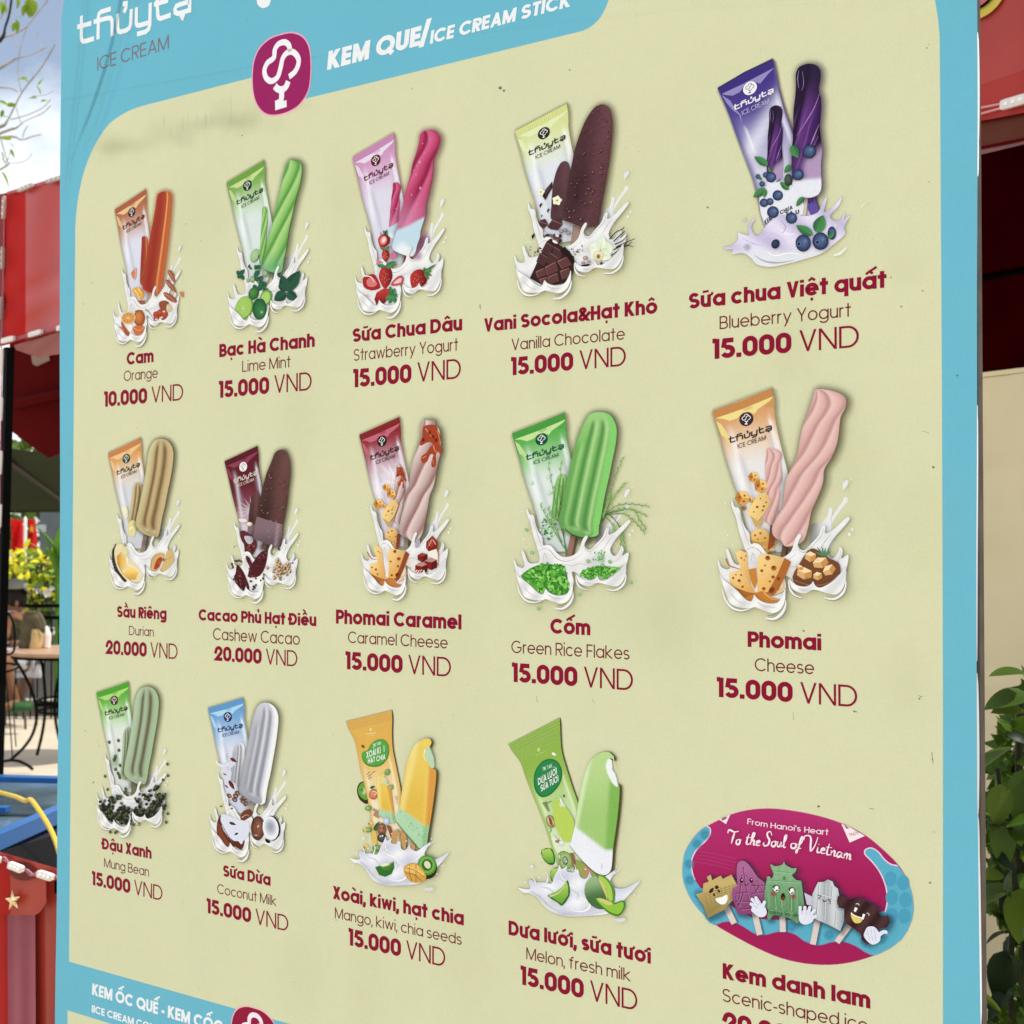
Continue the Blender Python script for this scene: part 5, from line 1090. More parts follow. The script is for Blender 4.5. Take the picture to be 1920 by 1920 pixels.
# ---------- coconut
def pic_coconut():
    p = setup(370, 1290, 5.645, [(392.1, 1322.8), (454.1, 1313), (417.8, 1603.2), (518.8, 1595.6)], '6a6444')
    L_ = [(730, 152), (670, 168), (630, 220), (600, 310), (575, 400), (555, 520), (530, 640), (515, 720), (480, 880), (460, 1000), (450, 1080), (470, 1120), (560, 1185), (620, 1225)]
    R_ = [(730, 152), (790, 168), (840, 215), (865, 280), (868, 360), (855, 480), (835, 620), (810, 760), (785, 900), (760, 1010), (740, 1120), (725, 1215), (690, 1232), (650, 1228)]
    cc = ('d6d6da', 'aeaeb4', '83838c')
    big = lambda g=True: pop_ribbed(p, L_, R_, cc, [(.22, .07, .25, .80, .5), (.44, .09, .10, .86, .9), (.70, .08, .12, .90, .9)], 'e6e6e8', g)
    def a_():
        splash_back(p); p.A = p.WA
        wrapper(p, '5a90bc', '6c9cc8', '9cb8d4', 'd0d4e0', 'a4ccdf', '1c3060', '122a5c')
        p.A = None
        sub(p, [(730, 152), (868, 360), (450, 1080)], [(440, 575), (510, 650), (350, 1000)], lambda: big(False))
        p.fill([(205, 760), (230, 790), (280, 800), (340, 780), (400, 760), (415, 800), (360, 850), (370, 900), (360, 980), (420, 1020), (440, 1100), (420, 1150), (360, 1180), (300, 1150), (290, 1000), (260, 900), (250, 830), (215, 800)], 'cdcdd6', 2)
        p.line([(205, 770), (240, 820), (300, 820), (350, 790)], 10, 'f0f0f2', 4); p.line([(320, 700), (310, 760)], 3, '8a8a94'); p.line([(320, 830), (340, 870)], 3, '8a8a94')
        p.leaf(355, 740, 425, 785, 34, '4c2018', '7a2f24'); p.leaf(280, 905, 320, 920, 14, '3c2420'); p.leaf(340, 975, 400, 1075, 40, '4a2018', '6a3024'); p.leaf(300, 1025, 335, 1060, 14, '3c2420')
        for x, y in ((345, 1140), (410, 1140), (430, 1110), (400, 1180), (500, 1160), (520, 1220), (490, 1200)): p.ball(x, y, 30, 22, '8a5c4a', '4a2c22', 40, n=10); p.soft(x+8, y+4, 12, 8, 'e8dcd0', .8)
    def b_(): p.soft(600, 1240, 100, 60, '9c8c84', .8); stick(p, (600, 1200), (570, 1330), 54, 'a89484', '78655a'); big(); p.line([(450, 1100), (520, 1160), (640, 1230)], 6, '6f7f90')
    def c_():
        splash_front(p)
        p.fill([(465, 1360), (500, 1300), (570, 1280), (600, 1330), (560, 1370), (490, 1405)], '6a3a28', 2); p.line([(480, 1370), (530, 1340), (560, 1350)], 10, 'c8a898', 4)
        for x, y in ((500, 1190), (515, 1240), (470, 1170), (355, 1230), (378, 1272), (265, 1248)): p.ball(x, y, 13, 9, '8a5c4a', '3c2018', n=8)
        p.fill([(268, 1340), (235, 1380), (218, 1470), (230, 1570), (280, 1650), (340, 1695), (400, 1670), (480, 1710), (510, 1640), (505, 1600), (420, 1620), (330, 1560), (270, 1460)], None, 2, None) if 0 else p.fill([(268, 1340), (235, 1380), (218, 1470), (230, 1570), (280, 1650), (340, 1695), (400, 1670), (480, 1710), (510, 1640), (505, 1600), (420, 1620), (330, 1560), (270, 1460)], '5c2c1c', 2)
        p.fill([(240, 1420), (232, 1520), (270, 1610), (330, 1670), (350, 1640), (290, 1540)], '7a4028', 2)
        p.fill([(262, 1345), (300, 1330), (400, 1370), (500, 1400), (560, 1420), (560, 1540), (500, 1620), (480, 1655), (450, 1620), (400, 1620), (340, 1570), (290, 1480), (255, 1400)], 'd4d6e0', 2)
        p.line([(262, 1345), (258, 1400), (295, 1480), (345, 1565), (400, 1615), (450, 1620)], 6, '24120e'); p.leaf(350, 1420, 425, 1445, 30, '3a1814', '5c2a20'); p.leaf(408, 1550, 450, 1530, 22, '2c1614'); p.line([(455, 1650), (490, 1650), (506, 1605)], 8, '2c1410', 3)
        p.ball(655, 1480, 74, 128, '8a5844', '4c2a1e', 0, .2, -.1); p.soft(660, 1460, 24, 10, 'f0e4dc', .9, -50); p.soft(635, 1555, 30, 12, 'e0c8bc', .8); p.line([(590, 1350), (612, 1400), (600, 1440)], 10, '3c1c14', 3)
        for pts in ([(620, 1400), (640, 1470), (635, 1560)], [(680, 1370), (690, 1450), (685, 1560)]): p.line(pts, 4, '5e3626')
        p.fill(ell(803, 1480, 90, 132, -8), '1e1614'); p.fill(ell(792, 1480, 84, 126, -8), 'e4e4e8'); p.ball(790, 1470, 66, 96, '8e9298', 'd8d8de', -8, 0, -.1, hl=None); p.fill([(735, 1590), (785, 1615), (770, 1645), (740, 1625)], '1a1412', 2); p.line([(712, 1420), (725, 1450), (712, 1480), (730, 1520), (722, 1560)], 12, 'f4f4f6', 6)
        splash_lips(p)
    picture('picture of a white ribbed coconut ice pop with a blue wrapper', p, [('wrapper_picture', a_), ('ice_pop_picture', b_), ('splash_picture', c_)])
# ---------- orange
def pic_orange():
    p = setup(180, 320, 5.333, [(215, 390.9), (273.8, 357.1), (233.4, 647.8), (318.8, 613.8)], '8a5a34')
    L_ = [(690, 208), (640, 222), (620, 250), (600, 380), (575, 520), (555, 620), (530, 760), (505, 900), (485, 1020), (470, 1120), (475, 1180), (500, 1205), (580, 1228)]
    R_ = [(700, 208), (740, 218), (758, 250), (755, 350), (745, 480), (730, 620), (715, 760), (700, 880), (685, 1000), (670, 1100), (660, 1190), (640, 1225), (600, 1232)]
    def big(g=True):
        n_ = 30; L2, R2 = resample(catmull(L_, 4, False), n_), resample(catmull(R_, 4, False), n_)
        if g: p.rim([(q[0]+8, q[1]+2) for q in L2+R2[::-1]], 50, 'b06a3c', .7)
        def cf(u, v):
            k_ = mix('a5402a', '8e2c20', .7*math.exp(-((u-.25-.1*v)/.2)**2)+.3*v); k_ = mix(k_, 'b8582c', ss(.6, .85, u))
            k_ = mix(k_, 'e8a468', .95*math.exp(-((u-.74)/.045)**2)*(1-.3*v)); k_ = mix(k_, '7a5a2c', .35*math.exp(-((u-.60)/.05)**2)); k_ = mix(k_, 'c87844', ss(.94, 1, u)*.7)
            return mix(k_, 'c8683c', ss(.04, 0, v)*.5)
        p.strip(L2, R2, cf, 30)
    def a_():
        splash_back(p); p.A = p.WA
        wrapper(p, 'a2573c', 'a86a4c', 'c09a86', 'd2d2dc', 'deb884', '4a1c1c', '3c1618')
        p.A = None
        sub(p, [(690, 208), (755, 350), (470, 1120)], [(490, 655), (525, 730), (445, 1100)], lambda: big(False))
        p.fill([(355, 1030), (385, 990), (405, 970), (410, 1040), (390, 1095)], 'c87c54', 2); p.line([(400, 980), (405, 1040), (385, 1090)], 5, 'f0d8c0', 3)
        p.fill([(365, 1190), (420, 1165), (465, 1190), (485, 1250), (460, 1290), (420, 1270), (385, 1230)], 'd8a040', 2); p.line([(385, 1190), (420, 1230), (440, 1280)], 14, 'f0cc80', 6); p.line([(430, 1180), (460, 1230)], 12, 'f4e0a8', 4)
        p.fill([(435, 1300), (490, 1310), (495, 1370), (450, 1360)], '9a5438', 2)
    def b_(): p.soft(560, 1250, 80, 60, 'b8a8a4', .7); big()
    def c_():
        splash_front(p)
        p.line([(500, 1385), (545, 1420), (580, 1480)], 8, '3c4a40', 3)
        for pts in ([(722, 1000), (770, 1005), (800, 1080), (795, 1130), (750, 1070)], [(700, 1100), (740, 1095), (800, 1180), (805, 1225), (740, 1170)], [(680, 1225), (720, 1220), (812, 1280), (808, 1325), (720, 1285)]):
            p.fill(pts, '94563c', 2); p.line([pts[0], ((pts[0][0]+pts[3][0])/2+8, (pts[0][1]+pts[3][1])/2-6), pts[3]], 9, 'c08a68', 3)
        p.fill([(850, 1210), (885, 1215), (880, 1275), (845, 1235)], 'c07850', 1)
        p.fill([(640, 1320), (690, 1300), (740, 1320), (735, 1380), (700, 1420), (650, 1380)], '8c4a34', 2); p.fill([(720, 1340), (760, 1345), (775, 1390), (740, 1420), (715, 1400)], 'c8b48c', 2)
        for x, y in ((610, 1440), (650, 1420), (685, 1460), (645, 1480), (700, 1440), (615, 1480)): p.ball(x, y, 30, 34, 'b85038', '8c2c1c', 30, n=12)
        for x, y in ((690, 1410), (735, 1370), (670, 1470), (615, 1490)): p.soft(x, y, 20, 14, 'f4e4d4', .95)
        p.ball(445, 1475, 56, 82, 'c88040', '8a3c1c', 0, -.3, -.3); p.line([(400, 1410), (440, 1396), (480, 1405)], 9, '565c3c', 3)
        p.fill([(265, 1500), (300, 1560), (345, 1620), (360, 1665), (320, 1650), (275, 1580)], 'a85030', 2)
        p.fill(ell(335, 1475, 72, 62, -10), 'e4c08c'); p.fill(ell(335, 1475, 63, 54, -10), 'c8853c')
        for k_ in range(9): a = R(k_*40); p.line([(335, 1475), (335+60*math.cos(a), 1475+50*math.sin(a))], 4, 'e8c890', 3); p.ink.lay -= .5
        p.fill([(380, 1570), (430, 1550), (500, 1560), (505, 1610), (440, 1650), (395, 1630)], 'c06a3c', 2); p.line([(385, 1570), (440, 1600), (500, 1565)], 6, 'e8b488', 3)
        p.line([(355, 1540), (370, 1580), (360, 1610)], 26, 'f0e4dc', 12); p.fill([(240, 1560), (280, 1575), (300, 1610), (260, 1595)], 'c87c54', 2)
        splash_lips(p)
    picture('picture of a smooth dark orange ice pop with sliced oranges', p, [('wrapper_picture', a_), ('ice_pop_picture', b_), ('splash_picture', c_)])
# ---------- lime mint
def pic_lime():
    p = setup(400, 270, 5.0545, [(426.7, 340.2), (493, 303.6), (452.4, 619.8), (558.3, 584)], '3c4a20')
    L_ = [(730, 155), (700, 190), (680, 260), (655, 360), (638, 450), (610, 560), (580, 690), (545, 830), (515, 950), (495, 1040), (480, 1120), (478, 1180), (560, 1215), (600, 1222)]
    R_ = [(740, 152), (800, 160), (835, 190), (845, 250), (832, 360), (800, 480), (770, 600), (745, 720), (722, 820), (708, 920), (690, 1030), (670, 1120), (660, 1200), (630, 1222), (610, 1224)]
    big = lambda g=True: pop_twist(p, L_, R_, ('a4c97c', '82b65c', '549040'), 2.9, .35, 1.35, g, cfx=lambda u, v, w_, k_: mix(k_, '5f9f78', .75*ss(.74, .95, v)*(1-.3*w_)))
    def a_():
        splash_back(p); p.A = p.WA
        wrapper(p, '68993c', '7aa650', 'b4cc9c', 'd0dad2', 'c0cf8c', '1c3430', '142a2c')
        p.A = None
        sub(p, [(730, 155), (845, 250), (480, 1120)], [(480, 595), (520, 650), (440, 1100)], lambda: big(False))
        p.ball(400, 1060, 42, 68, 'a8c090', '8aa878', 20); p.line([(440, 1050), (420, 1100), (375, 1125)], 9, '1e2c22', 2)
        p.leaf(340, 1175, 350, 1140, 18, '24402c'); p.leaf(345, 1170, 375, 1190, 18, '24402c')
    def b_(): p.soft(600, 1250, 80, 70, '54705c', .8); stick(p, (600, 1215), (590, 1290), 60, '5c7468', '3c5248'); big()
    def c_():
        splash_front(p)
        for x, y, r_ in ((425, 1200, 26), (410, 1240, 22), (380, 1285, 26), (340, 1295, 18), (500, 1230, 28)): p.ball(x, y, r_, r_*1.2, 'a4b890', '5c8054', n=12)
        G = '1f4a36'; G2 = '2f6448'
        for q in (((265, 1240), (228, 1205)), ((265, 1240), (305, 1190)), ((265, 1240), (305, 1290)), ((265, 1245), (240, 1275)), ((430, 1190), (400, 1150)), ((430, 1190), (450, 1145)), ((440, 1200), (400, 1260)), ((440, 1300), (400, 1260)), ((440, 1300), (480, 1250)), ((440, 1310), (500, 1330)), ((420, 1370), (385, 1340)), ((470, 1380), (520, 1320)), ((470, 1390), (440, 1330)), ((460, 1350), (420, 1400)), ((480, 1420), (530, 1370))): p.leaf(*q[0], *q[1], 42, G, G2, '3f7a58')
        p.ball(395, 1420, 48, 62, '4a8a40', '1f4a28', 20); p.ball(510, 1460, 56, 80, '8cb450', '5c8a34', 20); p.fill(ell(508, 1462, 40, 60, 20), 'a4c46c')
        p.fill(ell(305, 1555, 82, 112, 18), '5f9030'); p.fill(ell(300, 1552, 74, 104, 18), '96bd58')
        for k_ in range(9): a = R(k_*40+10); p.line([(300, 1555), (300+60*math.cos(a), 1555+88*math.sin(a))], 5, 'b4d07c', 3); p.ink.lay -= .5
        p.soft(300, 1560, 16, 20, 'd8e4a8', .9); p.ball(452, 1565, 68, 104, '3c7a44', '1c4a2c', 0, .3, .3, hl='8cb890'); p.line([(395, 1500), (420, 1470), (480, 1465)], 6, 'a8c89c', 2)
        for q in (((700, 1400), (835, 1205), 118), ((700, 1400), (665, 1245), 96), ((700, 1410), (590, 1485), 100), ((710, 1410), (810, 1480), 90), ((705, 1390), (630, 1340), 60)): p.leaf(*q[0], *q[1], q[2], '1c4030', '2a5640', '3c6a50')
        splash_lips(p)
    picture('picture of a lime green spiral ice pop with limes and mint leaves', p, [('wrapper_picture', a_), ('ice_pop_picture', b_), ('splash_picture', c_)])
# ---------- strawberry
def berry(p, x, y, rx, ry, rot=0, leafs=(), cut=False):
    p.fill([(x+(math.cos(R(a))*rx*(1-.38*max(0, math.sin(R(a)))))*math.cos(R(rot))-math.sin(R(a))*ry*math.sin(R(rot)), y+(math.cos(R(a))*rx*(1-.38*max(0, math.sin(R(a)))))*math.sin(R(rot))+math.sin(R(a))*ry*math.cos(R(rot))) for a in range(0, 360, 15)], None, cf=lambda X, Y: mix('b03430', '6e1418', ss(x-rx*.6, x+rx, X)*.9+.1), step=rx/3)
    if cut: p.fill(ell(x-rx*.05, y-ry*.1, rx*.6, ry*.62, rot), 'd87c78'); p.fill(ell(x, y-ry*.15, rx*.3, ry*.4, rot), 'f0cfc8')
    else:
        for k_ in range(10): p.ink.lay -= .8; p.fill(ell(x+rx*.6*math.cos(k_*2.4)*(k_/10)**.5, y+ry*.6*math.sin(k_*2.4)*(k_/10)**.5, 3, 4, 0, 6), 'e0a070')
    for lx, ly in leafs: p.leaf(x-math.sin(R(rot))*-ry*.8, y-math.cos(R(rot))*ry*.85, x-math.sin(R(rot))*-ry*.8+lx, y-math.cos(R(rot))*ry*.85+ly, 24, '2f5a34', '5c8c54')
def pic_strawberry():
    p = setup(640, 220, 4.8, [(661.3, 293.3), (738.3, 252.3), (696.3, 593.5), (810.8, 554.8)], '7a3048')
    L_ = [(740, 128), (715, 160), (705, 230), (680, 330), (650, 420), (630, 520), (600, 620), (580, 700), (560, 800), (535, 880), (520, 960), (500, 1040), (478, 1110), (465, 1170), (490, 1205), (560, 1235), (610, 1252)]
    R_ = [(780, 120), (840, 120), (890, 170), (893, 230), (870, 300), (835, 390), (832, 470), (820, 560), (790, 700), (770, 780), (765, 870), (740, 960), (720, 1030), (715, 1080), (690, 1150), (670, 1230), (640, 1255)]
    def cfx(u, v, w_, k_):
        k_ = mix(k_, 'cf8fae', .55*ss(.45, .72, v)*(1-ss(.3, .9, u)*.4))
        b_ = .735+.006*math.sin(u*5)-.03*u; k_ = mix(k_, 'b9d0d8', ss(b_-.016, b_+.016, v)); return mix(k_, 'dfe6ea', ss(.86, .95, v+.05*math.sin(u*5)))
    def big(g=True):
        pop_twist(p, L_, R_, ('c85a80', 'b03a60', '8a1f40'), 2.1, .15, 1.2, g, cfx=cfx)
        for x, y, r_ in ((712, 405, 14), (720, 640, 14), (680, 520, 8), (760, 320, 7), (640, 700, 8), (690, 980-200, 7), (800, 200, 7), (690, 440, 7), (740, 240, 7), (660, 480, 6)): p.soft(x, y, r_, r_*1.3, 'e8b0c4', .9)
    def a_():
        splash_back(p); p.A = p.SA; p.soft(900, 1180, 80, 130, '9a5a8c', .75, 20); p.A = p.WA
        wrapper(p, 'bd80a8', 'c490b4', 'd0b4cc', 'd4d0da', 'dcd0dc', '5c1428', '541020')
        p.A = None
        sub(p, [(740, 128), (893, 230), (465, 1170)], [(475, 590), (540, 640), (425, 1060)], lambda: big(False))
        berry(p, 388, 1115, 54, 66, 20, ((-22, -46), (10, -50)), True); p.line([(365, 1035), (360, 1060)], 5, '2c3c2c'); p.line([(400, 1062), (412, 1025)], 14, '1e2824', 4)
    def b_(): stick(p, (545, 1230), (520, 1400), 46, 'b4bcb8', '8c9490'); p.fill([(580, 1250), (650, 1265), (620, 1330), (550, 1370)], '7c2440'); big()
    def c_():
        splash_front(p)
        p.soft(700, 1250, 60, 60, 'a86a90', .5)
        berry(p, 408, 1245, 34, 58, 0, ((-50, -22), (40, -35))); p.fill([(445, 1270), (460, 1220), (500, 1230), (505, 1265), (460, 1280)], 'c07080', 2); p.fill([(325, 1330), (330, 1270), (390, 1310)], 'c08088', 1)
        berry(p, 410, 1440, 62, 105, 3, ((-80, -28), (-70, -10), (80, -40), (60, 0), (20, -30)))
        p.leaf(405, 1345, 330, 1335, 34, '2c6a40', '4c8c5c'); p.leaf(415, 1345, 505, 1300, 44, '2c6a40', '4c8c5c')
        p.fill([(205, 1470), (215, 1440), (270, 1415), (320, 1425), (360, 1510), (355, 1545), (280, 1560), (215, 1530)], '9c2428', 2); p.fill([(240, 1470), (290, 1440), (335, 1500), (300, 1530), (250, 1520)], 'd07070', 2); p.line([(225, 1430), (280, 1440), (310, 1490)], 12, 'f0dcd4', 4)
        p.fill([(455, 1510), (500, 1450), (550, 1425), (575, 1450), (560, 1500), (500, 1520)], 'b05058', 2); p.fill([(480, 1500), (520, 1460), (555, 1450), (545, 1490)], 'e8b4b0', 2)
        p.fill([(310, 1640), (330, 1580), (390, 1545), (450, 1545), (480, 1590), (430, 1640), (380, 1700), (330, 1690)], None, cf=lambda x, y: mix('b23430', '6a1418', ss(1560, 1700, y)), step=22)
        for x0, y0, x1, y1 in ((470, 1600, 520, 1600), (460, 1620, 410, 1640), (470, 1620, 440, 1680), (480, 1620, 505, 1680), (470, 1600, 450, 1520), (480, 1600, 495, 1540), (430, 1600, 520, 1620)): p.leaf(x0, y0, x1, y1, 40, '2a5c38', '4c9058')
        berry(p, 705, 1462, 78, 95, 28, ()); 
        for x1, y1 in ((760, 1350), (828, 1385), (830, 1430), (800, 1465), (865, 1325), (790, 1360)): p.leaf(765, 1400, x1, y1, 26, '2f5a34', '5c8c54')
        p.soft(235, 1610, 40, 20, 'd8a0a8', .6)
        splash_lips(p)
    picture('picture of a pink and white twisted ice pop with strawberries', p, [('wrapper_picture', a_), ('ice_pop_picture', b_), ('splash_picture', c_)])
# ---------- vanilla chocolate
def pic_vani():
    p = setup(940, 170, 4.571, [(966.7, 242.2), (1062, 198.4), (1001.3, 560), (1147.8, 513.5)], '57462c')
    O_ = [(880, 122), (925, 145), (950, 200), (962, 300), (955, 430), (935, 600), (910, 760), (885, 900), (865, 1010), (845, 1110), (825, 1160), (760, 1172), (680, 1160), (590, 1130), (540, 1100), (545, 1000), (570, 880), (590, 740), (610, 640), (640, 500), (690, 350), (740, 240), (800, 155), (840, 128)]
    def big(g=True, nn=60): o, _ = pop_choc(p, O_, ('664044', '452a2e', '2e1a1e'), glow=g); nut_bits(p, o, nn, 5, 10, 9)
    def a_():
        splash_back(p); p.A = p.WA
        wrapper(p, 'ccd084', 'cdd494', 'd6dcba', 'd6dade', 'd8e0ac', '33302c', '2c2024')
        p.A = None
        def small():
            o, _ = pop_choc(p, O_, ('604045', '503438', '402a2e'), glow=False)
        sub(p, [(880, 122), (962, 300), (540, 1100)], [(545, 605), (595, 680), (430, 1100)], small)
        p.fill([(440, 780), (445, 830), (420, 870), (380, 940), (355, 900), (390, 840)], '2e2224'); p.fill([(440, 780), (400, 830), (370, 880), (385, 890), (420, 850)], '463638')
        for a, b in (((340, 985), 22), ((350, 1075), 12), ((405, 1030), 20), ((275, 1250), 26)): p.fill([(a[0]-b*.5, a[1]), (a[0]+b*.3, a[1]-b), (a[0]+b*.7, a[1]-b*.6), (a[0]-b*.1, a[1]+b)], '2a1e20')
        for cx, cy, r_ in ((483, 943, 44), (345, 870, 34)):
            for k_ in range(5): p.leaf(cx, cy, cx+r_*math.cos(R(k_*72-80)), cy+r_*math.sin(R(k_*72-80)), r_*.95, 'e4e2b8', 'f0efd4')
            p.soft(cx, cy, r_*.3, r_*.3, 'a88c3c', .9)
        for q in ([(320, 1120), (380, 1100), (410, 1150), (360, 1190), (325, 1180)], [(440, 1110), (520, 1090), (530, 1150), (490, 1200), (430, 1190), (400, 1170)]): p.fill(q, '4a2e30', 1); p.line([q[0], q[2]], 8, '8c6460', 3)
        for k_ in range(22): p.fill(ell(375+(k_*41) % 150, 1225+(k_*23) % 70, 17, 13, k_*37, 7), random.choice(('3c2628', '5c4040', '7c6260', 'd8d0d0'))); p.ink.lay -= .6
    def b_(): stick(p, (655, 1160), (630, 1345), 76, '9a8070', '6b564a'); p.soft(760, 1230, 90, 60, 'a8a0a0', .6); big()
    def c_():
        splash_front(p)
        rnd = random.Random(11)
        for k_ in range(46): x = rnd.choice((330, 660)); p.ink.lay -= .6; p.fill(ell(x+rnd.gauss(0, 34), 1385+rnd.gauss(0, 34), rnd.uniform(4, 13), rnd.uniform(3, 6), rnd.uniform(0, 90), 6), rnd.choice(('2a1c1e', '4a3638', 'd8d0cc')))
        for x, y in ((560, 1200), (590, 1225), (530, 1210)): p.ball(x, y, 22, 18, 'a8a0a4', '5c5458', n=10)
        p.fill([(400, 1300), (440, 1270), (500, 1320), (600, 1380), (655, 1480), (620, 1590), (560, 1670), (400, 1690), (260, 1610), (320, 1480)], '33201f')
        for (x, y, u, v) in ((400, 1305, (62, 38), (-42, 78)), (345, 1395, (66, 40), (-30, 75)), (468, 1345, (70, 40), (-22, 78)), (430, 1395, (70, 45), (-35, 75))):
            p.fill([(x, y), (x+u[0], y+u[1]), (x+u[0]+v[0], y+u[1]+v[1]), (x+v[0], y+v[1])], '4a2e2e'); p.line([(x, y), (x+u[0], y+u[1])], 7, '7a5852', 4)
        for (x, y, u, v) in ((390, 1515, (95, -45), (20, 78)), (495, 1465, (85, -38), (40, 70)), (310, 1555, (75, -32), (18, 60)), (415, 1600, (85, -35), (12, 70)), (520, 1550, (80, -28), (20, 75)), (340, 1620, (70, -20), (30, 60))):
            p.fill([(x, y), (x+u[0], y+u[1]), (x+u[0]+v[0], y+u[1]+v[1]), (x+v[0], y+v[1])], '5c3836'); p.line([(x+4, y+5), (x+u[0]-4, y+u[1]+5)], 9, '8c645c', 5); p.line([(x+4, y+4), (x+v[0]+3, y+v[1]-4)], 7, '7c544e', 4)
        p.fill([(560, 1340), (600, 1385), (655, 1480), (640, 1500), (580, 1430), (520, 1380)], '241614'); p.leaf(455, 1290, 505, 1315, 22, 'e8e0dc')
        for x0, y0, x1, y1, w_ in ((865, 1380, 770, 1340, 130), (865, 1380, 790, 1440, 110), (870, 1370, 975, 1345, 140), (865, 1390, 960, 1440, 100), (868, 1370, 880, 1240, 80)): p.leaf(x0, y0, x1, y1, w_, 'd2dab8', 'e8ecd8', 'b4c094')
        p.ball(852, 1420, 46, 44, 'efeccc', 'c8c494', n=14); p.soft(850, 1425, 26, 28, 'a87420', .95); p.soft(852, 1435, 10, 12, '6a3c10', .9); p.fill([(860, 1480), (880, 1470), (895, 1495), (870, 1500)], '4a4a40')
        for pts in ([(945, 1280), (1000, 1220), (1060, 1190), (1072, 1170)], [(980, 1300), (1030, 1250), (1078, 1210)], [(990, 1325), (1060, 1290), (1100, 1245)], [(1000, 1350), (1080, 1310), (1165, 1275)], [(980, 1370), (1070, 1330), (1150, 1345)], [(1010, 1340), (1090, 1340), (1140, 1300)], [(960, 1420), (1030, 1370), (1100, 1300)]): p.line(pts, 10, '26201e', 5)
        for x, y, r_ in ((740, 1440, 22), (720, 1480, 16), (770, 1470, 16), (745, 1495, 14)): p.ball(x, y, r_, r_*.8, 'c8b8b0', '54403c', n=10)
        p.fill([(700, 1500), (780, 1490), (775, 1510), (710, 1515)], '2c1e1c')
        splash_lips(p)
    picture('picture of a large dark chocolate nut ice pop with a vanilla flower', p, [('wrapper_picture', a_), ('ice_pop_picture', b_), ('splash_picture', c_)])
# ---------- the three later designs share another milk splash
SP2 = [(150, 1545), (200, 1560), (250, 1555), (240, 1500), (262, 1475), (300, 1500), (360, 1500), (420, 1510), (450, 1440), (480, 1390), (500, 1340), (515, 1380), (560, 1350), (550, 1395), (600, 1410), (640, 1380), (650, 1450), (690, 1470), (720, 1430), (730, 1400), (745, 1450), (800, 1480), (860, 1440), (925, 1395), (935, 1400), (880, 1490), (890, 1540), (940, 1560), (1010, 1550), (1120, 1490), (1040, 1590), (960, 1680), (900, 1740), (830, 1790), (740, 1805), (640, 1812), (520, 1816), (440, 1795), (370, 1755), (330, 1700), (290, 1640), (240, 1600), (190, 1590)]
def splash2(p, A, tint='c2c3cf'):
    old = p.A; p.A = A
    o = catmull(SP2, 3)
    def cf(x, y):
        t = .5+.5*math.sin(x*.017+y*.021)*math.cos(x*.011-y*.017); c = mix('e8e8ea', tint, t); c = mix(c, '9a9aa6', .8*math.exp(-((x-560)/110)**2-((y-1800)/18)**2))
        return mix(c, 'b2b1b2', .6*math.exp(-((x-400)/70)**2-((y-1700)/50)**2))
    p.rim(o, 12, 'a8a890', .35); p.fill(o, None, cf=cf, step=30)
    for x, y, r_ in ((215, 1500, 9), (330, 1455, 8), (470, 1330, 8), (560, 1310, 6), (945, 1360, 6), (700, 1380, 7), (1060, 1620, 8), (1000, 1700, 7), (180, 1620, 7), (1080, 1540, 5)): p.ball(x, y, r_, r_*1.2, 'eeeeee', 'bcbcc6', n=10)
    for pts, w_ in (([(380, 1510), (400, 1450), (380, 1400)], 14), ([(610, 1420), (625, 1370), (615, 1330)], 12), ([(880, 1450), (950, 1400), (985, 1350)], 12), ([(960, 1600), (1030, 1570), (1085, 1500)], 12), ([(300, 1510), (285, 1460), (262, 1430)], 12)): p.line(pts, w_, 'dcdce2', 2, w2=w_*.6)
    for pts, w_, c_ in (([(250, 1580), (320, 1640), (380, 1720), (460, 1770)], 12, 'bdbcbc'), ([(480, 1480), (540, 1520), (600, 1540), (640, 1600)], 14, 'f4f4f6'), ([(640, 1640), (700, 1680), (690, 1740), (620, 1770), (540, 1750)], 18, 'f2f2f6'), ([(560, 1560), (620, 1610), (600, 1660)], 10, 'c6c5c4'), ([(870, 1500), (800, 1560), (740, 1590)], 10, 'f2f2f4'), ([(330, 1540), (400, 1560), (440, 1620)], 12, 'cac9c8'), ([(700, 1780), (800, 1770), (880, 1720)], 10, 'c8c7c6'), ([(500, 1400), (510, 1460), (560, 1500)], 10, 'f4f4f6')):
        p.line(pts, w_*.3, c_, w_*.2, w2=w_); p.ink.lay -= .6
    p.ink.lay += 1
    p.fill([(870, 1840), (920, 1870), (970, 1850), (960, 1828), (910, 1835)], 'cfd0cc', 2); p.ball(285, 1355, 14, 16, 'e8e8e8', 'c8c8c8'); p.line([(1000, 1580), (1050, 1540), (1125, 1480)], 5, 'd8d8cc', 2)
    p.A = old
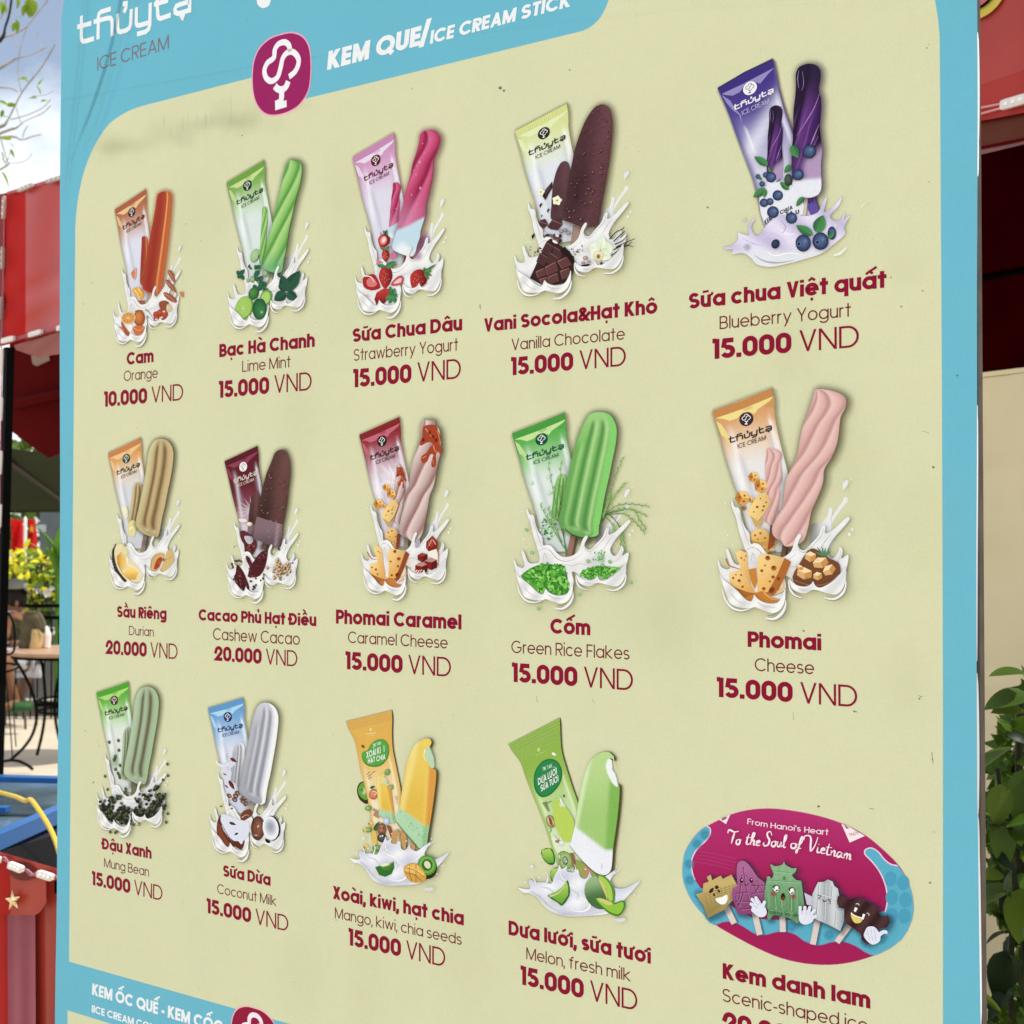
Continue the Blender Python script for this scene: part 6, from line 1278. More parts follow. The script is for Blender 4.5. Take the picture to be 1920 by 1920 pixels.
def wrapper2(p, band, c0, c1, c2, leafc, words, L_, R_, tiny):
    n_ = 28; L2, R2 = resample(catmull(L_, 4, False), n_), resample(catmull(R_, 4, False), n_)
    p.rim([(q[0]+8, q[1]+4) for q in L2+R2[::-1]], 16, '3c341c', .75)
    def cf(u, v):
        k_ = mix(c0, c1, ss(.2, .5, v)); k_ = mix(k_, c2, ss(.35, .7, v)*ss(.0, .2, u)*(1-ss(.8, .95, u)))
        k_ = mix(k_, band, .5*ss(.12, .0, u)*(v > .1)+.5*ss(.88, 1, u)); k_ = mix(k_, 'f4f0c8', .5*math.exp(-((u-.12-.1*ss(.4, 0, v))/.035)**2)*ss(.3, .5, v)); k_ = mix(k_, 'f8f0d0', .5*math.exp(-((u-.86)/.03)**2)*ss(.25, .4, v))
        return mix(k_, band, .5*(.5+.5*math.sin(v*90+u*6))*ss(.25, .1, v)*.5)
    p.strip(L2, R2, cf, 22)
    b_ = [L2[0], R2[0], R2[2], L2[2]]; p.fill(b_, band)
    for k_ in range(4): t = k_*.28+.1; p.line([(L2[0][0]+(L2[2][0]-L2[0][0])*t, L2[0][1]+(L2[2][1]-L2[0][1])*t), (R2[0][0]+(R2[2][0]-R2[0][0])*t, R2[0][1]+(R2[2][1]-R2[0][1])*t)], 5, mix(band, 'f0f0c0', .35), a=.7)
def pop_bitten(p, out_, side, inner, base_poly, c, cb, g=True, glowc='4a4020'):
    o = catmull(out_, 3)
    if g: p.rim([(q[0]+10, q[1]+8) for q in o], 22, glowc, .8)
    ys = [q[1] for q in o]
    p.fill(o, None, cf=lambda x, y: mix(mix(c[0], c[1], ss(min(ys), max(ys), y)), c[0], .3), step=40)
    p.fill(side, c[2]); p.fill(base_poly, cb[0]); p.fill(inner, cb[1], 3)
def pic_mango():
    p = setup(630, 1310, 5.19, [(648.3, 1352.8), (735, 1332.2), (700, 1655), (800, 1650)])
    O_ = [(860, 392), (920, 385), (945, 420), (920, 470), (880, 490), (885, 560), (910, 620), (945, 672), (985, 690), (990, 760), (975, 900), (955, 1050), (935, 1180), (915, 1300), (895, 1420), (850, 1455), (800, 1430), (700, 1310), (600, 1190), (610, 1120), (640, 1030), (655, 900), (680, 760), (700, 640), (740, 520), (790, 440)]
    def big(g=True):
        o = catmull(O_, 3)
        if g: p.rim([(q[0]+12, q[1]+8) for q in o], 20, '4c4420', .9)
        def cf(x, y):
            k_ = mix('e0c25c', 'd9b248', ss(500, 1100, y)); k_ = mix(k_, 'f0e29c', .8*ss(60, 0, abs(x-(790-(y-440)*.22))+0)*(1 if y > 400 else 0)*.6)
            e_ = 905-(y-700)*.06; k_ = mix(k_, 'cf8f40', .9*ss(e_-6, e_+26, x)*ss(600, 700, y)); k_ = mix(k_, 'e6cc6c', .5*math.exp(-((x-e_)/14)**2)*ss(640, 720, y))
            d = (y-1060)-(x-640)*.72 if x < 860 else (y-1240)+(x-860)*.2
            k_ = mix(k_, 'a8cba2' if x < e_-10 else '8fb888', ss(-14, 16, d)); return k_
        p.fill(o, None, cf=cf, step=22)
        p.fill([(885, 485), (930, 470), (960, 540), (975, 620), (970, 665), (945, 672), (910, 620), (882, 560)], 'b4cca8', 2); p.fill([(850, 430), (900, 400), (940, 425), (900, 470), (870, 465)], 'e2c85c', 2); p.line([(885, 490), (870, 550), (890, 610)], 12, 'f2e6a0', 5); p.line([(930, 480), (965, 560), (970, 640)], 6, '8a8458', 3)
        rnd = random.Random(2)
        for k_ in range(26):
            t = rnd.random(); x = 630+t*260; y = 1110+t*230+rnd.uniform(-30, 50)
            if inside((x, y), o): p.ink.lay -= .8; p.fill(ell(x, y, 4, 3, 0, 6), '5a7a58')
        p.line([(600, 1190), (700, 1310), (810, 1435)], 6, '5c8060')
    A2 = None
    def a_():
        p.fill([(280, 810), (230, 820), (205, 880), (215, 950), (250, 1000), (310, 1022), (320, 900)], '3c2c1c', 3); p.fill([(280, 812), (235, 835), (215, 890), (235, 950), (300, 985), (310, 880)], '5f9a38', 3); p.soft(275, 900, 40, 50, 'c8dca0', .9); p.soft(255, 890, 20, 30, '24401c', .5)
        wrapper2(p, 'cf9f48', 'd6a850', 'dfc07c', 'e6d6b4', None, None, [(95, 222), (130, 300), (180, 390), (210, 520), (240, 680), (275, 820), (310, 980), (335, 1120), (345, 1300), (370, 1460)], [(545, 112), (548, 220), (545, 360), (555, 500), (585, 650), (615, 800), (632, 900), (640, 1060), (660, 1250), (680, 1460)], 0)
        p.line([(300, 345), (345, 338), (390, 330)], 8, 'e8d090'); p.ball(342, 302, 16, 20, 'e8d49a', 'd0a850'); p.line([(310, 365), (380, 355)], 3, 'e8d090')
        p.fill([(252, 560), (262, 520), (310, 500), (345, 440), (400, 400), (460, 395), (505, 430), (520, 500), (505, 580), (440, 650), (350, 662), (280, 630)], '3f7a30', 3); p.fill([(254, 550), (270, 515), (318, 495), (350, 440), (402, 403), (458, 400), (500, 432), (512, 500), (496, 575), (436, 636), (352, 650), (284, 618)], '539c40', 3)
        words_on(p, 'TIK TAK', (365, 470), (445, 442), (-4, -28), 'e8f0e0', .14); words_on(p, 'XOÀI KIWI', (300, 580), (475, 515), (-2, -62), 'e8f0e0', .17); words_on(p, 'HẠT CHIA', (315, 632), (485, 588), (0, -52), 'e8f0e0', .17)
        for x0, y0, x1, y1 in ((300, 740, 335, 710), (310, 760, 355, 730), (320, 780, 350, 760), (355, 720, 385, 705)): p.line([(x0, y0), (x1, y1)], 5, '5c5c30')
        p.ball(505, 715, 26, 32, '8fae70', '4c7a3c', 30); p.leaf(255, 450, 280, 480, 22, '4a4a1c'); p.leaf(335, 870, 385, 852, 26, '3c5c34')
        p.ball(370, 930, 44, 52, 'd89060', 'a8583c', 10); p.line([(360, 900), (400, 910), (380, 940)], 6, 'e8e0c0'); p.ball(545, 860, 20, 26, '8fae70', '5c8a48')
        sub(p, [(860, 392), (985, 690), (600, 1190)], [(440, 730), (530, 850), (425, 1130)], lambda: big(False))
        p.soft(470, 790, 60, 50, 'eee4b8', .7)
        for k_ in range(8): p.ball(375+(k_*19) % 45, 1080+k_*10, 12, 12, 'c8a080', '8c6444', n=8)
        for k_ in range(6): p.line([(580+k_*4, 950+k_*14), (606, 955+k_*14)], 4, '4a4a34'); p.line([(600, 1270+k_*10), (630, 1275+k_*10)], 3, '4a6a4a')
        p.ball(500, 1190, 30, 34, 'cbd4e0', 'a0acc0'); p.fill([(500, 1225), (540, 1240), (575, 1370), (550, 1370)], '8c4a30')
        p.leaf(380, 1290, 430, 1195, 46, '2c4a2c', '4a6a3c'); p.ball(455, 1270, 42, 62, 'b07a5c', '5c3424'); p.ball(455, 1350, 42, 46, '5c5c50', '141410', n=14, hl='f0f0f0')
        for x in (440, 470): p.fill(ell(x, 1258, 6, 9), '2a1a14')
        p.line([(440, 1290), (456, 1302), (474, 1288)], 5, '8a2c20')
        p.fill([(360, 1290), (400, 1290), (410, 1400), (370, 1440)], 'd8b458', 2)
        for x, y, r_ in ((325, 1065, 30), (325, 1275, 30), (405, 1450, 38), (390, 1500, 34)): p.ball(x, y, r_*1.1, r_*.8, '9ac070', '3c6a28', n=14)
        for x, y, r_ in ((345, 1215, 24), (290, 1280, 22), (300, 1440, 24), (370, 1565, 26), (425, 1505, 18)): cubeish(p, x, y, r_, ('e8d080', 'd8b058', 'b88c3c'))
    def b_():
        for x0, x1 in ((560, 640), (650, 700), (740, 790)): p.fill([(x0, 1290), (x1, 1300), (x1-5, 1460), (x0+25, 1470), (x0, 1400)], 'b89058', 2)
        big()
    def c_():
        splash2(p, None)
        p.fill([(400, 1635), (460, 1615), (530, 1600), (582, 1580), (586, 1640), (560, 1700), (500, 1728), (440, 1710)], None, 0, cf=lambda x, y: mix('8fb860', '2c6a28', ss(20, 80, math.hypot(x-510, y-1590))), step=18)
        for k_ in range(12): a = R(20+k_*13); p.line([(520+34*math.cos(a), 1592+34*math.sin(a)), (520+60*math.cos(a), 1592+60*math.sin(a))], 5, '1c3c18'); p.ink.lay -= .7
        p.leaf(450, 1618, 545, 1598, 34, 'd8dcb8')
        p.fill(ell(905, 1640, 98, 110, -10), '2c2414'); p.fill(ell(905, 1615, 92, 98, -10), '4f8a30'); p.fill(ell(905, 1612, 76, 82, -10), '6fa848'); p.fill(ell(908, 1612, 50, 56, -10), '2a4a20'); p.fill(ell(910, 1610, 30, 42, -30), 'd0d8a8')
        for k_ in range(24): a = R(k_*15); p.line([(908+30*math.cos(a), 1612+36*math.sin(a)), (908+58*math.cos(a), 1612+64*math.sin(a))], 3, '4f8236'); p.ink.lay -= .8
        p.fill([(680, 1640), (720, 1605), (780, 1595), (830, 1615), (880, 1680), (900, 1730), (870, 1770), (800, 1785), (730, 1760), (690, 1700)], 'c89844', 2); p.fill([(690, 1650), (730, 1612), (790, 1605), (830, 1630), (890, 1720), (800, 1700), (720, 1680)], 'e0b45c', 2)
        for pts in ([(700, 1640), (780, 1660), (880, 1730)], [(740, 1608), (735, 1680), (760, 1770)], [(800, 1600), (800, 1690), (800, 1785)], [(695, 1690), (770, 1700), (860, 1770)]): p.line(pts, 6, '94602c')
        for k_ in range(5): p.line([(720+k_*34, 1625+k_*16), (742+k_*34, 1632+k_*16)], 8, 'f0d490')
    picture('picture of a bitten mango ice pop with a green base and kiwi slices', p, [('wrapper_picture', a_), ('ice_pop_picture', b_), ('splash_picture', c_)])
def slice_(p, pts, rind='2f6424', flesh=('a4c458', '5c9a30')):
    xs = [q[0] for q in pts]; ys = [q[1] for q in pts]; p.fill(pts, rind, 2); cx, cy = sum(xs)/len(xs), sum(ys)/len(ys)
    p.fill([(cx+(x-cx)*.9-4, cy+(y-cy)*.9-5) for x, y in pts], None, cf=lambda x, y: mix(flesh[0], flesh[1], ss(min(ys), max(ys), y)), step=24)
def pic_melon():
    p = setup(930, 1320, 4.571, [(952.5, 1395.5), (1049.9, 1345.8), (1000, 1710), (1150, 1700)])
    O_ = [(900, 418), (960, 408), (1000, 430), (1020, 470), (985, 465), (955, 510), (960, 580), (990, 640), (1030, 690), (1062, 690), (1065, 780), (1050, 950), (1030, 1100), (1010, 1240), (1000, 1380), (980, 1440), (930, 1465), (860, 1440), (760, 1350), (650, 1220), (650, 1180), (680, 1060), (700, 930), (720, 800), (745, 680), (790, 540), (840, 455)]
    def big(g=True):
        o = catmull(O_, 3)
        if g: p.rim([(q[0]+14, q[1]+8) for q in o], 20, '4a4420', .9)
        def cf(x, y):
            k_ = mix('b0cb84', '9dc070', ss(500, 1000, y)); e_ = 968-(y-700)*.06
            k_ = mix(k_, '76aa4c', .9*ss(e_-10, e_+30, x)*ss(560, 720, y)); k_ = mix(k_, 'd8e8c0', .7*ss(36, 0, abs(x-(800-(y-500)*.2))))
            d = (y-1050)-(x-690)*.78 if x < 940 else (y-1246)
            return mix(k_, 'e2e2e4', ss(-16, 20, d))
        p.fill(o, None, cf=cf, step=22)
        p.fill([(965, 470), (1000, 480), (1005, 560), (1030, 600), (1050, 680), (1045, 710), (1000, 670), (960, 590), (950, 520)], 'e4e6e4', 2); p.line([(1010, 440), (1020, 500), (1045, 580)], 8, 'c4dca0', 3); p.line([(960, 480), (948, 530), (965, 600), (1010, 670)], 10, 'c8de9c', 4)
        p.ball(915, 1390, 12, 34, 'c4c8cc', 'e0e0e4')
    def a_():
        slice_(p, [(390, 1250), (470, 1235), (500, 1290), (505, 1370), (450, 1375), (400, 1320)])
        wrapper2(p, '86a844', '8aac48', 'a9c878', 'c8d8b0', None, None, [(103, 345), (160, 420), (215, 500), (255, 620), (310, 760), (360, 880), (410, 1010), (455, 1140), (490, 1260), (550, 1400), (600, 1480)], [(548, 118), (552, 250), (560, 380), (580, 470), (620, 600), (665, 740), (705, 850), (740, 1000), (770, 1150), (800, 1300), (830, 1490)], 0)
        for k_ in range(4): p.line([(200+k_*10, 420+k_*34), (300, 330+k_*34), (420, 270+k_*30), (530, 240+k_*30)], 14, 'a8c468', a=.5)
        p.ball(368, 392, 14, 22, 'c4d48c', '98b458'); p.line([(342, 440), (384, 422), (425, 404)], 8, 'bcd088', a=.7); p.leaf(480, 418, 520, 440, 22, 'e8f0e0')
        p.fill([(325, 640), (345, 560), (400, 490), (470, 470), (530, 495), (568, 570), (560, 660), (500, 750), (430, 795), (375, 790), (335, 730)], '1f6e3c', 3); p.fill([(336, 640), (354, 566), (405, 500), (468, 481), (522, 503), (556, 572), (548, 655), (494, 738), (430, 780), (380, 774), (345, 722)], '2a7f46', 3)
        words_on(p, 'TIK TAK', (403, 575), (488, 540), (-4, -30), 'dcecdc', .13); words_on(p, 'DƯA LƯỚI', (365, 695), (526, 600), (-4, -56), 'eef4ee', .17); words_on(p, 'SỮA TƯƠI', (388, 752), (540, 662), (-4, -54), 'eef4ee', .17)
        p.leaf(582, 775, 592, 800, 14, '4a3c2c')
        for k_ in range(9): p.line([(400+k_*6, 850+k_*8), (440+k_*3, 838+k_*10)], 5, '4a5a34')
        p.line([(445, 850), (480, 830)], 5, '4a5a34'); p.ball(472, 1005, 36, 56, 'e0cf94', '6a5a34', -20); p.fill([(455, 960), (480, 985), (490, 1040), (465, 1020)], '7a4a34', 2); p.line([(490, 1000), (520, 1060)], 12, 'd8a868', 3); p.line([(465, 1060), (480, 1080), (465, 1100)], 5, '3c4a24')
        sub(p, [(900, 418), (1062, 690), (650, 1200)], [(530, 800), (610, 890), (560, 1170)], lambda: big(False))
        p.fill([(490, 870), (530, 805), (570, 860), (620, 900), (680, 1020), (650, 1180), (570, 1160), (510, 1020)], 'b0c858', 2); p.soft(570, 860, 34, 30, 'eaf0c8', .9)
        p.fill([(480, 1110), (560, 1180), (650, 1190), (700, 1260), (560, 1290), (500, 1220)], 'd4dcbc', 2); p.ball(535, 1175, 22, 14, 'b88468', '7c4c38'); p.ball(570, 1190, 26, 28, 'e0e4d4', 'b8c0a8')
        p.ball(605, 1345, 62, 84, 'a8c47c', '6a9040', -10); p.ball(600, 1340, 24, 38, 'a8b8a0', '2c3824', -10); p.ball(552, 1310, 12, 34, 'd4e0b8', '3c4c2c', -15); p.line([(552, 1280), (565, 1265), (600, 1258)], 9, '2c3420', 3); p.line([(590, 1405), (625, 1420), (658, 1385)], 24, '20281c', 4); p.line([(600, 1418), (635, 1418), (655, 1390)], 9, 'f0f0ec', 3)
        p.fill([(640, 1270), (670, 1280), (700, 1400), (675, 1420)], '8a5c44')
        slice_(p, [(470, 1470), (490, 1410), (560, 1400), (562, 1470), (500, 1535)])
    def b_(): p.fill([(700, 1330), (860, 1440), (850, 1500), (730, 1500), (700, 1440)], '8c9a48', 2); p.fill([(770, 1370), (830, 1410), (810, 1490), (760, 1480)], 'b08464', 2); big()
    def c_():
        B2 = affine([(150, 1545), (1120, 1490), (520, 1816), (500, 1340)], [(175, 1555), (1235, 1505), (640, 1828), (570, 1390)]); splash2(p, B2)
        slice_(p, [(452, 1640), (520, 1610), (590, 1560), (622, 1505), (640, 1560), (640, 1640), (580, 1725), (540, 1700)]); p.line([(470, 1645), (540, 1620), (600, 1560)], 16, 'c8c488', 4)
        p.fill(ell(900, 1610, 128, 150, -25), None, cf=lambda x, y: mix('8fae7c', '46683c', ss(-60, 110, (x-820)*.2+(y-1560))), step=24)
        p.fill([(870, 1470), (920, 1462), (980, 1510), (1020, 1590), (1025, 1690), (960, 1680), (940, 1580)], '4f8a2c', 3); p.fill([(890, 1478), (925, 1478), (975, 1525), (1006, 1600), (1008, 1680), (975, 1670), (950, 1580)], 'a2c050', 3); p.fill([(885, 1482), (930, 1540), (960, 1620), (965, 1670), (935, 1600)], 'cbbf74', 3)
        p.fill([(855, 1655), (900, 1720), (980, 1790), (1060, 1815), (1110, 1760), (1118, 1700), (1090, 1680), (1020, 1700), (930, 1670)], '3f7a24', 3); p.fill([(868, 1662), (910, 1715), (985, 1775), (1058, 1797), (1098, 1752), (1104, 1702), (1080, 1692), (1020, 1712), (930, 1680)], '8ab83c', 3); p.fill([(880, 1662), (930, 1665), (1010, 1700), (990, 1722), (930, 1705)], 'c4c070', 3)
    picture('picture of a bitten green melon ice pop with melon slices', p, [('wrapper_picture', a_), ('ice_pop_picture', b_), ('splash_picture', c_)])
# ---------- blueberry
def pic_blueberry():
    p = setup(1320, 90, 4.466, [(1345.8, 166.1), (1448.8, 111.3), (1390, 490), (1560, 490)], '4a2c54')
    L_ = [(850, 140), (800, 165), (775, 220), (775, 330), (768, 420), (756, 520), (752, 640), (750, 760), (738, 880), (740, 1000), (745, 1100), (745, 1180), (770, 1225), (830, 1252), (870, 1254)]
    R_ = [(880, 134), (940, 145), (978, 190), (980, 260), (965, 350), (985, 430), (985, 540), (975, 650), (985, 760), (995, 860), (985, 960), (985, 1060), (988, 1170), (965, 1225), (920, 1250), (880, 1256)]
    def big(g=True):
        def cfx(u, v, w_, k_):
            k_ = mix(k_, '211a2c', ss(.42, .1, v)*.9); k_ = mix(k_, '1f1626', .7*ss(.35, .0, u)*ss(.8, .6, v)); rn = (math.sin(u*70+v*19)+math.sin(u*31-v*47)); k_ = mix(k_, '8c5c9c', .55*max(0, math.sin((v*5+u*3.2)*6.283))**6*ss(.28, .5, v)*ss(.95, .6, u))
            b_ = .80-.14*u; k_ = mix(k_, 'b89ec0', ss(b_-.10, b_, v)*ss(.2, .6, u)*.8); return mix(k_, 'dcdce2', ss(.80, .835, v))
        pop_twist(p, L_, R_, ('5e3474', '3c1e56', '24122f'), 1.1, .2, 1.0, g, cfx=cfx)
        for pts, w_ in (([(975, 380), (930, 500), (860, 620), (780, 740)], 8), ([(970, 640), (920, 760), (880, 860)], 10), ([(800, 190), (790, 260), (800, 340)], 6), ([(960, 740), (930, 820)], 10), ([(830, 200), (840, 300), (825, 360)], 4)): p.line(pts, 2, 'b48cc0', 2, w2=w_, a=.8)
    def bb(x, y, r_, ry=None): p.ball(x, y, r_, ry or r_, '4f6288', '1c2440', 0, .1, -.2, n=16); p.soft(x+r_*.3, y-r_*.25, r_*.4, r_*.4, '7c8fae', .6)
    def lf(x0, y0, x1, y1, w_): p.leaf(x0, y0, x1, y1, w_, '2c5c3c', '4c8a4c', '5c9a5c')
    def a_():
        L3 = catmull([(115, 340), (150, 420), (210, 560), (260, 700), (320, 860), (370, 990), (410, 1100), (450, 1250), (480, 1400), (515, 1500)], 4, False)
        R3 = catmull([(575, 95), (600, 210), (620, 330), (660, 480), (700, 600), (745, 720), (800, 900), (860, 1080), (920, 1230), (970, 1400)], 4, False)
        p.rim([(q[0]+10, q[1]+4) for q in L3+R3[::-1]], 30, '54385c', .65)
        L2, R2 = resample(L3, 28), resample(R3, 28)
        def cf(u, v):
            k_ = mixn([(0, '40307c'), (.2, '4a3c84'), (.32, '7c74a4'), (.48, 'a8a4c0'), (.62, 'cccad6'), (1, 'd4d2dc')], v-.05*u); k_ = mix(k_, 'ececf2', .6*math.exp(-((v-.5+.25*u)/.07)**2)); k_ = mix(k_, '4c4484', .8*ss(.14, .0, u)*(1-ss(.75, 1, v)))
            k_ = mix(k_, 'f2f2f6', .7*math.exp(-((u-.2)/.025)**2)*ss(.3, .35, v)*(1-ss(.45, .55, v))); k_ = mix(k_, 'e8e6f0', .8*math.exp(-((u-.93)/.04)**2)*ss(.2, .3, v)); return mix(k_, '6a62a0', .5*ss(.97, 1, u))
        p.strip(L2, R2, cf, 24)
        p.fill([(150, 385), (330, 300), (588, 165), (540, 215), (470, 300), (420, 280), (350, 300), (300, 370), (240, 400), (190, 395)], '9086b4'); p.fill([(150, 395), (220, 440), (270, 520), (310, 560), (320, 650), (295, 560), (240, 520), (190, 460)], '8a84b0')
        p.fill([(115, 340), (340, 205), (575, 95), (590, 160), (360, 275), (145, 388)], '3c2e74'); p.line([(115, 340), (340, 205), (575, 95)], 9, '2c2640', sm=0)
        emblem(p.ink, lambda q: p.st((386+q[0]*58, 337-q[1]*50-q[0]*14)), 'e8e6ee', '54505c', .09, circle=True)
        logotype(p.ink, lambda q: p.st((250+q[0]*335, 522-q[0]*160-q[1]*285)), 'e4e0f2', .034); words_on(p, 'ICE CREAM', (325, 565), (550, 460), (-8, -36), 'c4bcd8', .1)
        sub(p, [(850, 140), (980, 190), (745, 1180)], [(590, 485), (660, 520), (530, 1160)], lambda: big(False))
        for x, y, r_ in ((455, 1078, 20), (520, 1065, 24), (490, 1140, 24), (545, 1180, 20)): bb(x, y, r_)
        p.leaf(460, 1080, 490, 1110, 24, '3c6a4c'); bb(565, 1085, 44); lf(540, 985, 425, 910, 62); lf(545, 1000, 570, 1045, 26); p.leaf(610, 1150, 645, 1095, 30, '5c5c74', '7c7c94')
    def b_():
        stick(p, (860, 1255), (840, 1420), 34, 'c8bca8', 'a09480'); p.fill([(875, 1260), (930, 1255), (970, 1370), (900, 1405), (870, 1340)], '5c4c94'); words_on(p, 'LI', (880, 1305), (915, 1290), (0, -40), '241c34', .25)
        big()
    def c_():
        p.fill([(500, 1180), (640, 1120), (740, 1150), (830, 1260), (830, 1400), (700, 1420), (520, 1480), (470, 1290)], 'dcdce2', 2)
        O2 = [(165, 1670), (230, 1655), (290, 1610), (290, 1550), (330, 1560), (385, 1570), (375, 1500), (415, 1430), (430, 1440), (400, 1510), (450, 1580), (520, 1500), (600, 1420), (700, 1400), (780, 1400), (860, 1410), (960, 1380), (1000, 1290), (1035, 1250), (1020, 1330), (1010, 1380), (1080, 1340), (1165, 1242), (1130, 1330), (1060, 1410), (1100, 1450), (1150, 1440), (1185, 1375), (1180, 1440), (1230, 1400), (1180, 1500), (1190, 1560), (1100, 1640), (1000, 1720), (850, 1770), (700, 1810), (560, 1835), (450, 1815), (400, 1760), (330, 1720), (240, 1730), (250, 1690), (190, 1690)]
        o = catmull(O2, 3); p.rim(o, 10, 'a8a498', .3)
        p.fill(o, None, cf=lambda x, y: mix(mix('dcd4e4', 'bcb2cc', .5+.5*math.sin(x*.016-y*.02)), 'd8dadc', ss(1650, 1760, y)), step=30)
        for pts, w_, c_ in (([(480, 1600), (560, 1560), (640, 1580), (700, 1640)], 22, 'cdbcd8'), ([(620, 1500), (700, 1560), (780, 1560)], 20, 'e8dcec'), ([(430, 1740), (520, 1790), (640, 1800), (760, 1780)], 16, 'a4a4a4'), ([(520, 1700), (600, 1740), (720, 1720), (860, 1740)], 14, 'f0f0f2'), ([(1000, 1640), (1080, 1560), (1110, 1480)], 18, 'e6e6ec'), ([(330, 1600), (420, 1640), (500, 1660)], 16, 'c4bccf'), ([(640, 1440), (690, 1500), (660, 1560)], 12, 'b4a4c8')): p.line(pts, w_*.3, c_, w_*.2, w2=w_); p.ink.lay -= .6
        p.ink.lay += 1; p.soft(370, 1670, 44, 40, 'a8a8b0', .6); p.line([(1320, 1335), (1395, 1270)], 12, 'dcdccc', 5); p.line([(1090, 1740), (1150, 1720), (1200, 1672)], 10, 'e0e4d8', 10, w2=24); p.ball(345, 1442, 14, 17, 'd0ccd4', 'b0a8b4')
        words_on(p, 'KEM SỮA CHUA', (520, 1485), (640, 1390), (-6, -44), '2c2838', .2) if 0 else words_on(p, 'KEM', (518, 1488), (580, 1440), (-6, -40), '2c2838', .2)
        words_on(p, 'CHUA', (645, 1400), (750, 1350), (-4, -32), '2c2838', .2); words_on(p, 'TA U', (690, 1412), (805, 1390), (-2, -34), '2c2838', .2)
        for x, y, r_ in ((625, 1238, 44), (585, 1378, 50), (740, 1428, 48), (510, 1300, 36), (560, 1290, 30), (795, 1065, 48)): bb(x, y, r_)
        for q in ((525, 1180, 420, 1255, 66), (720, 1190, 645, 1125, 52), (740, 980, 680, 1050, 50), (840, 1250, 780, 1330, 46), (740, 820, 800, 925, 76), (530, 1190, 510, 1260, 30)): lf(*q)
        p.ball(715, 1110, 34, 50, '4a5c50', '1c2824'); bb(890, 872, 58)
        p.ball(608, 1645, 34, 40, '34405c', '1a2036', 20)
        lf(920, 1570, 780, 1490, 74); bb(1080, 1555, 36, 56); bb(840, 1638, 64, 72); bb(985, 1622, 68, 74); lf(950, 1550, 1010, 1405, 104); lf(1050, 1600, 1100, 1540, 36)
        for x, y in ((805, 1645), (960, 1632)): p.fill(ell(x, y, 20, 22, 0, 10), '5c6a90'); p.fill(ell(x, y, 12, 13, 0, 8), '141a2c')
    picture('picture of a dark purple blueberry ice pop with a violet wrapper', p, [('wrapper_picture', a_), ('ice_pop_picture', b_), ('splash_picture', c_)])
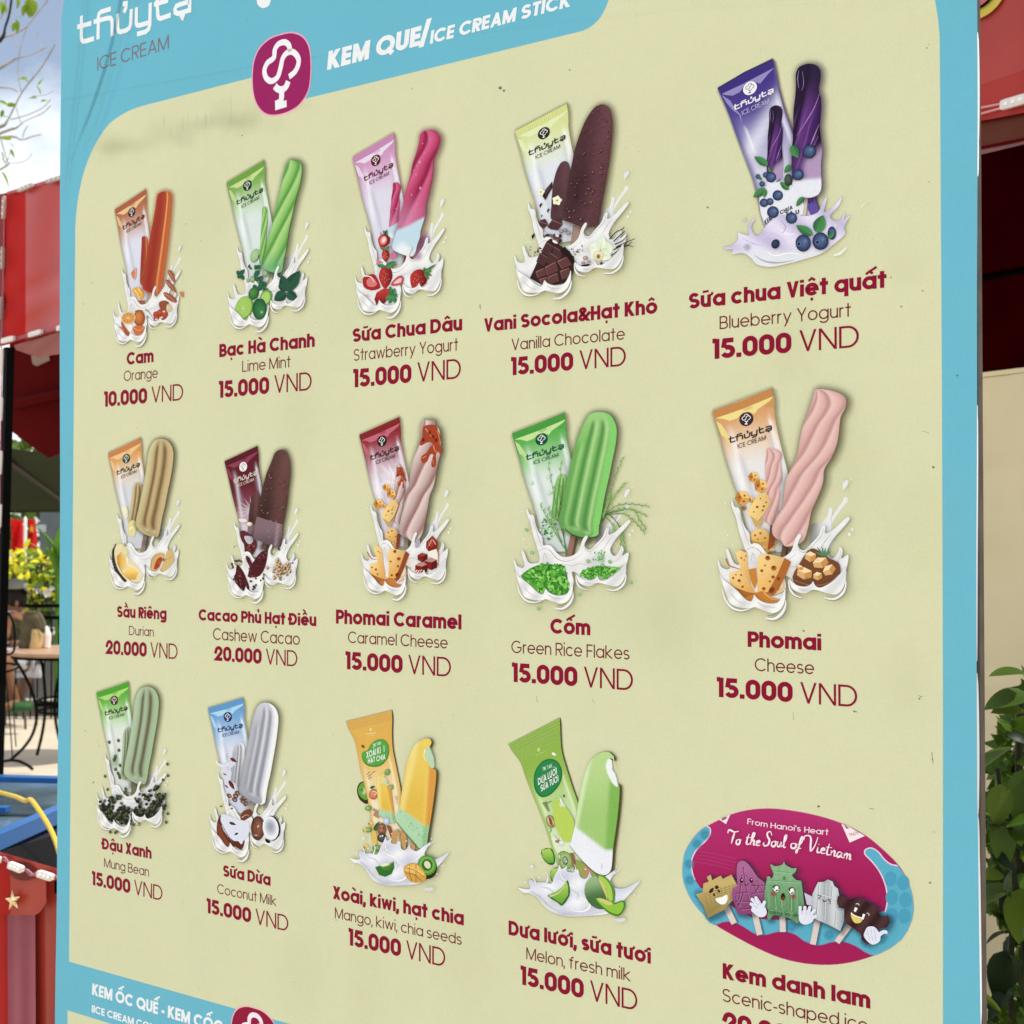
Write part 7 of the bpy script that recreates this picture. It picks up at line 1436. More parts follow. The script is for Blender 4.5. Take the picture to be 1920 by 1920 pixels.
# ---------- oval picture of five shaped pops
def pic_oval():
    p = setup(1260, 1500, 4.0, [(1280, 1620), (1713, 1690), (1400, 1790), (1500, 1516)])
    O_ = [(130, 330), (200, 240), (285, 185), (365, 145), (440, 110), (560, 78), (720, 64), (900, 80), (1100, 120), (1280, 178), (1450, 265), (1580, 370), (1700, 490), (1770, 610), (1808, 740), (1808, 860), (1770, 970), (1690, 1070), (1600, 1130), (1510, 1168), (1350, 1215), (1180, 1235), (1000, 1225), (820, 1185), (640, 1110), (460, 1015), (320, 930), (200, 820), (120, 700), (80, 570), (90, 420)]
    def a_():
        o = catmull(O_, 3); p.rim(o, 5, 'e8a8b8', .8)
        p.fill(o, None, cf=lambda x, y: mix('ab2c66', '9c1c50', ss(100, 700, y)), step=70)
        for k_ in range(4): p.line([(170, 380+k_*28), (300, 400+k_*28), (480, 440+k_*30)], 5, 'b84478', a=.7)
        blue = '58a6bb'
        p.line([(105, 400), (118, 330), (190, 240), (250, 195)], 1, 'e8b8c8')
        def wave(pts, edge):
            p.fill(pts, blue, 0); p.line(edge, 9, 'e8ccd8', 9)
        A1 = catmull([(262, 196), (288, 215), (285, 260), (250, 310), (195, 360), (155, 430), (148, 500), (165, 580), (215, 660), (330, 760), (420, 830), (480, 905), (560, 960), (640, 1000), (700, 1010), (780, 990), (850, 985), (930, 1010), (1000, 1060), (1100, 1088), (1200, 1065), (1290, 1062), (1380, 1095), (1450, 1140), (1512, 1165)], 4, False)
        left = A1+catmull([(1600, 1130), (1690, 1070), (1770, 970), (1808, 860), (1808, 740), (1770, 610), (1690, 490), (1640, 480), (1590, 440), (1550, 390), (1500, 362), (1450, 372), (1450, 410), (1500, 460), (1560, 540), (1605, 650), (1615, 760), (1590, 850), (1400, 900), (900, 850), (500, 700)], 4, False)
        # teal sea: left tongue, lower band and right tongue as separate patches
        p.fill(catmull([(262, 196), (288, 215), (285, 260), (250, 310), (195, 360), (155, 430), (148, 500), (165, 580), (215, 660), (300, 780), (330, 935), (200, 820), (120, 700), (80, 570), (90, 420), (130, 330), (200, 240)], 3), blue)
        p.fill(catmull([(215, 660), (400, 760), (600, 880), (900, 900), (1200, 900), (1500, 880), (1600, 830), (1780, 930), (1690, 1070), (1600, 1130), (1512, 1165), (1450, 1140), (1380, 1095), (1290, 1062), (1200, 1065), (1100, 1088), (1000, 1060), (930, 1010), (850, 985), (780, 990), (700, 1010), (620, 1000), (540, 950), (470, 918), (400, 912), (315, 935), (240, 860)], 3), blue)
        p.fill(catmull([(1500, 360), (1550, 390), (1590, 440), (1640, 480), (1695, 492), (1770, 610), (1808, 740), (1808, 860), (1770, 970), (1690, 1070), (1590, 1000), (1600, 840), (1615, 760), (1605, 650), (1560, 540), (1500, 460), (1448, 405), (1455, 370)], 3), blue)
        for pts in (A1[:30], catmull([(1695, 492), (1640, 480), (1590, 440), (1550, 390), (1500, 360), (1455, 370), (1448, 405), (1500, 460), (1560, 540), (1605, 650), (1615, 760), (1600, 840)], 4, False)): p.line(pts, 9, 'e6c8d4', sm=0)
        p.line(catmull([(315, 935), (400, 912), (470, 918), (540, 950), (620, 1000), (700, 1010), (780, 990), (850, 985), (930, 1010), (1000, 1060), (1100, 1088), (1200, 1065), (1290, 1062), (1380, 1095), (1450, 1140), (1512, 1165)], 4, False), 5, '7c7ca0', sm=0)
        for x, y in ((1640, 590), (1735, 620), (1650, 730), (1752, 750), (1650, 865), (1745, 870), (250, 260), (190, 330), (130, 480), (135, 600), (200, 700), (900, 950), (1180, 1010), (1450, 1060), (1580, 1040)):
            p.fill(ell(x, y, 46, 56), '4a97b0') if 1500 < x and y < 900 else p.soft(x, y, 48, 48, '4a97b0', .8)
        p.fill([(355, 145), (440, 108), (408, 180)], 'ecdcdc'); p.leaf(372, 150, 420, 125, 20, '9a5a6c')
        p.fill([(1272, 176), (1330, 200), (1450, 268), (1335, 318)], 'ecdcdc'); p.fill([(1290, 182), (1335, 212), (1310, 214)], '9c4058'); words_on(p, 'THỦY', (1330, 272), (1405, 256), (-2, -22), 'a8505c', .12)
    def word_script(p, col):
        # brush script: each letter a chain of strokes on a tilted line
        def G_(pts, x, y, k_): return [(x+a*k_+b*0.10*k_*-1, y-b*k_) for a, b in pts]
        X_ = [('T', 415, 320, [[(0, .95), (.05, 1.25), (.35, 1.15), (1.6, 1.25)], [(.9, 1.15), (.8, .5), (.7, 0)]])]
    def b_():
        sh = lambda pts: p.rim([(q[0]+16, q[1]+14) for q in catmull(pts, 2)], 40, '2a3c50', .55)
        # five shaped pops with sticks
        for a, b in (((410, 800), (470, 925)), ((622, 840), (662, 1010)), ((832, 870), (835, 988)), ((1095, 900), (1060, 1082)), ((1340, 930), (1240, 1065))): p.line([(a[0]+12, a[1]+10), (b[0]+12, b[1]+6)], 56, '2a5a70', a=.35); p.line([a, b], 44, 'd4c4b8')
        P1 = [(183, 705), (235, 690), (240, 625), (280, 610), (265, 575), (295, 558), (305, 600), (370, 565), (385, 590), (450, 558), (495, 640), (470, 690), (490, 720), (420, 790), (400, 820), (275, 882), (245, 800)]
        sh(P1); p.fill(P1, None, cf=lambda x, y: mix('bfa668', '94804a', ss(620, 880, y)), step=30)
        for k_ in range(9): p.line([(215+k_*4, 712+k_*19), (460-k_*9, 640+k_*17)], 4, '8a7644', sm=0); p.ink.lay -= .8
        for k_ in range(8): p.line([(250+k_*30, 690-k_*9), (290+k_*26, 850-k_*14)], 3, '8e7a48'); p.ink.lay -= .8
        p.leaf(285, 695, 318, 655, 26, '3c2418'); p.leaf(325, 650, 358, 655, 30, '3c2418')
        p.line([(318, 700), (322, 718)], 16, '3c2a18', 12); p.line([(352, 672), (362, 692)], 16, '3c2a18', 12)
        p.fill(catmull([(330, 740), (380, 725), (418, 708), (420, 750), (400, 778), (365, 778)], 3), 'ececec')
        P2 = [(495, 480), (520, 455), (560, 462), (610, 520), (650, 580), (700, 620), (702, 700), (690, 790), (600, 850), (500, 850), (480, 790), (455, 720), (460, 660), (495, 640), (490, 560)]
        sh(P2); p.fill(catmull(P2, 2), None, cf=lambda x, y: mix('a4648e', '85406c', ss(480, 850, y)), step=36)
        for q in ([(540, 500), (560, 640), (600, 800)], [(530, 560), (500, 800)], [(600, 640), (690, 640)], [(600, 700), (695, 690)], [(640, 600), (690, 680)], [(480, 700), (580, 690)], [(480, 760), (590, 760)], [(520, 820), (600, 810)], [(560, 560), (610, 620)], [(620, 640), (650, 690)], [(660, 640), (630, 690)], [(480, 720), (520, 790)], [(540, 700), (510, 790)]): p.line(q, 9, '6e3258'); p.ink.lay -= .8; p.line([(a+5, b+5) for a, b in q], 3, 'b884a8'); p.ink.lay -= .8
        for x, y in ((528, 602), (600, 600)): p.fill(ell(x, y, 14, 17), '3a1428'); p.fill(ell(x+3, y-5, 5, 5), 'e8c8dc')
        p.line([(545, 628), (562, 638), (580, 622)], 5, '4c1c38'); p.soft(520, 632, 16, 10, 'b8406c', .8); p.soft(612, 628, 16, 10, 'b8406c', .8)
        P3 = [(755, 520), (745, 478), (780, 495), (835, 482), (845, 458), (856, 482), (905, 510), (940, 508), (925, 545), (905, 560), (940, 600), (972, 602), (980, 640), (992, 740), (995, 810), (958, 820), (965, 900), (940, 922), (880, 880), (770, 860), (745, 895), (718, 880), (730, 820), (700, 790), (705, 650), (718, 590), (718, 572), (742, 572), (745, 590), (770, 560)]
        sh(P3); p.fill(catmull(P3, 2), None, cf=lambda x, y: mix('88b084', '4c7c50', .6*ss(500, 900, y)+.3*math.sin(x*.06)**2), step=26)
        for q, w_ in (([(760, 530), (900, 545)], 8), ([(765, 562), (905, 585)], 6), ([(720, 600), (965, 615)], 8), ([(730, 820), (960, 850)], 8), ([(770, 640), (785, 800)], 30), ([(900, 650), (900, 820)], 30)): p.line(q, w_, '5c8c5c'); p.line([(a+4, b+w_*.4) for a, b in q], 3, 'a8c8a0')
        for x in (830, 945, 735): p.line([(x, 630), (x+2, 800)], 16, '74a070'); p.ink.lay -= .5
        words_on(p, 'TURTLE TOWER', (735, 850), (950, 876), (0, -26), '3c6c44', .18); p.ball(848, 585, 12, 12, '5c8c5c', '3c6c44')
        for x, y in ((788, 660), (905, 678)): p.fill(ell(x, y, 26, 26), '1a1c1c'); p.fill(ell(x+4, y-5, 15, 15), 'f4f4f4'); p.fill(ell(x-8, y+10, 7, 7), 'f4f4f4'); p.line([(x-24, y-4), (x, y+26), (x+24, y+4)], 5, 'e8e8e8')
        p.soft(768, 700, 26, 24, 'a8404c', .95); p.soft(918, 722, 24, 22, 'a8404c', .95); p.fill(ell(840, 722, 15, 27), '2c1410'); p.fill(ell(842, 732, 8, 13), '7c3424')
        P4 = [(1062, 700), (1090, 640), (1105, 612), (1150, 610), (1175, 592), (1212, 606), (1225, 640), (1252, 660), (1262, 710), (1255, 800), (1310, 815), (1305, 880), (1270, 978), (1180, 930), (1060, 880), (1055, 790)]
        sh(P4); p.fill([(1000, 690), (1060, 720), (1055, 790), (1020, 780)], 'c0bcc8'); p.fill(P4, None, cf=lambda x, y: mix('c8cccc', 'a0a4a8', .5+.5*math.sin(x*.05)), step=28)
        for q in ([(1110, 640), (1090, 870)], [(1160, 620), (1150, 900)], [(1210, 640), (1200, 780)], [(1240, 830), (1230, 940)], [(1100, 700), (1240, 740)]): p.line(q, 5, '8c9094'); p.line([(a+5, b) for a, b in q], 4, 'e8eaea')
        for q in ([(1102, 708), (1130, 716), (1106, 732)], [(1198, 740), (1176, 742), (1198, 760)]): p.line(q, 6, '2c2830', sm=0)
        p.line([(1138, 742), (1150, 758), (1168, 748)], 6, '2c2830'); p.soft(1115, 738, 14, 8, 'c87c84', .8); p.soft(1190, 770, 14, 8, 'c87c84', .8)
        P5 = [(1255, 715), (1300, 720), (1340, 745), (1380, 728), (1440, 735), (1490, 770), (1540, 790), (1560, 840), (1590, 870), (1625, 860), (1640, 900), (1620, 950), (1560, 960), (1530, 1040), (1480, 1075), (1430, 1040), (1425, 1000), (1330, 930), (1300, 890), (1300, 800), (1250, 780)]
        sh(P5); p.fill(catmull(P5, 2), None, cf=lambda x, y: mix('4c3030', '2c1818', .5+.5*math.sin(x*.045+y*.03)), step=26)
        p.fill(catmull([(1352, 840), (1380, 862), (1436, 880), (1425, 912), (1385, 918), (1358, 885)], 3), 'd8c468'); p.line([(1352, 840), (1380, 862), (1436, 880)], 7, 'f0f0e8')
        p.line([(1392, 802), (1380, 832)], 22, 'ececec', 16); p.line([(1450, 850), (1438, 890)], 20, 'ececec', 14); p.line([(1388, 775), (1405, 772), (1415, 785)], 5, 'e0dcd8'); p.line([(1470, 842), (1486, 848), (1486, 862)], 5, 'e0dcd8')
        def hand(fs_, palm):
            p.fill(catmull(palm, 3), 'd9dae4')
            for f_ in fs_: p.line(f_, 30, 'd9dae4', 22); e_ = f_[-1]; p.fill(ell(e_[0], e_[1], 12, 12, 0, 10), 'dedfe8')
            for f_ in fs_: p.line([(q[0]+11, q[1]+6) for q in f_], 3, 'b4b6c8', a=.7)
        hand([[(640, 800), (605, 775)], [(650, 780), (612, 740)], [(665, 770), (640, 728)], [(690, 800), (705, 760)]], [(605, 820), (625, 775), (670, 765), (705, 790), (722, 840), (700, 870), (660, 870), (620, 840)])
        hand([[(975, 850), (972, 800)], [(1010, 850), (1008, 800)], [(1030, 850), (1045, 800)], [(1050, 860), (1080, 820)], [(1060, 880), (1090, 865)]], [(962, 870), (975, 830), (1030, 820), (1070, 850), (1070, 900), (1020, 928), (975, 915)])
        p.fill(catmull([(1460, 975), (1480, 945), (1530, 945), (1570, 1000), (1570, 1050), (1520, 1078), (1475, 1050), (1450, 1010)], 3), 'd9dae4'); p.line([(1560, 1010), (1590, 985), (1618, 980)], 32, 'd9dae4', 24); p.fill(ell(1616, 985, 13, 13), 'd9dae4')
        for k_ in range(3): p.line([(1478+k_*26, 960+k_*2), (1492+k_*24, 1045)], 3, 'a8aac0')
        p.line([(1335, 930), (1420, 985), (1480, 1000)], 1, 'a03040')
    def c_():
        words_on(p, 'From', (578, 175), (730, 200), (2, -42), 'efdfe8', .12); words_on(p, "Hanoi's", (752, 205), (978, 232), (2, -42), 'efdfe8', .12); words_on(p, 'Heart', (1005, 238), (1185, 258), (2, -44), 'efdfe8', .12)
        # brush lettering, one chain of strokes per letter, in em units on a rising-falling line
        S_ = {'T': ([[(-.15, .75), (-.12, 1.0), (.1, 1.0), (.35, .92), (.75, 1.02)], [(.42, .95), (.32, .5), (.22, 0)]], .62), 'o': ([[(.22, .40), (.02, .30), (.03, .03), (.22, .02), (.32, .25), (.22, .40), (.42, .36)]], .40), 't': ([[(.2, .85), (.1, .3), (.12, .02), (.3, .06)], [(.02, .55), (.36, .60)]], .30), 'h': ([[(0, .08), (.2, .6), (.26, .95), (.15, .9), (.08, .3), (.06, 0)], [(.08, .22), (.24, .42), (.28, .3), (.26, .03), (.4, .08)]], .40),
              'e': ([[(.02, .18), (.24, .3), (.2, .42), (.06, .3), (.08, .03), (.3, .08)]], .30), 'S': ([[(.52, .82), (.4, 1.1), (.2, 1.0), (.2, .75), (.38, .45), (.32, .1), (.08, -.02), (-.05, .12), (.05, .22)]], .56), 'u': ([[(.06, .42), (.04, .1), (.14, .02), (.26, .15), (.3, .42), (.26, .08), (.4, .06)]], .40), 'l': ([[(0, .08), (.22, .6), (.24, .95), (.14, .8), (.1, .15), (.16, .0), (.28, .08)]], .28),
              'f': ([[(0, .08), (.25, .6), (.3, 1.0), (.2, .95), (.1, .3), (-.02, -.3), (-.04, -.05), (.25, .15)]], .34), 'V': ([[(-.28, .7), (-.25, 1.0), (.0, 1.1), (.12, .9), (.14, .4), (.18, 0), (.4, .5), (.52, 1.15)]], .52), 'i': ([[(.06, .42), (.04, .1), (.12, .02), (.24, .1)], [(.1, .6), (.12, .66)]], .22), 'n': ([[(.04, .4), (.04, 0)], [(.05, .2), (.2, .42), (.26, .32), (.24, .04), (.38, .08)]], .38), 'a': ([[(.3, .38), (.12, .4), (.02, .15), (.1, .01), (.26, .2), (.3, .38), (.28, .06), (.4, .08)]], .40), 'm': ([[(.04, .4), (.04, 0)], [(.05, .2), (.17, .42), (.22, .3), (.2, 0)], [(.21, .2), (.34, .42), (.4, .3), (.38, .04), (.5, .1)]], .52)}
        for word, x0, y0, x1, y1, em in (('To', 440, 318, 530, 330, 96), ('the', 562, 325, 676, 340, 92), ('Soul', 702, 335, 868, 352, 98), ('of', 905, 352, 992, 372, 96), ('Vietnam', 1032, 372, 1362, 446, 100)):
            W_ = sum(S_[c][1] for c in word); x = 0
            for c in word:
                for st_ in S_[c][0]:
                    pts = [(x0+(x1-x0)*(x+a)/W_+b*em*.10, y0+(y1-y0)*(x+a)/W_-b*em) for a, b in st_]; p.line(pts, 5, 'f0e2ea', 5, w2=15, sm=5); p.ink.lay -= .7
                x += S_[c][1]
    picture('oval crimson and teal picture of five ice pops shaped as small buildings', p, [('oval_picture', a_), ('ice_pop_picture', b_), ('lettering', c_)])
for fn in (pic_orange, pic_lime, pic_strawberry, pic_vani, pic_blueberry, pic_durian, pic_cacao, pic_caramel, pic_rice, pic_cheese, pic_mung, pic_coconut, pic_mango, pic_melon, pic_oval): fn()
# ==================================================================== surroundings
def obs(h, k=1.0): return tuple(min(c/(.85*k), .95) for c in hexl(h))
def plane_fn(P0, dr):
    """points of the upright plane through P0 along dr, by photograph pixel"""
    n_ = Vector((dr[1], -dr[0], 0)).normalized(); o = Vector((0, 0, CAMZ))
    def f(x, y, off=0):
        r = ray(x, y); return o+r*(((P0-o).dot(n_)+off)/r.dot(n_))
    return f, n_
def loc_part(name, mb, m, root, smooth=False, label=None):
    """mesh part given in world coordinates, stored relative to its thing"""
    M = root.matrix_basis.inverted(); mb.v = [tuple(M@Vector(v)) for v in mb.v]
    o = mb.build(name, m, root, smooth)
    if label: o['label'] = label
    return o
# ground
M_gr = mat('paving', (.50, .43, .33), .85, var=.1, scale=2.2, bump=.15)
g = mesh_obj('ground', [(-150, -30, 0), (150, -30, 0), (150, 400, 0), (-150, 400, 0)], [(0, 1, 2, 3)], M_gr); tag(g, kind='structure')
M_kerb = mat('kerb_stone', (.16, .15, .13), .8, scale=20)
def slab(name, x0, x1, y0, y1, h_, m): o = MB().box(((x0+x1)/2, (y0+y1)/2, h_/2), (x1-x0, y1-y0, h_)).build(name, m); tag(o, kind='structure'); return o
slab('kerb', -9, 0.2, 11.75, 12.0, .11, M_kerb); M_dark_ground = mat('dark_ground', (.035, .026, .018), .95, var=.4, scale=9, bump=.4)
bed = mesh_obj('unseen_dark_bed', [(.55, 1.75, .004), (4.5, 1.75, .004), (4.5, 6, .004), (.1, 6, .004)], [(0, 1, 2, 3)], M_dark_ground); tag(bed, kind='structure')  # unseen dark ground, added to cut light bounced onto the wall
slab('pavement', -9, 0.2, 12.003, 22, .105, mat('pavement', (.42, .38, .31), .85, scale=6))
# --- red canopy on the left
M_red = mat('red_vinyl', obs('a81612'), .5, var=.08, scale=3, spec=.04); M_red2 = mat('red_vinyl_sheen', obs('a83029'), .3, var=.12, scale=4, spec=.3)
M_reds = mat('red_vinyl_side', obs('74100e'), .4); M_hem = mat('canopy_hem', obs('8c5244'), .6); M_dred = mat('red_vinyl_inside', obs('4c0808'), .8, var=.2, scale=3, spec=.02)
M_led = mat('led_module', obs('dad2cc'), .35, var=.05); M_wire = mat('led_wire', obs('a8606c'), .4); M_blk = mat('black_paint', (.004, .004, .004), .6, var=.1, spec=.04); M_lens = mat('led_lens', obs('f0eeee'), .2)
P0 = at(8, 500, 4.2); fas, fn = plane_fn(P0, (.72, -.70)); back = -1 if fn.y < 0 else 1
can = empty('red_canopy', (P0.x, P0.y, 0)); tag(can, 'red vinyl market canopy with LED modules along its edges beside the board', 'canopy')
def folded(f, x0, x1, ytop, ybot, nx, ny, amp, m, name, root, lab=None, ph=0):
    mb = MB(); vs = []
    for j in range(ny+1):
        for i in range(nx+1):
            x = x0+(x1-x0)*i/nx; a_, b_ = ytop(x), ybot(x); t = j/ny; y = a_+(b_-a_)*t
            vs.append(f(x, y, amp*(math.sin((y+.55*x)*.085+ph)*ss(.5, .75, t)*(1.1-t)+.35*math.sin(x*.06+y*.01))))
    mb.add(vs, [(j*(nx+1)+i, j*(nx+1)+i+1, (j+1)*(nx+1)+i+1, (j+1)*(nx+1)+i) for j in range(ny) for i in range(nx)])
    return loc_part(name, mb, m, root, True, lab)
top = lambda x: 365-.315*x; bot = lambda x: 650-.26*x
folded(fas, 8, 48, top, bot, 10, 40, .012, M_red, 'fascia_panel', can, 'bright red corner of the fascia')
folded(fas, 48, 330, top, bot, 30, 40, .012, M_red2, 'fascia_panel', can, 'red stretch of the fascia with reflection put into its paler colour')  # gloss reflection on the vinyl put into the paler red
sidef, sn = plane_fn(P0, (-.75, -.66))
mb = MB(); mb.add([fas(8, top(8)), fas(8, bot(8)), fas(8, bot(8))+Vector((-.9, .75, 0)), fas(8, top(8))+Vector((-.9, .75, .1))], [(0, 1, 2, 3)]); loc_part('side_panel', mb, M_reds, can)
mb = MB(); mb.add([fas(26, 647, .004), fas(112, 622, .004), fas(330, 566, .004), fas(330, 605, .12), fas(112, 664, .12), fas(70, 670, .10), fas(30, 656, .06)], [(0, 1, 2, 3, 4, 5, 6)]); loc_part('hem', mb, M_hem, can)
inn, _ = plane_fn(at(60, 750, 5.0), (.72, -.70))
mb = MB(); mb.add([inn(18, 640), inn(200, 590), inn(330, 560), inn(330, 910), inn(124, 846), inn(92, 859), inn(60, 838), inn(18, 806)], [tuple(range(8))]); loc_part('inner_valance', mb, M_dred, can)  # shade under the canopy put into its dark red
mb = MB(); mb.tube([inn(16, 760, .03), inn(200, 720, .03)], .02, 6); loc_part('inner_seam', mb, M_dred, can)
a0, a1, b0_, b1_ = fas(8, top(8)), fas(330, top(330)), inn(8, 470), inn(330, 380)
rise = Vector((.6, 1.0, .5)); mb = MB(); mb.add([a0, a1, a1+rise*2, a0+rise*2], [(0, 1, 2, 3)]); loc_part('roof', mb, M_red, can)
def led(root, f, x0, y0, x1, y1, hpx, off=-.012, lenses=3, M1=M_led):
    """one LED module lying along a line of the picture"""
    a_, b_ = f(x0, y0, off), f(x1, y1, off); d = b_-a_; L_ = d.length; d.normalize(); c_ = (a_+b_)/2
    hh = hpx/FPX*c_.y; nrm = f.n; up = d.cross(nrm).normalized(); q = []
    for i in range(16):
        a = R(i*22.5+11); ca, sa = math.cos(a), math.sin(a); r_ = .3; q.append(c_+d*(math.copysign(abs(ca)**r_, ca)*L_/2)+up*(math.copysign(abs(sa)**r_, sa)*hh/2))
    mb = MB(); n2 = nrm*(.008 if nrm.y < 0 else -.008); mb.sheet(q, .008, n2); o = loc_part('led_module', mb, M1, root)
    M = root.matrix_basis.inverted(); mb = MB(); 
    for k_ in range(lenses):
        p_ = c_+d*L_*((k_+.5)/lenses-.5)*.8+n2; mb.sheet([p_+d*hh*.22*math.cos(a*.785)+up*hh*.22*math.sin(a*.785) for a in range(8)], .002, n2)
    mb.v = [tuple(M@Vector(v)) for v in mb.v]; mb.build('lens', M_lens, o)
def wires(root, f, pts, gap, off=-.006, r=.0022, m=None):
    for s_ in (-1, 1):
        mb = MB(); mb.tube([f(x, y+s_*gap/2, off) for x, y in pts], r, 5); loc_part('cable', mb, m or M_wire, root)
class PF:
    def __init__(s, f, n): s.f = f; s.n = n
    def __call__(s, *a): return s.f(*a)
F1 = PF(plane_fn(P0, (.72, -.70))[0], fn)
ls = empty('led_light_string', tuple(fas(10, 400))); tag(ls, 'string of white LED modules along the left red canopy edges', 'led lights', 'LED module strings on the red stalls')
sg = 1 if F1(50, 500, .02).y < F1(50, 500, 0).y else -1
M_led2 = mat('led_module_greyish', obs('a89890'), .4)  # greyer tone for the upper and side modules
for q in ((10.5, 368, 8.5, 411, 8), (7.5, 463, 6.5, 505, 7), (4.5, 557, 2.5, 600, 7), (37, 358, 64, 347, 8), (90, 342, 122, 332, 8)): led(ls, F1, *q, off=.012*sg, lenses=3, M1=M_led2)
for q in ((6, 640, 29, 634, 9.5), (57, 629, 81, 622, 9.5), (110, 617, 130, 611, 9.5)): led(ls, F1, *q, off=.012*sg, lenses=3)
wires(ls, F1, [(14, 362), (60, 349), (112, 334), (200, 306)], 3, .006*sg); wires(ls, F1, [(9, 372), (6, 520), (2, 650)], 1.5, .006*sg); wires(ls, F1, [(2, 643), (60, 627), (120, 613), (220, 588)], 3.5, .006*sg)
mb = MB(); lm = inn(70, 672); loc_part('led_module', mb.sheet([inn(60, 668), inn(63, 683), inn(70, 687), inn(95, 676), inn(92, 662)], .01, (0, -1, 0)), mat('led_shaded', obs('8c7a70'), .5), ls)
# post
pa, pb = at(17, 652, 3.95), at(-8, 1600, 3.95); post = empty('canopy_post', (pb.x, pb.y, 0)); tag(post, 'black upright post carrying the red canopy', 'post')
d_ = (pa-pb).normalized(); gnd = pb-d_*(pb.z/d_.z)
mb = MB(); mb.tube([gnd, pa], .0165, 4); loc_part('shaft', mb, M_blk, post)
mb = MB(); mb.box((gnd.x, gnd.y, .006), (.12, .12, .012)); loc_part('base_plate', mb, M_blk, post)
F2 = PF(plane_fn(at(3, 800, 3.92), (1, -.05))[0], plane_fn(at(3, 800, 3.92), (1, -.05))[1]); ls2 = empty('led_light_string', tuple(at(2, 1000, 3.9))); tag(ls2, 'string of white LED modules running down the black canopy post', 'led lights', 'LED module strings on the red stalls')
for y in (655, 745, 845, 945): led(ls2, F2, 3.5-(y-655)*.011, y, 1.5-(y-655)*.011, y+45, 8, off=.0, lenses=3)
mb = MB(); mb.tube([F2(3, 650, 0), F2(-1, 1000, 0)], .002, 5); loc_part('cable', mb, M_wire, ls2)
# --- green canopy behind
M_grc = mat('green_canvas', obs('20290f', 1.3), .8, var=.15, scale=2)
c0 = at(22, 838, 8); gc = empty('green_canopy', (at(-40, 900, 9.5).x, 9.5, 0)); tag(gc, 'dark green canvas canopy seen from below behind the red one', 'canopy')
mb = MB(); mb.add([at(-60, 832, 8), at(22, 841, 8), at(60, 846, 8), at(119, 840, 8), at(119, 957, 11.8), at(-60, 958, 11.8)], [(0, 1, 2, 3, 4, 5)]); loc_part('canvas', mb, M_grc, gc)
mb = MB(); mb.tube([at(10, 862, 8.3), at(112, 936, 10.8), at(117, 941, 11)], .020, 6); loc_part('rib', mb, mat('rib_brown', (.02, .012, .008), .6), gc)
mb = MB(); mb.tube([(gc.location.x, gc.location.y, 0), (gc.location.x, gc.location.y, 1.93)], .03, 8); loc_part('pole', mb, M_blk, gc)
mb = MB(); mb.add([at(-60, 952, 11.82), at(119, 950, 11.82), at(119, 960, 11.82), at(-60, 962, 11.82)], [(0, 1, 2, 3)]); loc_part('valance', mb, M_grc, gc)
# --- leaves
def leaf_mesh(name, L_, W_, m, fold=.25, curl=.2, n_=6):
    vs = []; fs = []
    for i in range(n_+1):
        t = i/n_; w_ = W_/2*math.sin(math.pi*min(1, t**.75))**.75 if 0 < i < n_ else 0.0005; z = -curl*L_*t*t
        for s_ in (-1, 0, 1): vs.append((s_*w_, t*L_, z+abs(s_)*w_*fold))
    for i in range(n_):
        for k_ in (0, 1): fs.append((3*i+k_, 3*i+k_+1, 3*i+4+k_, 3*i+3+k_))
    me = bpy.data.meshes.new(name); me.from_pydata(vs, [], fs); me.materials.append(m)
    for p in me.polygons: p.use_smooth = True
    return me
def put_leaf(me, p, root, rot, sc=1, name='leaf'):
    o = bpy.data.objects.new(name, me); C.objects.link(o); o.parent = root; o.location = Vector(p)-root.location; o.rotation_euler = rot; o.scale = (sc, sc, sc); return o
def euler_to(d, roll=0):
    q = Vector(d).normalized().to_track_quat('Y', 'Z'); return (q @ Matrix.Rotation(roll, 3, 'Y').to_quaternion()).to_euler()
rl = random.Random(21)
def rv(): return Vector((rl.gauss(0, 1), rl.gauss(0, 1), rl.gauss(0, 1)))
# far greenery under the canopy edge
M_far = mat('far_foliage', (.10, .16, .035), .7, var=.5, scale=1.5, transl=.3)
def mass(name, c, rad, n_, s_, m):
    mb = MB()
    for i in range(n_):
        p = Vector(c)+Vector((rl.uniform(-1, 1)*rad[0], rl.uniform(-1, 1)*rad[1], rl.uniform(-1, 1)*rad[2])); a = rv().normalized()*s_; b = rv().cross(a).normalized()*s_*.5
        mb.add([p-a, p-b, p+a, p+b], [(0, 1, 2, 3)])
    return mb
cc_ = at(40, 960, 30); o = mass('far_trees', (cc_.x, 30, 1.9), (7, 1.5, 1.9), 3500, .22, M_far).build('far_trees', M_far); tag(o, 'green tree mass far behind the tables under the canopy edge', 'trees', kind='stuff')
bb_ = at(95, 1000, 24); bld = empty('far_building', (bb_.x+1, 24, 0)); tag(bld, 'dark grey low building far behind the yellow bush', 'building')
loc_part('wall', MB().box((bb_.x+1, 24, .98), (1.7, 2, 1.96)), mat('grey_wall', (.10, .115, .13), .7), bld); loc_part('window', MB().box((at(78, 990, 22.98).x, 22.99, 1.68), (.14, .02, .12)), mat('grey_pane', (.35, .38, .42), .3), bld)
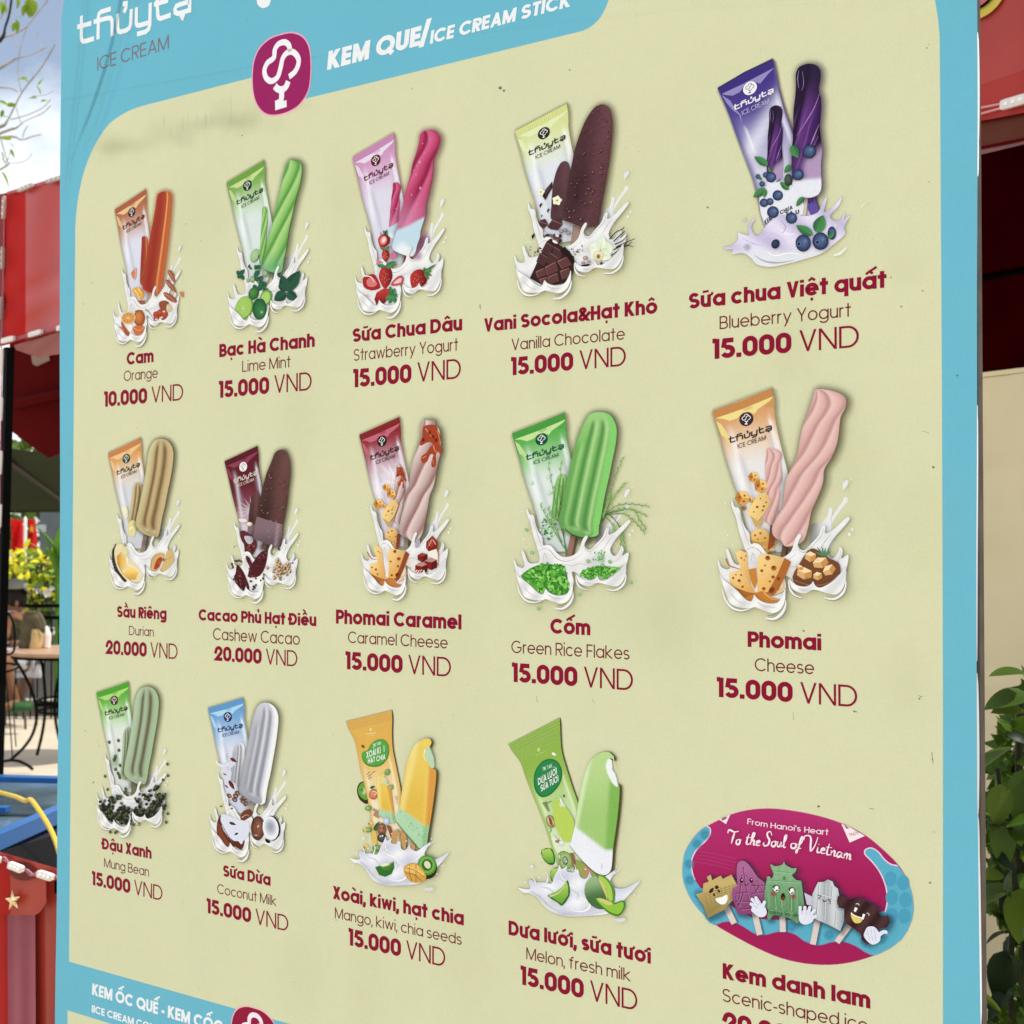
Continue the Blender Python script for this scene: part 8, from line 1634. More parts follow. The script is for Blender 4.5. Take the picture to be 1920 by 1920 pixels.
# red flags and white pole
M_flag = mat('flag_red', (.62, .02, .02), .6, transl=.5); M_star = mat('flag_gold', (.85, .45, .03), .5)
for (x0, x1, y0, y1, D, lab) in ((19, 44, 974, 1046, 15, 'long red flag hanging left of the thin white pole'), (52, 67, 973, 1032, 15.3, 'red flag with a gold star right of the thin white pole')):
    b_ = at((x0+x1)/2, y1, D); fl = empty('flag', tuple(b_)); tag(fl, lab, 'flag', 'red flags behind the yellow bush')
    mb = MB(); n_ = 8; vs = []
    for j in range(7):
        for i in range(n_+1): p = at(x0+(x1-x0)*i/n_, y0+(y1-y0)*j/6+rl.uniform(-1, 1), D); vs.append(p+Vector((0, .05*math.sin(i*1.5+j*.5), 0)))
    mb.add(vs, [(j*(n_+1)+i, j*(n_+1)+i+1, (j+1)*(n_+1)+i+1, (j+1)*(n_+1)+i) for j in range(6) for i in range(n_)]); loc_part('cloth', mb, M_flag, fl)
    if x0 > 50:
        cx, cy = 59.5, 992; mb = MB(); mb.sheet([at(cx+(5.5 if k_ % 2 == 0 else 2.2)*math.sin(k_*math.pi/5), cy-(8 if k_ % 2 == 0 else 3.2)*math.cos(k_*math.pi/5), D-.09) for k_ in range(10)], .01, (0, -1, 0)); loc_part('star', mb, M_star, fl)
wp = at(47.5, 1040, 14.6); q = empty('white_pole', (wp.x, wp.y, 0)); tag(q, 'thin white pole between the two red flags', 'pole'); loc_part('shaft', MB().tube([(wp.x, wp.y, 0), at(47.5, 973, 14.6)], .018, 8), mat('white_paint', (.8, .78, .74), .4), q); loc_part('tip', MB().tube([at(47.5, 973, 14.6), at(47.5, 968, 14.6)], [.018, .003], 8), mat('white_paint_tip', (.8, .78, .74), .4), q)
# yellow croton bush
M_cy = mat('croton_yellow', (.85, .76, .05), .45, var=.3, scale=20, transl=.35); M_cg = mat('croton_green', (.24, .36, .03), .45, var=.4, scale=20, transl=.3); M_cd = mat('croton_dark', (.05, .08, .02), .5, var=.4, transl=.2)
cb = at(62, 1090, 12.6); cro = empty('croton_bush', (cb.x, cb.y, .1)); tag(cro, 'bright yellow and green leafy bush behind the seated person', 'bush')
lm1, lm2, lm3 = leaf_mesh('croton_leaf', .11, .05, M_cy), leaf_mesh('croton_leaf_green', .12, .05, M_cg), leaf_mesh('croton_leaf_dark', .12, .05, M_cd)
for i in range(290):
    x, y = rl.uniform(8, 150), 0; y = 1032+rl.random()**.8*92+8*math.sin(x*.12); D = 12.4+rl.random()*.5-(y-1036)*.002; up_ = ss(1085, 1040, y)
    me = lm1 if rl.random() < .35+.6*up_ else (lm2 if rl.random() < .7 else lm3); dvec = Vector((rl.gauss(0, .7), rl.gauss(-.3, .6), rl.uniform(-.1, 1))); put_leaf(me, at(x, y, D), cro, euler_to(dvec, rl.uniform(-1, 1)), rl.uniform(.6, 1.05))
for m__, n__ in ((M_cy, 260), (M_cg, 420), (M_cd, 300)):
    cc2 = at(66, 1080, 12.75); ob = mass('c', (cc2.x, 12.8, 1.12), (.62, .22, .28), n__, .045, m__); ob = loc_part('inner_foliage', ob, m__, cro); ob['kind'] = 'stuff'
hb_ = at(60, 1090, 13.3); hm = mass('h', (hb_.x, 13.35, .72), (1.1, .15, .55), 900, .07, M_cd).build('shade_backing', M_cd); tag(hm, 'added dark leafy hedge behind the yellow bush', 'shade_backing', kind='stuff')  # added dark leaves standing in for shade in the gaps of the bush
for k_ in range(7): p = at(20+k_*16, 1120, 12.6); loc_part('stem', MB().tube([(p.x, p.y, .1), (p.x+rl.uniform(-.05, .05), p.y, .6), at(25+k_*15, 1060, 12.6)], [.012, .008, .004], 5), M_cd, cro)
for (x, y, r_) in ((72, 1108, .022), (89, 1112, .034), (98, 1103, .02), (21, 1042, .018)):
    mb = MB(); p = at(x, y, 12.1)
    for k_ in range(5): a = R(k_*72); mb.add([p, p+Vector((math.cos(a)*r_, -.01, math.sin(a)*r_)), p+Vector((math.cos(a+.6)*r_*1.2, -.015, math.sin(a+.6)*r_*1.2)), p+Vector((math.cos(a+1.1)*r_, -.01, math.sin(a+1.1)*r_))], [(0, 1, 2, 3)])
    loc_part('leaf_glint', mb, M_led, cro)  # white petals stand in for blown-out highlights on the leaves
# broad green blades right of the croton
bp_ = at(108, 1060, 11.9); ban = empty('broad_leaf_plant', (bp_.x, bp_.y, .1)); tag(ban, 'tall plant with broad upright green blades right of the yellow bush', 'plant'); M_ban = mat('broad_leaf', (.14, .30, .03), .4, var=.25, transl=.4); lb = leaf_mesh('broad_blade', .42, .10, M_ban, .2, .25, 10)
for x, y, dx, dz, s_ in ((101, 1058, -.15, 1, 1), (108, 1062, .1, 1, 1.1), (112, 1050, -.35, .9, .9), (92, 1045, -.7, .8, .6), (118, 1060, .3, 1, 1), (106, 1085, -.1, 1, .8), (124, 1070, -.3, 1, 1)): put_leaf(lb, at(x, y, 11.9), ban, euler_to((dx, -.15, dz), rl.uniform(-.6, .6)), s_)
loc_part('stem', MB().tube([(bp_.x, bp_.y, .1), at(108, 1055, 11.9)], .02, 6), M_ban, ban)
# iron railing and low wall
r0, r1 = at(-40, 1100, 11.6), at(300, 1100, 11.6); rail = empty('iron_railing', (r1.x, r1.y, 0)); tag(rail, 'black iron railing behind the cafe table', 'railing')
zt = at(100, 1136, 11.6).z; zm = at(100, 1158, 11.6).z
for z_ in (zt, zm, .12): loc_part('rail', MB().box(((r0.x+r1.x)/2, 11.6, z_), (r1.x-r0.x, .03, .03)), M_blk, rail)
for k_ in range(26): xx = r0.x+(r1.x-r0.x)*(k_+.5)/26; loc_part('baluster', MB().tube([(xx, 11.6, 0.0), (xx, 11.6, zm)], .007, 5), M_blk, rail)
for xx in (at(36, 0, 11.6).x, at(78, 0, 11.6).x, at(92, 0, 11.6).x): loc_part('curl', MB().tube([(xx, 11.58, zt), (xx-.04, 11.58, zt+.05), (xx-.05, 11.58, zt+.14)], .006, 5), M_blk, rail)
lw_ = MB().box(((r0.x+r1.x)/2, 12.25, .38), (3.2, .12, .56)).build('planter_wall', mat('planter_grey', (.17, .165, .15), .8, scale=5)); tag(lw_, 'low grey planter wall behind the iron railing', 'planter wall')
# --- cafe table with scrolled iron legs
tcx = at(132, 1217, 9.5); tab = empty('cafe_table', (tcx.x, tcx.y, 0)); tag(tab, 'round tan cafe table on curved black iron legs', 'table')
loc_part('tabletop', MB().lathe((tcx.x, tcx.y, 0), [(.0, .752), (.39, .752), (.402, .745), (.402, .728), (.39, .72), (0, .72)], 40), mat('table_stone', (.42, .27, .18), .35, scale=14), tab)
loc_part('apron', MB().lathe((tcx.x, tcx.y, 0), [(.385, .72), (.385, .70), (.37, .70)], 40), M_blk, tab)
for pts in ([(22, 1228), (44, 1262), (61, 1300), (69, 1338), (62, 1374), (44, 1402), (16, 1428)], [(76, 1230), (82, 1270), (85, 1320), (80, 1370), (69, 1416)], [(112, 1262), (103, 1310), (105, 1356), (116, 1406)], [(236, 1228), (214, 1262), (197, 1300), (189, 1338), (196, 1374), (214, 1402), (242, 1428)]):
    q = catmull(pts, 5, False); loc_part('leg', MB().tube([at(x, y, 9.45 if pts[0][0] in (22, 236) else 9.3+(.35 if pts[0][0] == 112 else 0)) for x, y in q], .0105, 7), M_blk, tab)
for y in (1311, 1331): zz = at(100, y, 9.5).z; loc_part('ring', MB().lathe((tcx.x+.02, tcx.y, zz), [(.215, -.007), (.23, -.007), (.23, .007), (.215, .007), (.215, -.007)], 28), M_blk, tab)
# chair nearer the camera, mostly hidden by the post
ch = empty('iron_chair', tuple(on_ground(4, 1425))); tag(ch, 'black iron chair left of the round cafe table', 'chair')
for nm_, pts, r_ in (('back', [(12, 1228), (26, 1220), (27, 1180), (18, 1153), (0, 1146), (-25, 1160), (-30, 1228)], .008), ('seat', [(-40, 1250), (-10, 1243), (30, 1246), (34, 1252), (0, 1262), (-40, 1258), (-40, 1250)], .008), ('leg', [(9, 1250), (14, 1300), (19, 1360), (24, 1428)], .004), ('leg', [(30, 1250), (26, 1330), (30, 1400)], .004), ('leg', [(-30, 1255), (-34, 1440)], .007), ('foot_ring', [(-20, 1440), (5, 1428), (30, 1426), (50, 1434), (62, 1443)], .010)):
    loc_part(nm_, MB().tube([at(x, y, 9.0 if nm_ != 'foot_ring' else 8.9) for x, y in catmull(pts, 4, False)], r_, 6), M_blk, ch)
# --- seated person
def skin_obj(name, verts, edges, radii, m, root, sub_=2):
    me = bpy.data.meshes.new(name); M = root.matrix_basis.inverted(); me.from_pydata([tuple(M@Vector(v)) for v in verts], edges, []); me.materials.append(m)
    o = bpy.data.objects.new(name, me); C.objects.link(o); o.parent = root
    md = o.modifiers.new('skin', 'SKIN'); 
    for i, r_ in enumerate(radii): me.skin_vertices[0].data[i].radius = (r_, r_) if not isinstance(r_, tuple) else r_
    me.skin_vertices[0].data[0].use_root = True; s_ = o.modifiers.new('sub', 'SUBSURF'); s_.levels = s_.render_levels = sub_
    md.use_smooth_shade = True; return o
D = 11.1
pe = empty('person', tuple(on_ground(30, 1350))); tag(pe, 'seated person in olive shirt and white shorts wearing a grey cap', 'person')
M_skin = mat('skin', (.19, .09, .05), .55, var=.08); M_shirt = mat('olive_shirt', (.05, .042, .022), .9, var=.5, scale=25); M_short = mat('white_shorts', (.55, .56, .6), .8); M_hair = mat('dark_hair', (.016, .012, .01), .6); M_cap = mat('grey_cap', (.22, .215, .18), .8)
V = lambda x, y, dd=0: at(x, y, D+dd)
body_v = [V(38, 1222), V(36, 1195), V(34, 1172), V(31, 1158), V(28, 1146), V(26, 1134), V(24, 1120), V(44, 1164, .1), V(50, 1190, .1), V(38, 1208, -.1), V(20, 1208, -.2), V(17, 1164, -.1), V(10, 1188, -.15), V(0, 1204, -.3), V(30, 1234, -.1), V(8, 1240, -.35), V(18, 1286, -.3), V(30, 1318, -.25), V(12, 1326, -.5), V(44, 1236, .1), V(56, 1244, -.1), V(46, 1280, .0), V(36, 1312, .1), V(20, 1322, 0)]
body_e = [(0, 1), (1, 2), (2, 3), (3, 4), (4, 5), (5, 6), (3, 7), (7, 8), (8, 9), (9, 10), (3, 11), (11, 12), (12, 13), (0, 14), (14, 15), (15, 16), (16, 17), (17, 18), (0, 19), (19, 20), (20, 21), (21, 22), (22, 23)]
skin_obj('body', body_v, body_e, [.13, .13, .14, .11, .05, .075, .07, .06, .045, .04, .035, .06, .045, .035, .09, .06, .05, .04, .03, .09, .06, .05, .04, .03], M_skin, pe)
def loft(name, rows, m, root):
    mb = MB(); n1 = 16; vs = []
    for x, y, dd, w_, dp in rows:
        c = V(x, y, dd)
        for j in range(n1): a = 2*math.pi*j/n1; vs.append(c+Vector((w_*math.cos(a), dp*math.sin(a), 0)))
    mb.add(vs, [(i*n1+j, i*n1+(j+1) % n1, (i+1)*n1+(j+1) % n1, (i+1)*n1+j) for i in range(len(rows)-1) for j in range(n1)]); return loc_part(name, mb, m, root, True)
loft('shirt', [(30, 1149, 0, .07, .07), (31, 1153, 0, .13, .10), (33, 1160, 0, .175, .13), (35, 1175, 0, .17, .15), (37, 1195, 0, .16, .155), (38, 1212, 0, .165, .16), (38, 1230, 0, .175, .17)], M_shirt, pe)
for x, y, x2, y2 in ((47, 1160, 55, 1188), (15, 1160, 9, 1188)): loc_part('sleeve', MB().tube([V(x, y), V((x+x2)/2, (y+y2)/2+2), V(x2, y2)], [.07, .068, .062], 10), M_shirt, pe)
skin_obj('shorts', [V(38, 1226), V(30, 1233, -.1), V(17, 1238, -.28), V(44, 1235, .1), V(54, 1241, -.05)], [(0, 1), (1, 2), (0, 3), (3, 4)], [.15, .11, .085, .11, .085], M_short, pe)
loft('collar', [(27, 1145, 0, .065, .07), (28, 1151, 0, .085, .08)], M_short, pe)
def blob(name, c, r_, m, root, n1=14, n2=10, cut=None):
    mb = MB(); vs = []; c = Vector(c)
    for i in range(n2+1):
        for j in range(n1): a, b = math.pi*i/n2, 2*math.pi*j/n1; vs.append(c+Vector((r_[0]*math.sin(a)*math.cos(b), r_[1]*math.sin(a)*math.sin(b), r_[2]*max(math.cos(a), cut if cut is not None else -1))))
    mb.add(vs, [(i*n1+j, i*n1+(j+1) % n1, (i+1)*n1+(j+1) % n1, (i+1)*n1+j) for i in range(n2) for j in range(n1)]); return loc_part(name, mb, m, root, True)
blob('hair', V(30, 1121, .01), (.088, .095, .105), M_hair, pe, cut=-.7); hd = V(22, 1128, -.03)
blob('nose', hd+Vector((-.085, -.02, -.01)), (.018, .012, .02), M_skin, pe); blob('ear', V(31, 1132, -.09), (.014, .01, .028), M_skin, pe)
blob('cap', V(27, 1102, 0), (.10, .11, .075), M_cap, pe, cut=-.1); loc_part('cap_brim', MB().sheet([V(44+0, 1103, -.06), V(56, 1112, -.08), V(57, 1117, .02), V(46, 1109, .09)], .012, (0, 0, 1)), M_cap, pe)
for x, y, dd in ((22, 1322, -.4), (28, 1318, 0)): blob('shoe', V(x+8, y+4, dd), (.13, .05, .04), mat('green_shoe', (.03, .09, .03), .6), pe)
# stool the person sits on
st = empty('stool', tuple(on_ground(38, 1352))); tag(st, 'low metal stool under the seated person', 'stool')
sz = V(38, 1240).z; loc_part('seat', MB().lathe((V(38, 1240).x, D, sz-.02), [(0, .02), (.17, .02), (.17, -.0), (0, 0)], 20), M_steel, st)
for a in (45, 135, 225, 315): loc_part('leg', MB().tube([(V(38, 0).x+.13*math.cos(R(a)), D+.13*math.sin(R(a)), sz-.03), (V(38, 0).x+.18*math.cos(R(a)), D+.18*math.sin(R(a)), 0)], .01, 6), M_steel, st)
# backpack on the table
M_bo = mat('olive_bag', (.10, .085, .05), .8, var=.3, scale=14); M_bt = mat('tan_bag', (.50, .36, .17), .75, var=.3, scale=14)
bk = empty('backpack', tuple(at(64, 1217, 9.55))); tag(bk, 'olive and tan backpack standing on the cafe table', 'backpack')
def bagshape(name, cx, y0, y1, w0, w1, m, dpt, bulge=.12):
    mb = MB(); vs = []; n1, n2 = 16, 10
    for i in range(n2+1):
        t = i/n2; y = y0+(y1-y0)*t; w_ = (w0+(w1-w0)*t)*(math.sin(math.pi*min(.5, t+.12 if t < .4 else .5))**.6)*(1 if t < .92 else .94); c = at(cx+(2*math.sin(t*4)), y, 9.55)
        for j in range(n1): a = 2*math.pi*j/n1; ca, sa = math.cos(a), math.sin(a); k_ = .6; vs.append(c+Vector((w_/FPX*9.55*math.copysign(abs(ca)**k_, ca), dpt*math.copysign(abs(sa)**k_, sa), 0)))
    mb.add(vs, [(i*n1+j, i*n1+(j+1) % n1, (i+1)*n1+(j+1) % n1, (i+1)*n1+j) for i in range(n2) for j in range(n1)]+[tuple(range(n1)), tuple(range(n2*n1, (n2+1)*n1))]); return loc_part(name, mb, m, bk, True)
bagshape('main_compartment', 61, 1146, 1216, 19, 23, M_bo, .07); bagshape('front_pocket', 72, 1178, 1216, 10, 11, M_bt, .095)
loc_part('strap', MB().tube([at(x, y, 9.47) for x, y in catmull([(56, 1148), (72, 1150), (82, 1175), (80, 1185), (68, 1160)], 4, False)], .008, 6), M_bo, bk)
loc_part('bottle_pocket', MB().tube([at(88, 1214, 9.55), at(89, 1190, 9.55), at(86, 1174, 9.55)], [.025, .028, .012], 8), M_led, bk)
# --- chest freezer with a glass top
def atz(x, y, z): return on_ground(x, y, z)
M_blue = mat('freezer_blue', (.015, .11, .34), .3, spec=.2); M_navy = mat('freezer_navy', (.004, .018, .09), .35); M_glass = mat('freezer_glass', (.10, .15, .19), .06, var=.5, scale=5, spec=.5)
f0, f1 = atz(-70, 1590, .85), atz(240, 1458, .85); fd = (f1-f0).normalized(); fb = Vector((-fd.y, fd.x, 0)); wdt = .62; ln = (f1-f0).length
fz = empty('chest_freezer', (f0.x, f0.y, 0)); tag(fz, 'blue chest freezer with a sliding glass top beside the board', 'freezer')
def FP(a, b, z): return Vector((f0.x, f0.y, 0))+fd*a*ln+fb*b*wdt+Vector((0, 0, z))
def fbox(name, a0, a1, b0, b1, z0, z1, m): mb = MB(); mb.add([FP(a, b, z) for a in (a0, a1) for b in (b0, b1) for z in (z0, z1)], [(0, 1, 3, 2), (4, 6, 7, 5), (0, 4, 5, 1), (2, 3, 7, 6), (0, 2, 6, 4), (1, 5, 7, 3)]); return loc_part(name, mb, m, fz)
fbox('cabinet', 0, 1, 0, 1, .12, .80, M_navy); fbox('plinth', .03, .97, .05, .95, 0, .118, M_blk); fbox('rim', -.005, 1.005, -.02, .03, .815, .85, M_blue); fbox('rim', -.005, 1.005, .95, 1.02, .803, .85, M_blue); fbox('rim', -.005, .04, .052, .948, .803, .85, M_blue); fbox('rim', .96, 1.005, .052, .948, .803, .85, M_blue)
fbox('glass_lid', .042, .60, .053, .947, .822, .828, M_glass); fbox('glass_lid', .5, .958, .053, .947, .83, .836, M_glass); fbox('handle', .49, .52, .2, .8, .838, .85, M_blue)
# white sheet lying behind the freezer, and the yellow cable over it
yc = empty('yellow_cable', tuple(at(50, 1500, 3.0))); tag(yc, 'yellow electric cable arching over the blue freezer', 'cable')
loc_part('sheath', MB().tube([at(x, y, dd) for (x, y), dd in zip(catmull([(-60, 1470), (0, 1486), (30, 1494), (48, 1502), (58, 1500), (76, 1524), (94, 1554), (108, 1588), (122, 1640)], 4, False), [3.0-.022*i for i in range(60)])], .0048, 8), mat('cable_yellow', (.60, .42, .03), .4), yc)
loc_part('tie', MB().tube([at(53, 1499, 2.975), at(59, 1503, 2.97)], .0062, 8), M_blk, yc)
# --- red draped stall in the lower left
S0 = at(0, 1600, 2.35); sf_, sn_ = plane_fn(S0, (.93, -.36)); F3 = PF(sf_, sn_); sg3 = 1 if F3(50, 1700, .02).y < F3(50, 1700, 0).y else -1
stl = empty('red_stall', (S0.x, S0.y, 0)); tag(stl, 'stall draped in red cloth with a gold star and LED string', 'stall')
M_c1 = mat('red_cloth', obs('9c3429'), .3, var=.15, scale=6, spec=.5); M_c2 = mat('red_cloth_bright', obs('a01614'), .5, var=.12); M_c3 = mat('red_cloth_sheen', obs('8e4656'), .3, var=.15, spec=.3)
tp = lambda x: 1600+.29*x
def drape(name, x0, x1, yt, yb, off, m, fold, per, nx=24, ny=10, lab=None):
    mb = MB(); vs = []
    for j in range(ny+1):
        for i in range(nx+1): x = x0+(x1-x0)*i/nx; t = j/ny; y = yt(x)+(yb(x)-yt(x))*t; vs.append(F3(x+t*12*fold*60, y, sg3*(off+fold*(.3+t)*math.sin(x/per+.6*t))))
    mb.add(vs, [(j*(nx+1)+i, j*(nx+1)+i+1, (j+1)*(nx+1)+i+1, (j+1)*(nx+1)+i) for j in range(ny) for i in range(nx)]); return loc_part(name, mb, m, stl, True, lab)
drape('skirt', 14, 160, lambda x: tp(x)+8, lambda x: 2560, .0, M_c1, .004, 6.5, 60, 24)
drape('skirt', -120, 15, lambda x: tp(x)+8, lambda x: 2560, .002, M_c2, .004, 7, 30, 24, 'bright red stretch of the skirt')
drape('skirt_sheen', 14, 66, lambda x: 1702, lambda x: 2300, .008, M_c3, .0035, 5, 24, 16, 'sheen put into a pink stretch of the skirt')  # sheen of the cloth put into a pink colour
drape('flap', 19, 86, lambda x: tp(x)+4, lambda x: 1716-max(0, (x-62)/24)**2*24, .03, M_c1, .001, 9, 24, 8)
drape('flap', -80, 18.6, lambda x: tp(x)+4, lambda x: 1714, .03, M_c2, .001, 9, 20, 8, 'bright red left flap')
drape('top_band', -80, 160, lambda x: tp(x)-3, lambda x: tp(x)+12, .034, M_c1, 0, 9, 20, 2)
loc_part('oval_patch', MB().add([F3(42+26*math.cos(a*.26), 1634+17*math.sin(a*.26)+.1*26*math.cos(a*.26), sg3*.036) for a in range(24)], [tuple(range(24))]), mat('brown_patch', obs('6a342e'), .6), stl)
q = []
for k_ in range(10): r_ = 19 if k_ % 2 == 0 else 7.5; a = math.pi*k_/5-.1; q.append((24+r_*.78*math.sin(a), 1689-r_*1.05*math.cos(a)))
mb = MB(); c_ = F3(24, 1689, sg3*.048); vs = [F3(x, y, sg3*.038) for x, y in q]; mb.add(vs+[c_], [(i, (i+1) % 10, 10) for i in range(10)]); loc_part('star', mb, mat('gold_star', obs('ecdcb0'), .4), stl)
bx = F3(-120, 1600, 0); ex = F3(160, 1648, 0); dpt = -sn_*.5 if sn_.y < 0 else sn_*.5
mb = MB(); zt_ = S0.z; a_, b_ = F3(-110, tp(-110)), F3(150, tp(150)); ztt = min(a_.z, b_.z)-.012; mb.sheet([Vector((a_.x, a_.y, ztt)), Vector((b_.x, b_.y, ztt)), Vector((b_.x, b_.y, ztt))+dpt, Vector((a_.x, a_.y, ztt))+dpt], .02, (0, 0, -1)); loc_part('table_top', mb, M_blk, stl)  # black top carries the table shadow in its colour
for k_ in (.1, .9):
    for w_ in (.1, .9): p = a_.lerp(b_, k_)+dpt*w_; loc_part('leg', MB().tube([(p.x, p.y, 0), (p.x, p.y, ztt-.021)], .015, 6), M_blk, stl)
ls3 = empty('led_light_string', tuple(F3(50, 1630, 0))); tag(ls3, 'string of white LED modules along the top of the draped stall', 'led lights', 'LED module strings on the red stalls')
for q in ((-8, 1609, 3, 1613, 13), (20, 1620, 46, 1630, 13), (74, 1636, 102, 1645, 13)): led(ls3, F3, *q, off=sg3*.046, lenses=3)
for dy in (-3, 3): loc_part('cable', MB().tube([F3(x, y+dy*math.sin(x*.2), sg3*.042) for x, y in catmull([(-10, 1611), (8, 1610), (22, 1622), (46, 1629), (60, 1640), (74, 1638), (102, 1644), (125, 1650)], 3, False)], .0018, 5), mat('cable_lilac', obs('a06a78'), .4), ls3)
# --- tree over the canopy, upper left
tr = empty('tree', tuple(at(-420, 1500, 6.4))); tr.location.z = 0; tag(tr, 'thinly leaved tree reaching in over the left red canopy', 'tree')
M_bk = mat('bark', (.34, .32, .30), .8, var=.3, scale=18); M_bkd = mat('bark_dark', (.03, .024, .02), .8); M_lf = mat('young_leaf', (.24, .36, .03), .5, var=.35, scale=12, transl=.5)  # pale grey bark has sky glare put into its colour
tx = tr.location.x; loc_part('trunk', MB().tube([(tx, 6.4, 0), (tx+.05, 6.4, 1.6), (tx+.2, 6.4, 2.8), (tx+.25, 6.4, 4.6)], [.11, .095, .07, .03], 10), M_bk, tr)
for pts, r0_, r1_, D, dark in (([(-330, 420), (-60, 120), (0, 76), (10, 50), (18, 24), (24, -20)], .03, .006, 5.6, 1), ([(-330, 600), (-60, 260), (0, 238), (14, 226), (42, 172), (78, 126), (103, 84)], .03, .004, 5.9, 0), ([(-300, 300), (0, 128), (25, 112), (60, 102), (88, 88)], .02, .004, 7, 0), ([(-60, 90), (20, 66), (50, 50), (66, 30), (90, 0)], .012, .004, 7, 0),
        ([(40, 172), (34, 140), (35, 110), (44, 70), (54, 44)], .005, .003, 7, 0), ([(-200, 330), (0, 250), (30, 240), (45, 228), (80, 212), (95, 198)], .02, .003, 7, 0), ([(20, 224), (50, 216), (80, 202), (95, 186)], .006, .003, 7.2, 0), ([(-200, 300), (0, 258), (40, 262), (60, 256), (78, 252)], .018, .004, 7, 0), ([(42, 258), (46, 246), (52, 236)], .004, .003, 7, 0),
        ([(-200, 420), (0, 318), (12, 304), (16, 296)], .018, .003, 6.5, 0), ([(12, 304), (30, 306), (50, 300), (60, 288)], .004, .002, 7, 0), ([(-100, 160), (0, 164), (20, 166), (34, 172)], .01, .004, 7, 0), ([(90, 100), (78, 88), (70, 70), (70, 60)], .004, .002, 7.4, 0), ([(0, 36), (8, 20), (12, -10)], .005, .004, 7, 0), ([(24, 66), (30, 82), (36, 84)], .005, .003, 7.2, 0), ([(30, 200), (36, 222), (42, 234)], .004, .003, 7.2, 0), ([(0, 255), (10, 290), (14, 305)], .005, .004, 7, 0), ([(60, 180), (85, 178), (100, 170)], .004, .002, 7.2, 0)):
    q = catmull(pts, 4, False); rs = [(r0_*.55+(r1_*.8-r0_*.55)*min(1, 1.8*i/(len(q)-1))) for i in range(len(q))]
    loc_part('branch', MB().tube([at(x, y, D) for x, y in q], rs, 6), M_bkd if dark else M_bk, tr)
tl = leaf_mesh('young_leaf', .055, .026, M_lf)
for x, y, dx, dz, s_ in ((4, 2, .2, -1, 1.1), (9, 6, .4, -1, 1), (33, -6, .1, -1, .9), (52, -4, .1, -1, 1.5), (56, -6, .3, -1, 1.6), (62, -2, .2, -1, 1.3), (50, 8, -.3, -1, 1), (30, 36, .1, -1, 1.1), (28, 42, -.1, -1, .8), (24, 30, .8, .1, .7), (44, 146, -.8, -.1, .6), (40, 148, .9, .1, .6), (48, 150, .6, -.4, .4), (73, 160, .2, .9, .9), (76, 178, -.2, 1, .8), (70, 184, -1, .1, .7), (76, 190, .7, .3, .5), (14, 196, -.8, .4, .8), (12, 198, 1, .2, .8), (6, 206, -.3, -.7, .6), (0, 218, 1, .1, .8), (2, 260, 1, .05, .9), (14, 266, .8, -.5, .8), (18, 280, .5, -.7, .7), (22, 284, -.5, -.6, .7), (2, 284, .3, -.9, .7), (3, 296, .6, -.9, .9), (2, 322, .6, -.9, 1.4)):
    put_leaf(tl, at(x, y, 5.7), tr, euler_to((dx, rl.uniform(-.4, .4), dz), rl.uniform(-.8, .8)), s_)
# ------------------------------------------------------------------ right side
W0 = at(1880, 960, 3.2); dW = (-.54, .84); wf, wn = plane_fn(W0, dW); W0g = Vector((W0.x, W0.y, 0)); dv = Vector((dW[0], dW[1], 0)).normalized(); nin = wn if wn.dot(Vector((-1, -.5, 0))) > 0 else -wn
M_cream = mat('cream_plaster', obs('d8cda8'), .85, var=.07, scale=3, bump=.5)
cw = empty('cream_wall', tuple(W0g)); tag(cw, 'cream plastered wall right of the board below the dark red shutter', 'wall')
ztop = wf(1880, 704).z
def wbox(a0, a1, z0, z1, off0, off1):
    mb = MB(); vs = [W0g+dv*a+nin*o_+Vector((0, 0, z)) for a in (a0, a1) for o_ in (off0, off1) for z in (z0, z1)]; return mb.add(vs, [(0, 1, 3, 2), (4, 6, 7, 5), (0, 4, 5, 1), (2, 3, 7, 6), (0, 2, 6, 4), (1, 5, 7, 3)])
nx, nz = 90, 110; vs = []; 
from mathutils import noise as mnoise
for j in range(nz+1):
    for i in range(nx+1): a_ = -2.2+3.8*i/nx; z_ = .35+(ztop-.35)*j/nz; h_ = .008*mnoise.noise(Vector((a_*6, z_*6, 0)))+.004*mnoise.noise(Vector((a_*22, z_*22, 3))); vs.append(W0g+dv*a_+nin*h_+Vector((0, 0, z_)))
loc_part('plaster', MB().add(vs, [(j*(nx+1)+i, j*(nx+1)+i+1, (j+1)*(nx+1)+i+1, (j+1)*(nx+1)+i) for j in range(nz) for i in range(nx)]), M_cream, cw, True)
loc_part('core', wbox(-2.2, 1.6, 0, ztop-.002, -.2, -.02), M_cream, cw); loc_part('coping', wbox(-2.2, 1.6, ztop+.001, ztop+.012, -.2, .004), M_cream, cw); loc_part('plinth', wbox(-2.2, 1.6, 0, .345, -.018, .03), M_kerb, cw)
loc_part('joint', wbox(-2.2, 1.6, wf(1850, 1809).z-.004, wf(1850, 1809).z, .0055, .009), M_kerb, cw)
M_mar = mat('maroon_recess', obs('280103'), .8, var=.2, spec=.0); sh = empty('maroon_recess', tuple(W0g+Vector((0, 0, ztop)))); tag(sh, 'very dark maroon shutter with its shade put into horizontal panels above the cream wall', 'recess')  # dark recessed stall interior, its shade put into the maroon of flat panels
zb1, zb2 = wf(1880, 510).z, wf(1880, 496).z
loc_part('panel', wbox(-2.2, 1.6, ztop+.014, zb1, -.12, -.06), M_mar, sh); loc_part('rail', wbox(-2.2, 1.6, zb1+.002, zb2, -.14, -.10), M_blk, sh); loc_part('panel', wbox(-2.2, 1.6, zb2+.002, 2.62, -.12, -.06), M_mar, sh)
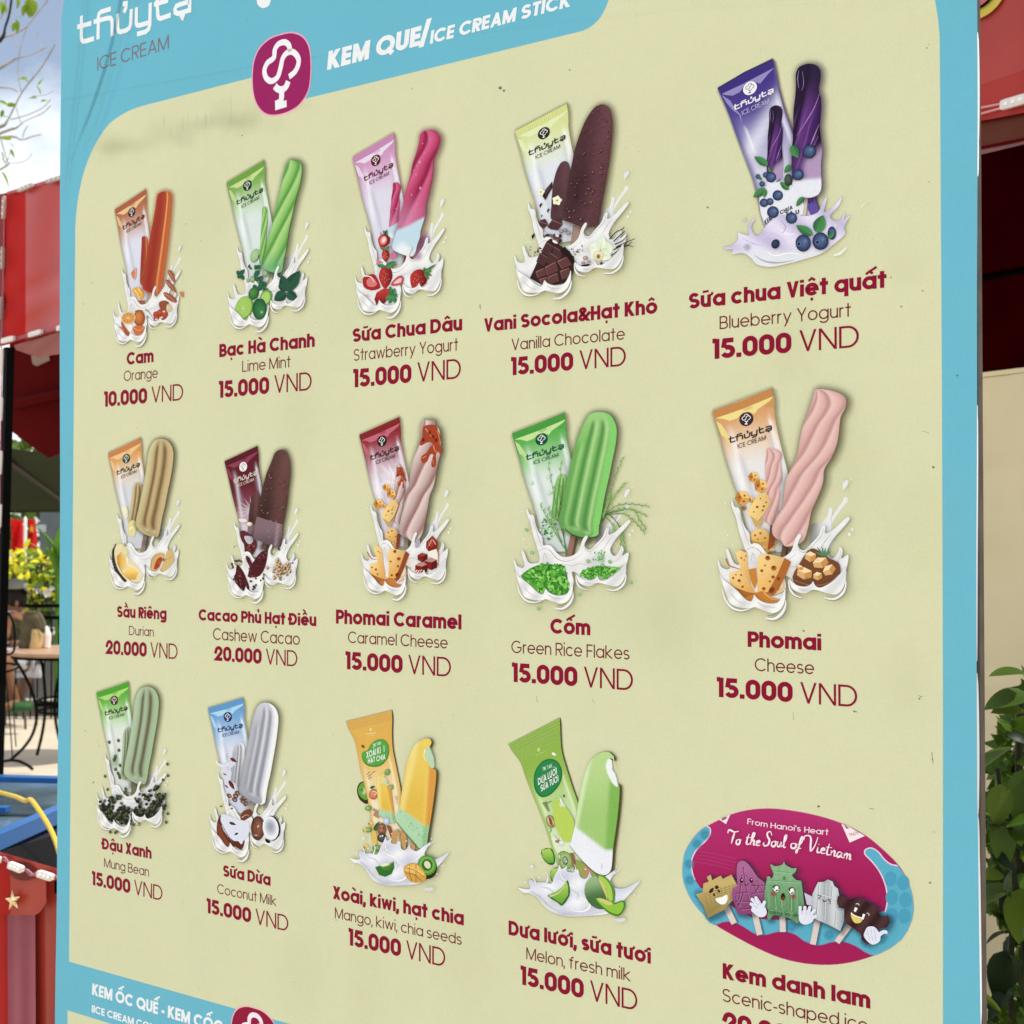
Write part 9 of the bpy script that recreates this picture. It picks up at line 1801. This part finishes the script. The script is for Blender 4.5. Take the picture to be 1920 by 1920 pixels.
A0 = at(1880, 200, 2.8); af, an = plane_fn(A0, (-.52, .85)); F4 = PF(af, an); sg4 = 1 if F4(1880, 200, .02).y < F4(1880, 200, 0).y else -1
aw = empty('red_awning', (A0.x, A0.y, 0)); aw.location.z = 2.2; tag(aw, 'red stall awning right of the board with yellow ring and brown hem', 'awning')
M_aw = mat('awning_red', obs('a83c36'), .35, var=.14, scale=4, spec=.25); M_aw2 = mat('awning_red_low', obs('a83630'), .4, var=.12, scale=5); M_br = mat('awning_brown', obs('5c2e20'), .7); M_hem2 = mat('awning_hem', obs('7c5656'), .5)
def aband(name, y0, y1, off, m, x0=1600, x1=2150, lab=None):
    sl0 = lambda x: y0(x); mb = MB(); n_ = 24; vs = []
    for i in range(n_+1):
        x = x0+(x1-x0)*i/n_; vs += [F4(x, y0(x), sg4*(off+.003*math.sin(x*.05))), F4(x, y1(x), sg4*(off+.003*math.sin(x*.05+.4)))]
    mb.add(vs, [(2*i, 2*i+1, 2*i+3, 2*i+2) for i in range(n_)]); return loc_part(name, mb, m, aw, True, lab)
ln_ = lambda y, s_: (lambda x: y-s_*(x-1880))
aband('fascia', ln_(-260, .85), ln_(146, .36), 0, M_aw); aband('fascia', ln_(146.3, .36), ln_(220, .19), .0015, M_aw2, lab='deeper red lower stretch of the fascia')
aband('piping', ln_(219, .19), ln_(223, .19), .006, M_dred); aband('hem_band', ln_(223.3, .19), ln_(268, .2), .0, M_br); aband('piping', ln_(266, .2), ln_(272, .2), .006, M_dred); aband('hem_edge', ln_(272.4, .2), ln_(280, .24), .004, M_hem2)
mb = MB(); p0, p1 = F4(1600, -260-.85*(1600-1880)), F4(2150, -260-.85*(2150-1880)); up_ = Vector((.8, .5, .35)); mb.add([p0, p1, p1+up_*1.4, p0+up_*1.4], [(0, 1, 2, 3)]); loc_part('roof', mb, M_aw, aw)
for nm_, r_, off, m in (('ring', 70, .004, mat('ring_yellow', obs('c8b44c'), .45)), ('ring_outline', 53, .008, M_blk), ('ring_centre', 48, .012, mat('ring_pink', obs('b8606c'), .5))):
    loc_part(nm_, MB().sheet([F4(1818+r_*math.cos(a*.157), -32+r_*1.02*math.sin(a*.157)-.3*r_*math.cos(a*.157)*.3, sg4*off) for a in range(40)], .0035, (0, -1, 0)), m, aw)
ls4 = empty('led_light_string', tuple(F4(1880, 195, 0))); tag(ls4, 'LED string with one large white module on the right awning', 'led lights', 'LED module strings on the red stalls')
led(ls4, F4, 1879, 199, 1930, 184, 19, off=sg4*.012, lenses=3); led(ls4, F4, 1760, 232, 1812, 218, 18, off=sg4*.012, lenses=3)
M_wp = mat('wire_pale', obs('d49c9c'), .35)
for dy in (-5.5, 5.5): loc_part('cable', MB().tube([F4(1800, 221+dy, sg4*.008), F4(1842, 207+dy, sg4*.008), F4(1880, 198+dy*.7, sg4*.008)], .0022, 6), M_wp, ls4)
# shrub in front of the wall
sb = on_ground(1905, 2560); shb = empty('shrub', (at(1915, 1900, 2.25).x, 2.25, 0)); tag(shb, 'dark green broad leaved shrub growing beside the right edge of the board', 'shrub')
M_s1 = mat('shrub_leaf', (.055, .11, .012), .38, var=.35, scale=14, transl=.25); M_s2 = mat('shrub_leaf_light', (.12, .19, .02), .4, var=.3, scale=14, transl=.3); M_s3 = mat('shrub_leaf_dark', (.012, .026, .008), .45, var=.3); M_stm = mat('shrub_stem', (.02, .022, .01), .7)
LM = [leaf_mesh('shrub_leaf', .068, .040, M_s1, .18, .22, 8), leaf_mesh('shrub_leaf_light', .058, .036, M_s2, .15, .15, 8), leaf_mesh('shrub_leaf_dark', .06, .03, M_s3, .3, .5, 8)]
def xmin(y):
    t = ((1250, 1912), (1300, 1893), (1345, 1887), (1400, 1856), (1440, 1846), (1700, 1846), (1722, 1862), (1745, 1884), (1860, 1876), (1880, 1852), (1960, 1846))
    for i in range(len(t)-1):
        if t[i][0] <= y <= t[i+1][0]: return t[i][1]+(t[i+1][1]-t[i][1])*(y-t[i][0])/(t[i+1][0]-t[i][0])
    return 1846
k_ = 0
while k_ < 275:
    y = rl.uniform(1262, 2150); x = xmin(y)+4+rl.random()**.9*170
    D = rl.uniform(2.05, 2.6); tip = rl.random(); s_ = rl.uniform(.55, 1.25)
    d = Vector((rl.gauss(-.5, .6), rl.gauss(-.35, .4), rl.gauss(-.1, .55)))
    if d.length < .3: continue
    d.normalize(); base_x = x-d.x*.045*s_/D*FPX
    if x < xmin(y)+14 and d.x < -.2: base_x = x+.05*s_/D*FPX
    me = LM[0] if rl.random() < .5 else (LM[1] if rl.random() < .55 else LM[2])
    if 1740 < y < 1870: me = LM[2] if rl.random() < .7 else LM[0]
    put_leaf(me, at(base_x if base_x > x else x+8, y, D), shb, euler_to(d, rl.uniform(-1.2, 1.2)), s_); k_ += 1
mb = MB(); rl.seed(77)
for i in range(2600):  # leaves also reach out of view, added to block light on the wall
    y = rl.uniform(1290, 2500); x = xmin(min(y, 1950))+12+rl.random()**1.4*460; D = rl.uniform(2.35, 2.95); p = at(x, y, D); a = rv().normalized()*rl.uniform(.022, .038); b = rv().cross(a).normalized()*a.length*.5
    mb.add([p-a, p-b, p+a, p+b], [(0, 1, 2, 3)])
fo = loc_part('inner_foliage', mb, M_s1, shb); fo['kind'] = 'stuff'
for x, y, dx, dz, s_, m_ in ((1925, 1262, -1, .15, .9, 0), (1930, 1302, -1, -.1, 1.1, 0), (1918, 1330, -1, .05, .9, 1), (1900, 1400, -1, -.35, 1.4, 0), (1925, 1440, -.2, -1, 1.3, 0), (1878, 1470, -.2, -1, 1.1, 1), (1868, 1530, .2, -1, 1.2, 0), (1882, 1640, -1, .1, .9, 1), (1900, 1660, -.9, -.2, 1.5, 0), (1918, 1665, -.2, -1, 1.4, 1), (1893, 1760, -.6, -1, .6, 2), (1884, 1782, -.35, -1, 1.3, 2), (1895, 1790, .1, -1, .9, 2), (1900, 1850, -.9, -.5, 1, 2), (1895, 1750, -1, .2, .7, 2), (1868, 1905, -.4, .9, 1, 1), (1880, 1925, -1, .1, 1.1, 0)):
    put_leaf(LM[m_], at(x, y, 2.1), shb, euler_to((dx, -.25, dz), rl.uniform(-.5, .5)), s_)
for pts, r_ in (([(1960, 2600), (1950, 2100), (1930, 1850), (1915, 1700), (1910, 1500), (1915, 1300)], .007), ([(1960, 2600), (1900, 1950), (1896, 1800), (1900, 1700)], .005), ([(1960, 2600), (1990, 1900), (1980, 1600), (1960, 1350)], .007), ([(1910, 1560), (1880, 1500), (1870, 1440)], .0035), ([(1915, 1700), (1885, 1650)], .0035)):
    q = catmull(pts, 4, False); loc_part('stem', MB().tube([at(x, y, 2.3) for x, y in q], r_, 6), M_stm, shb)
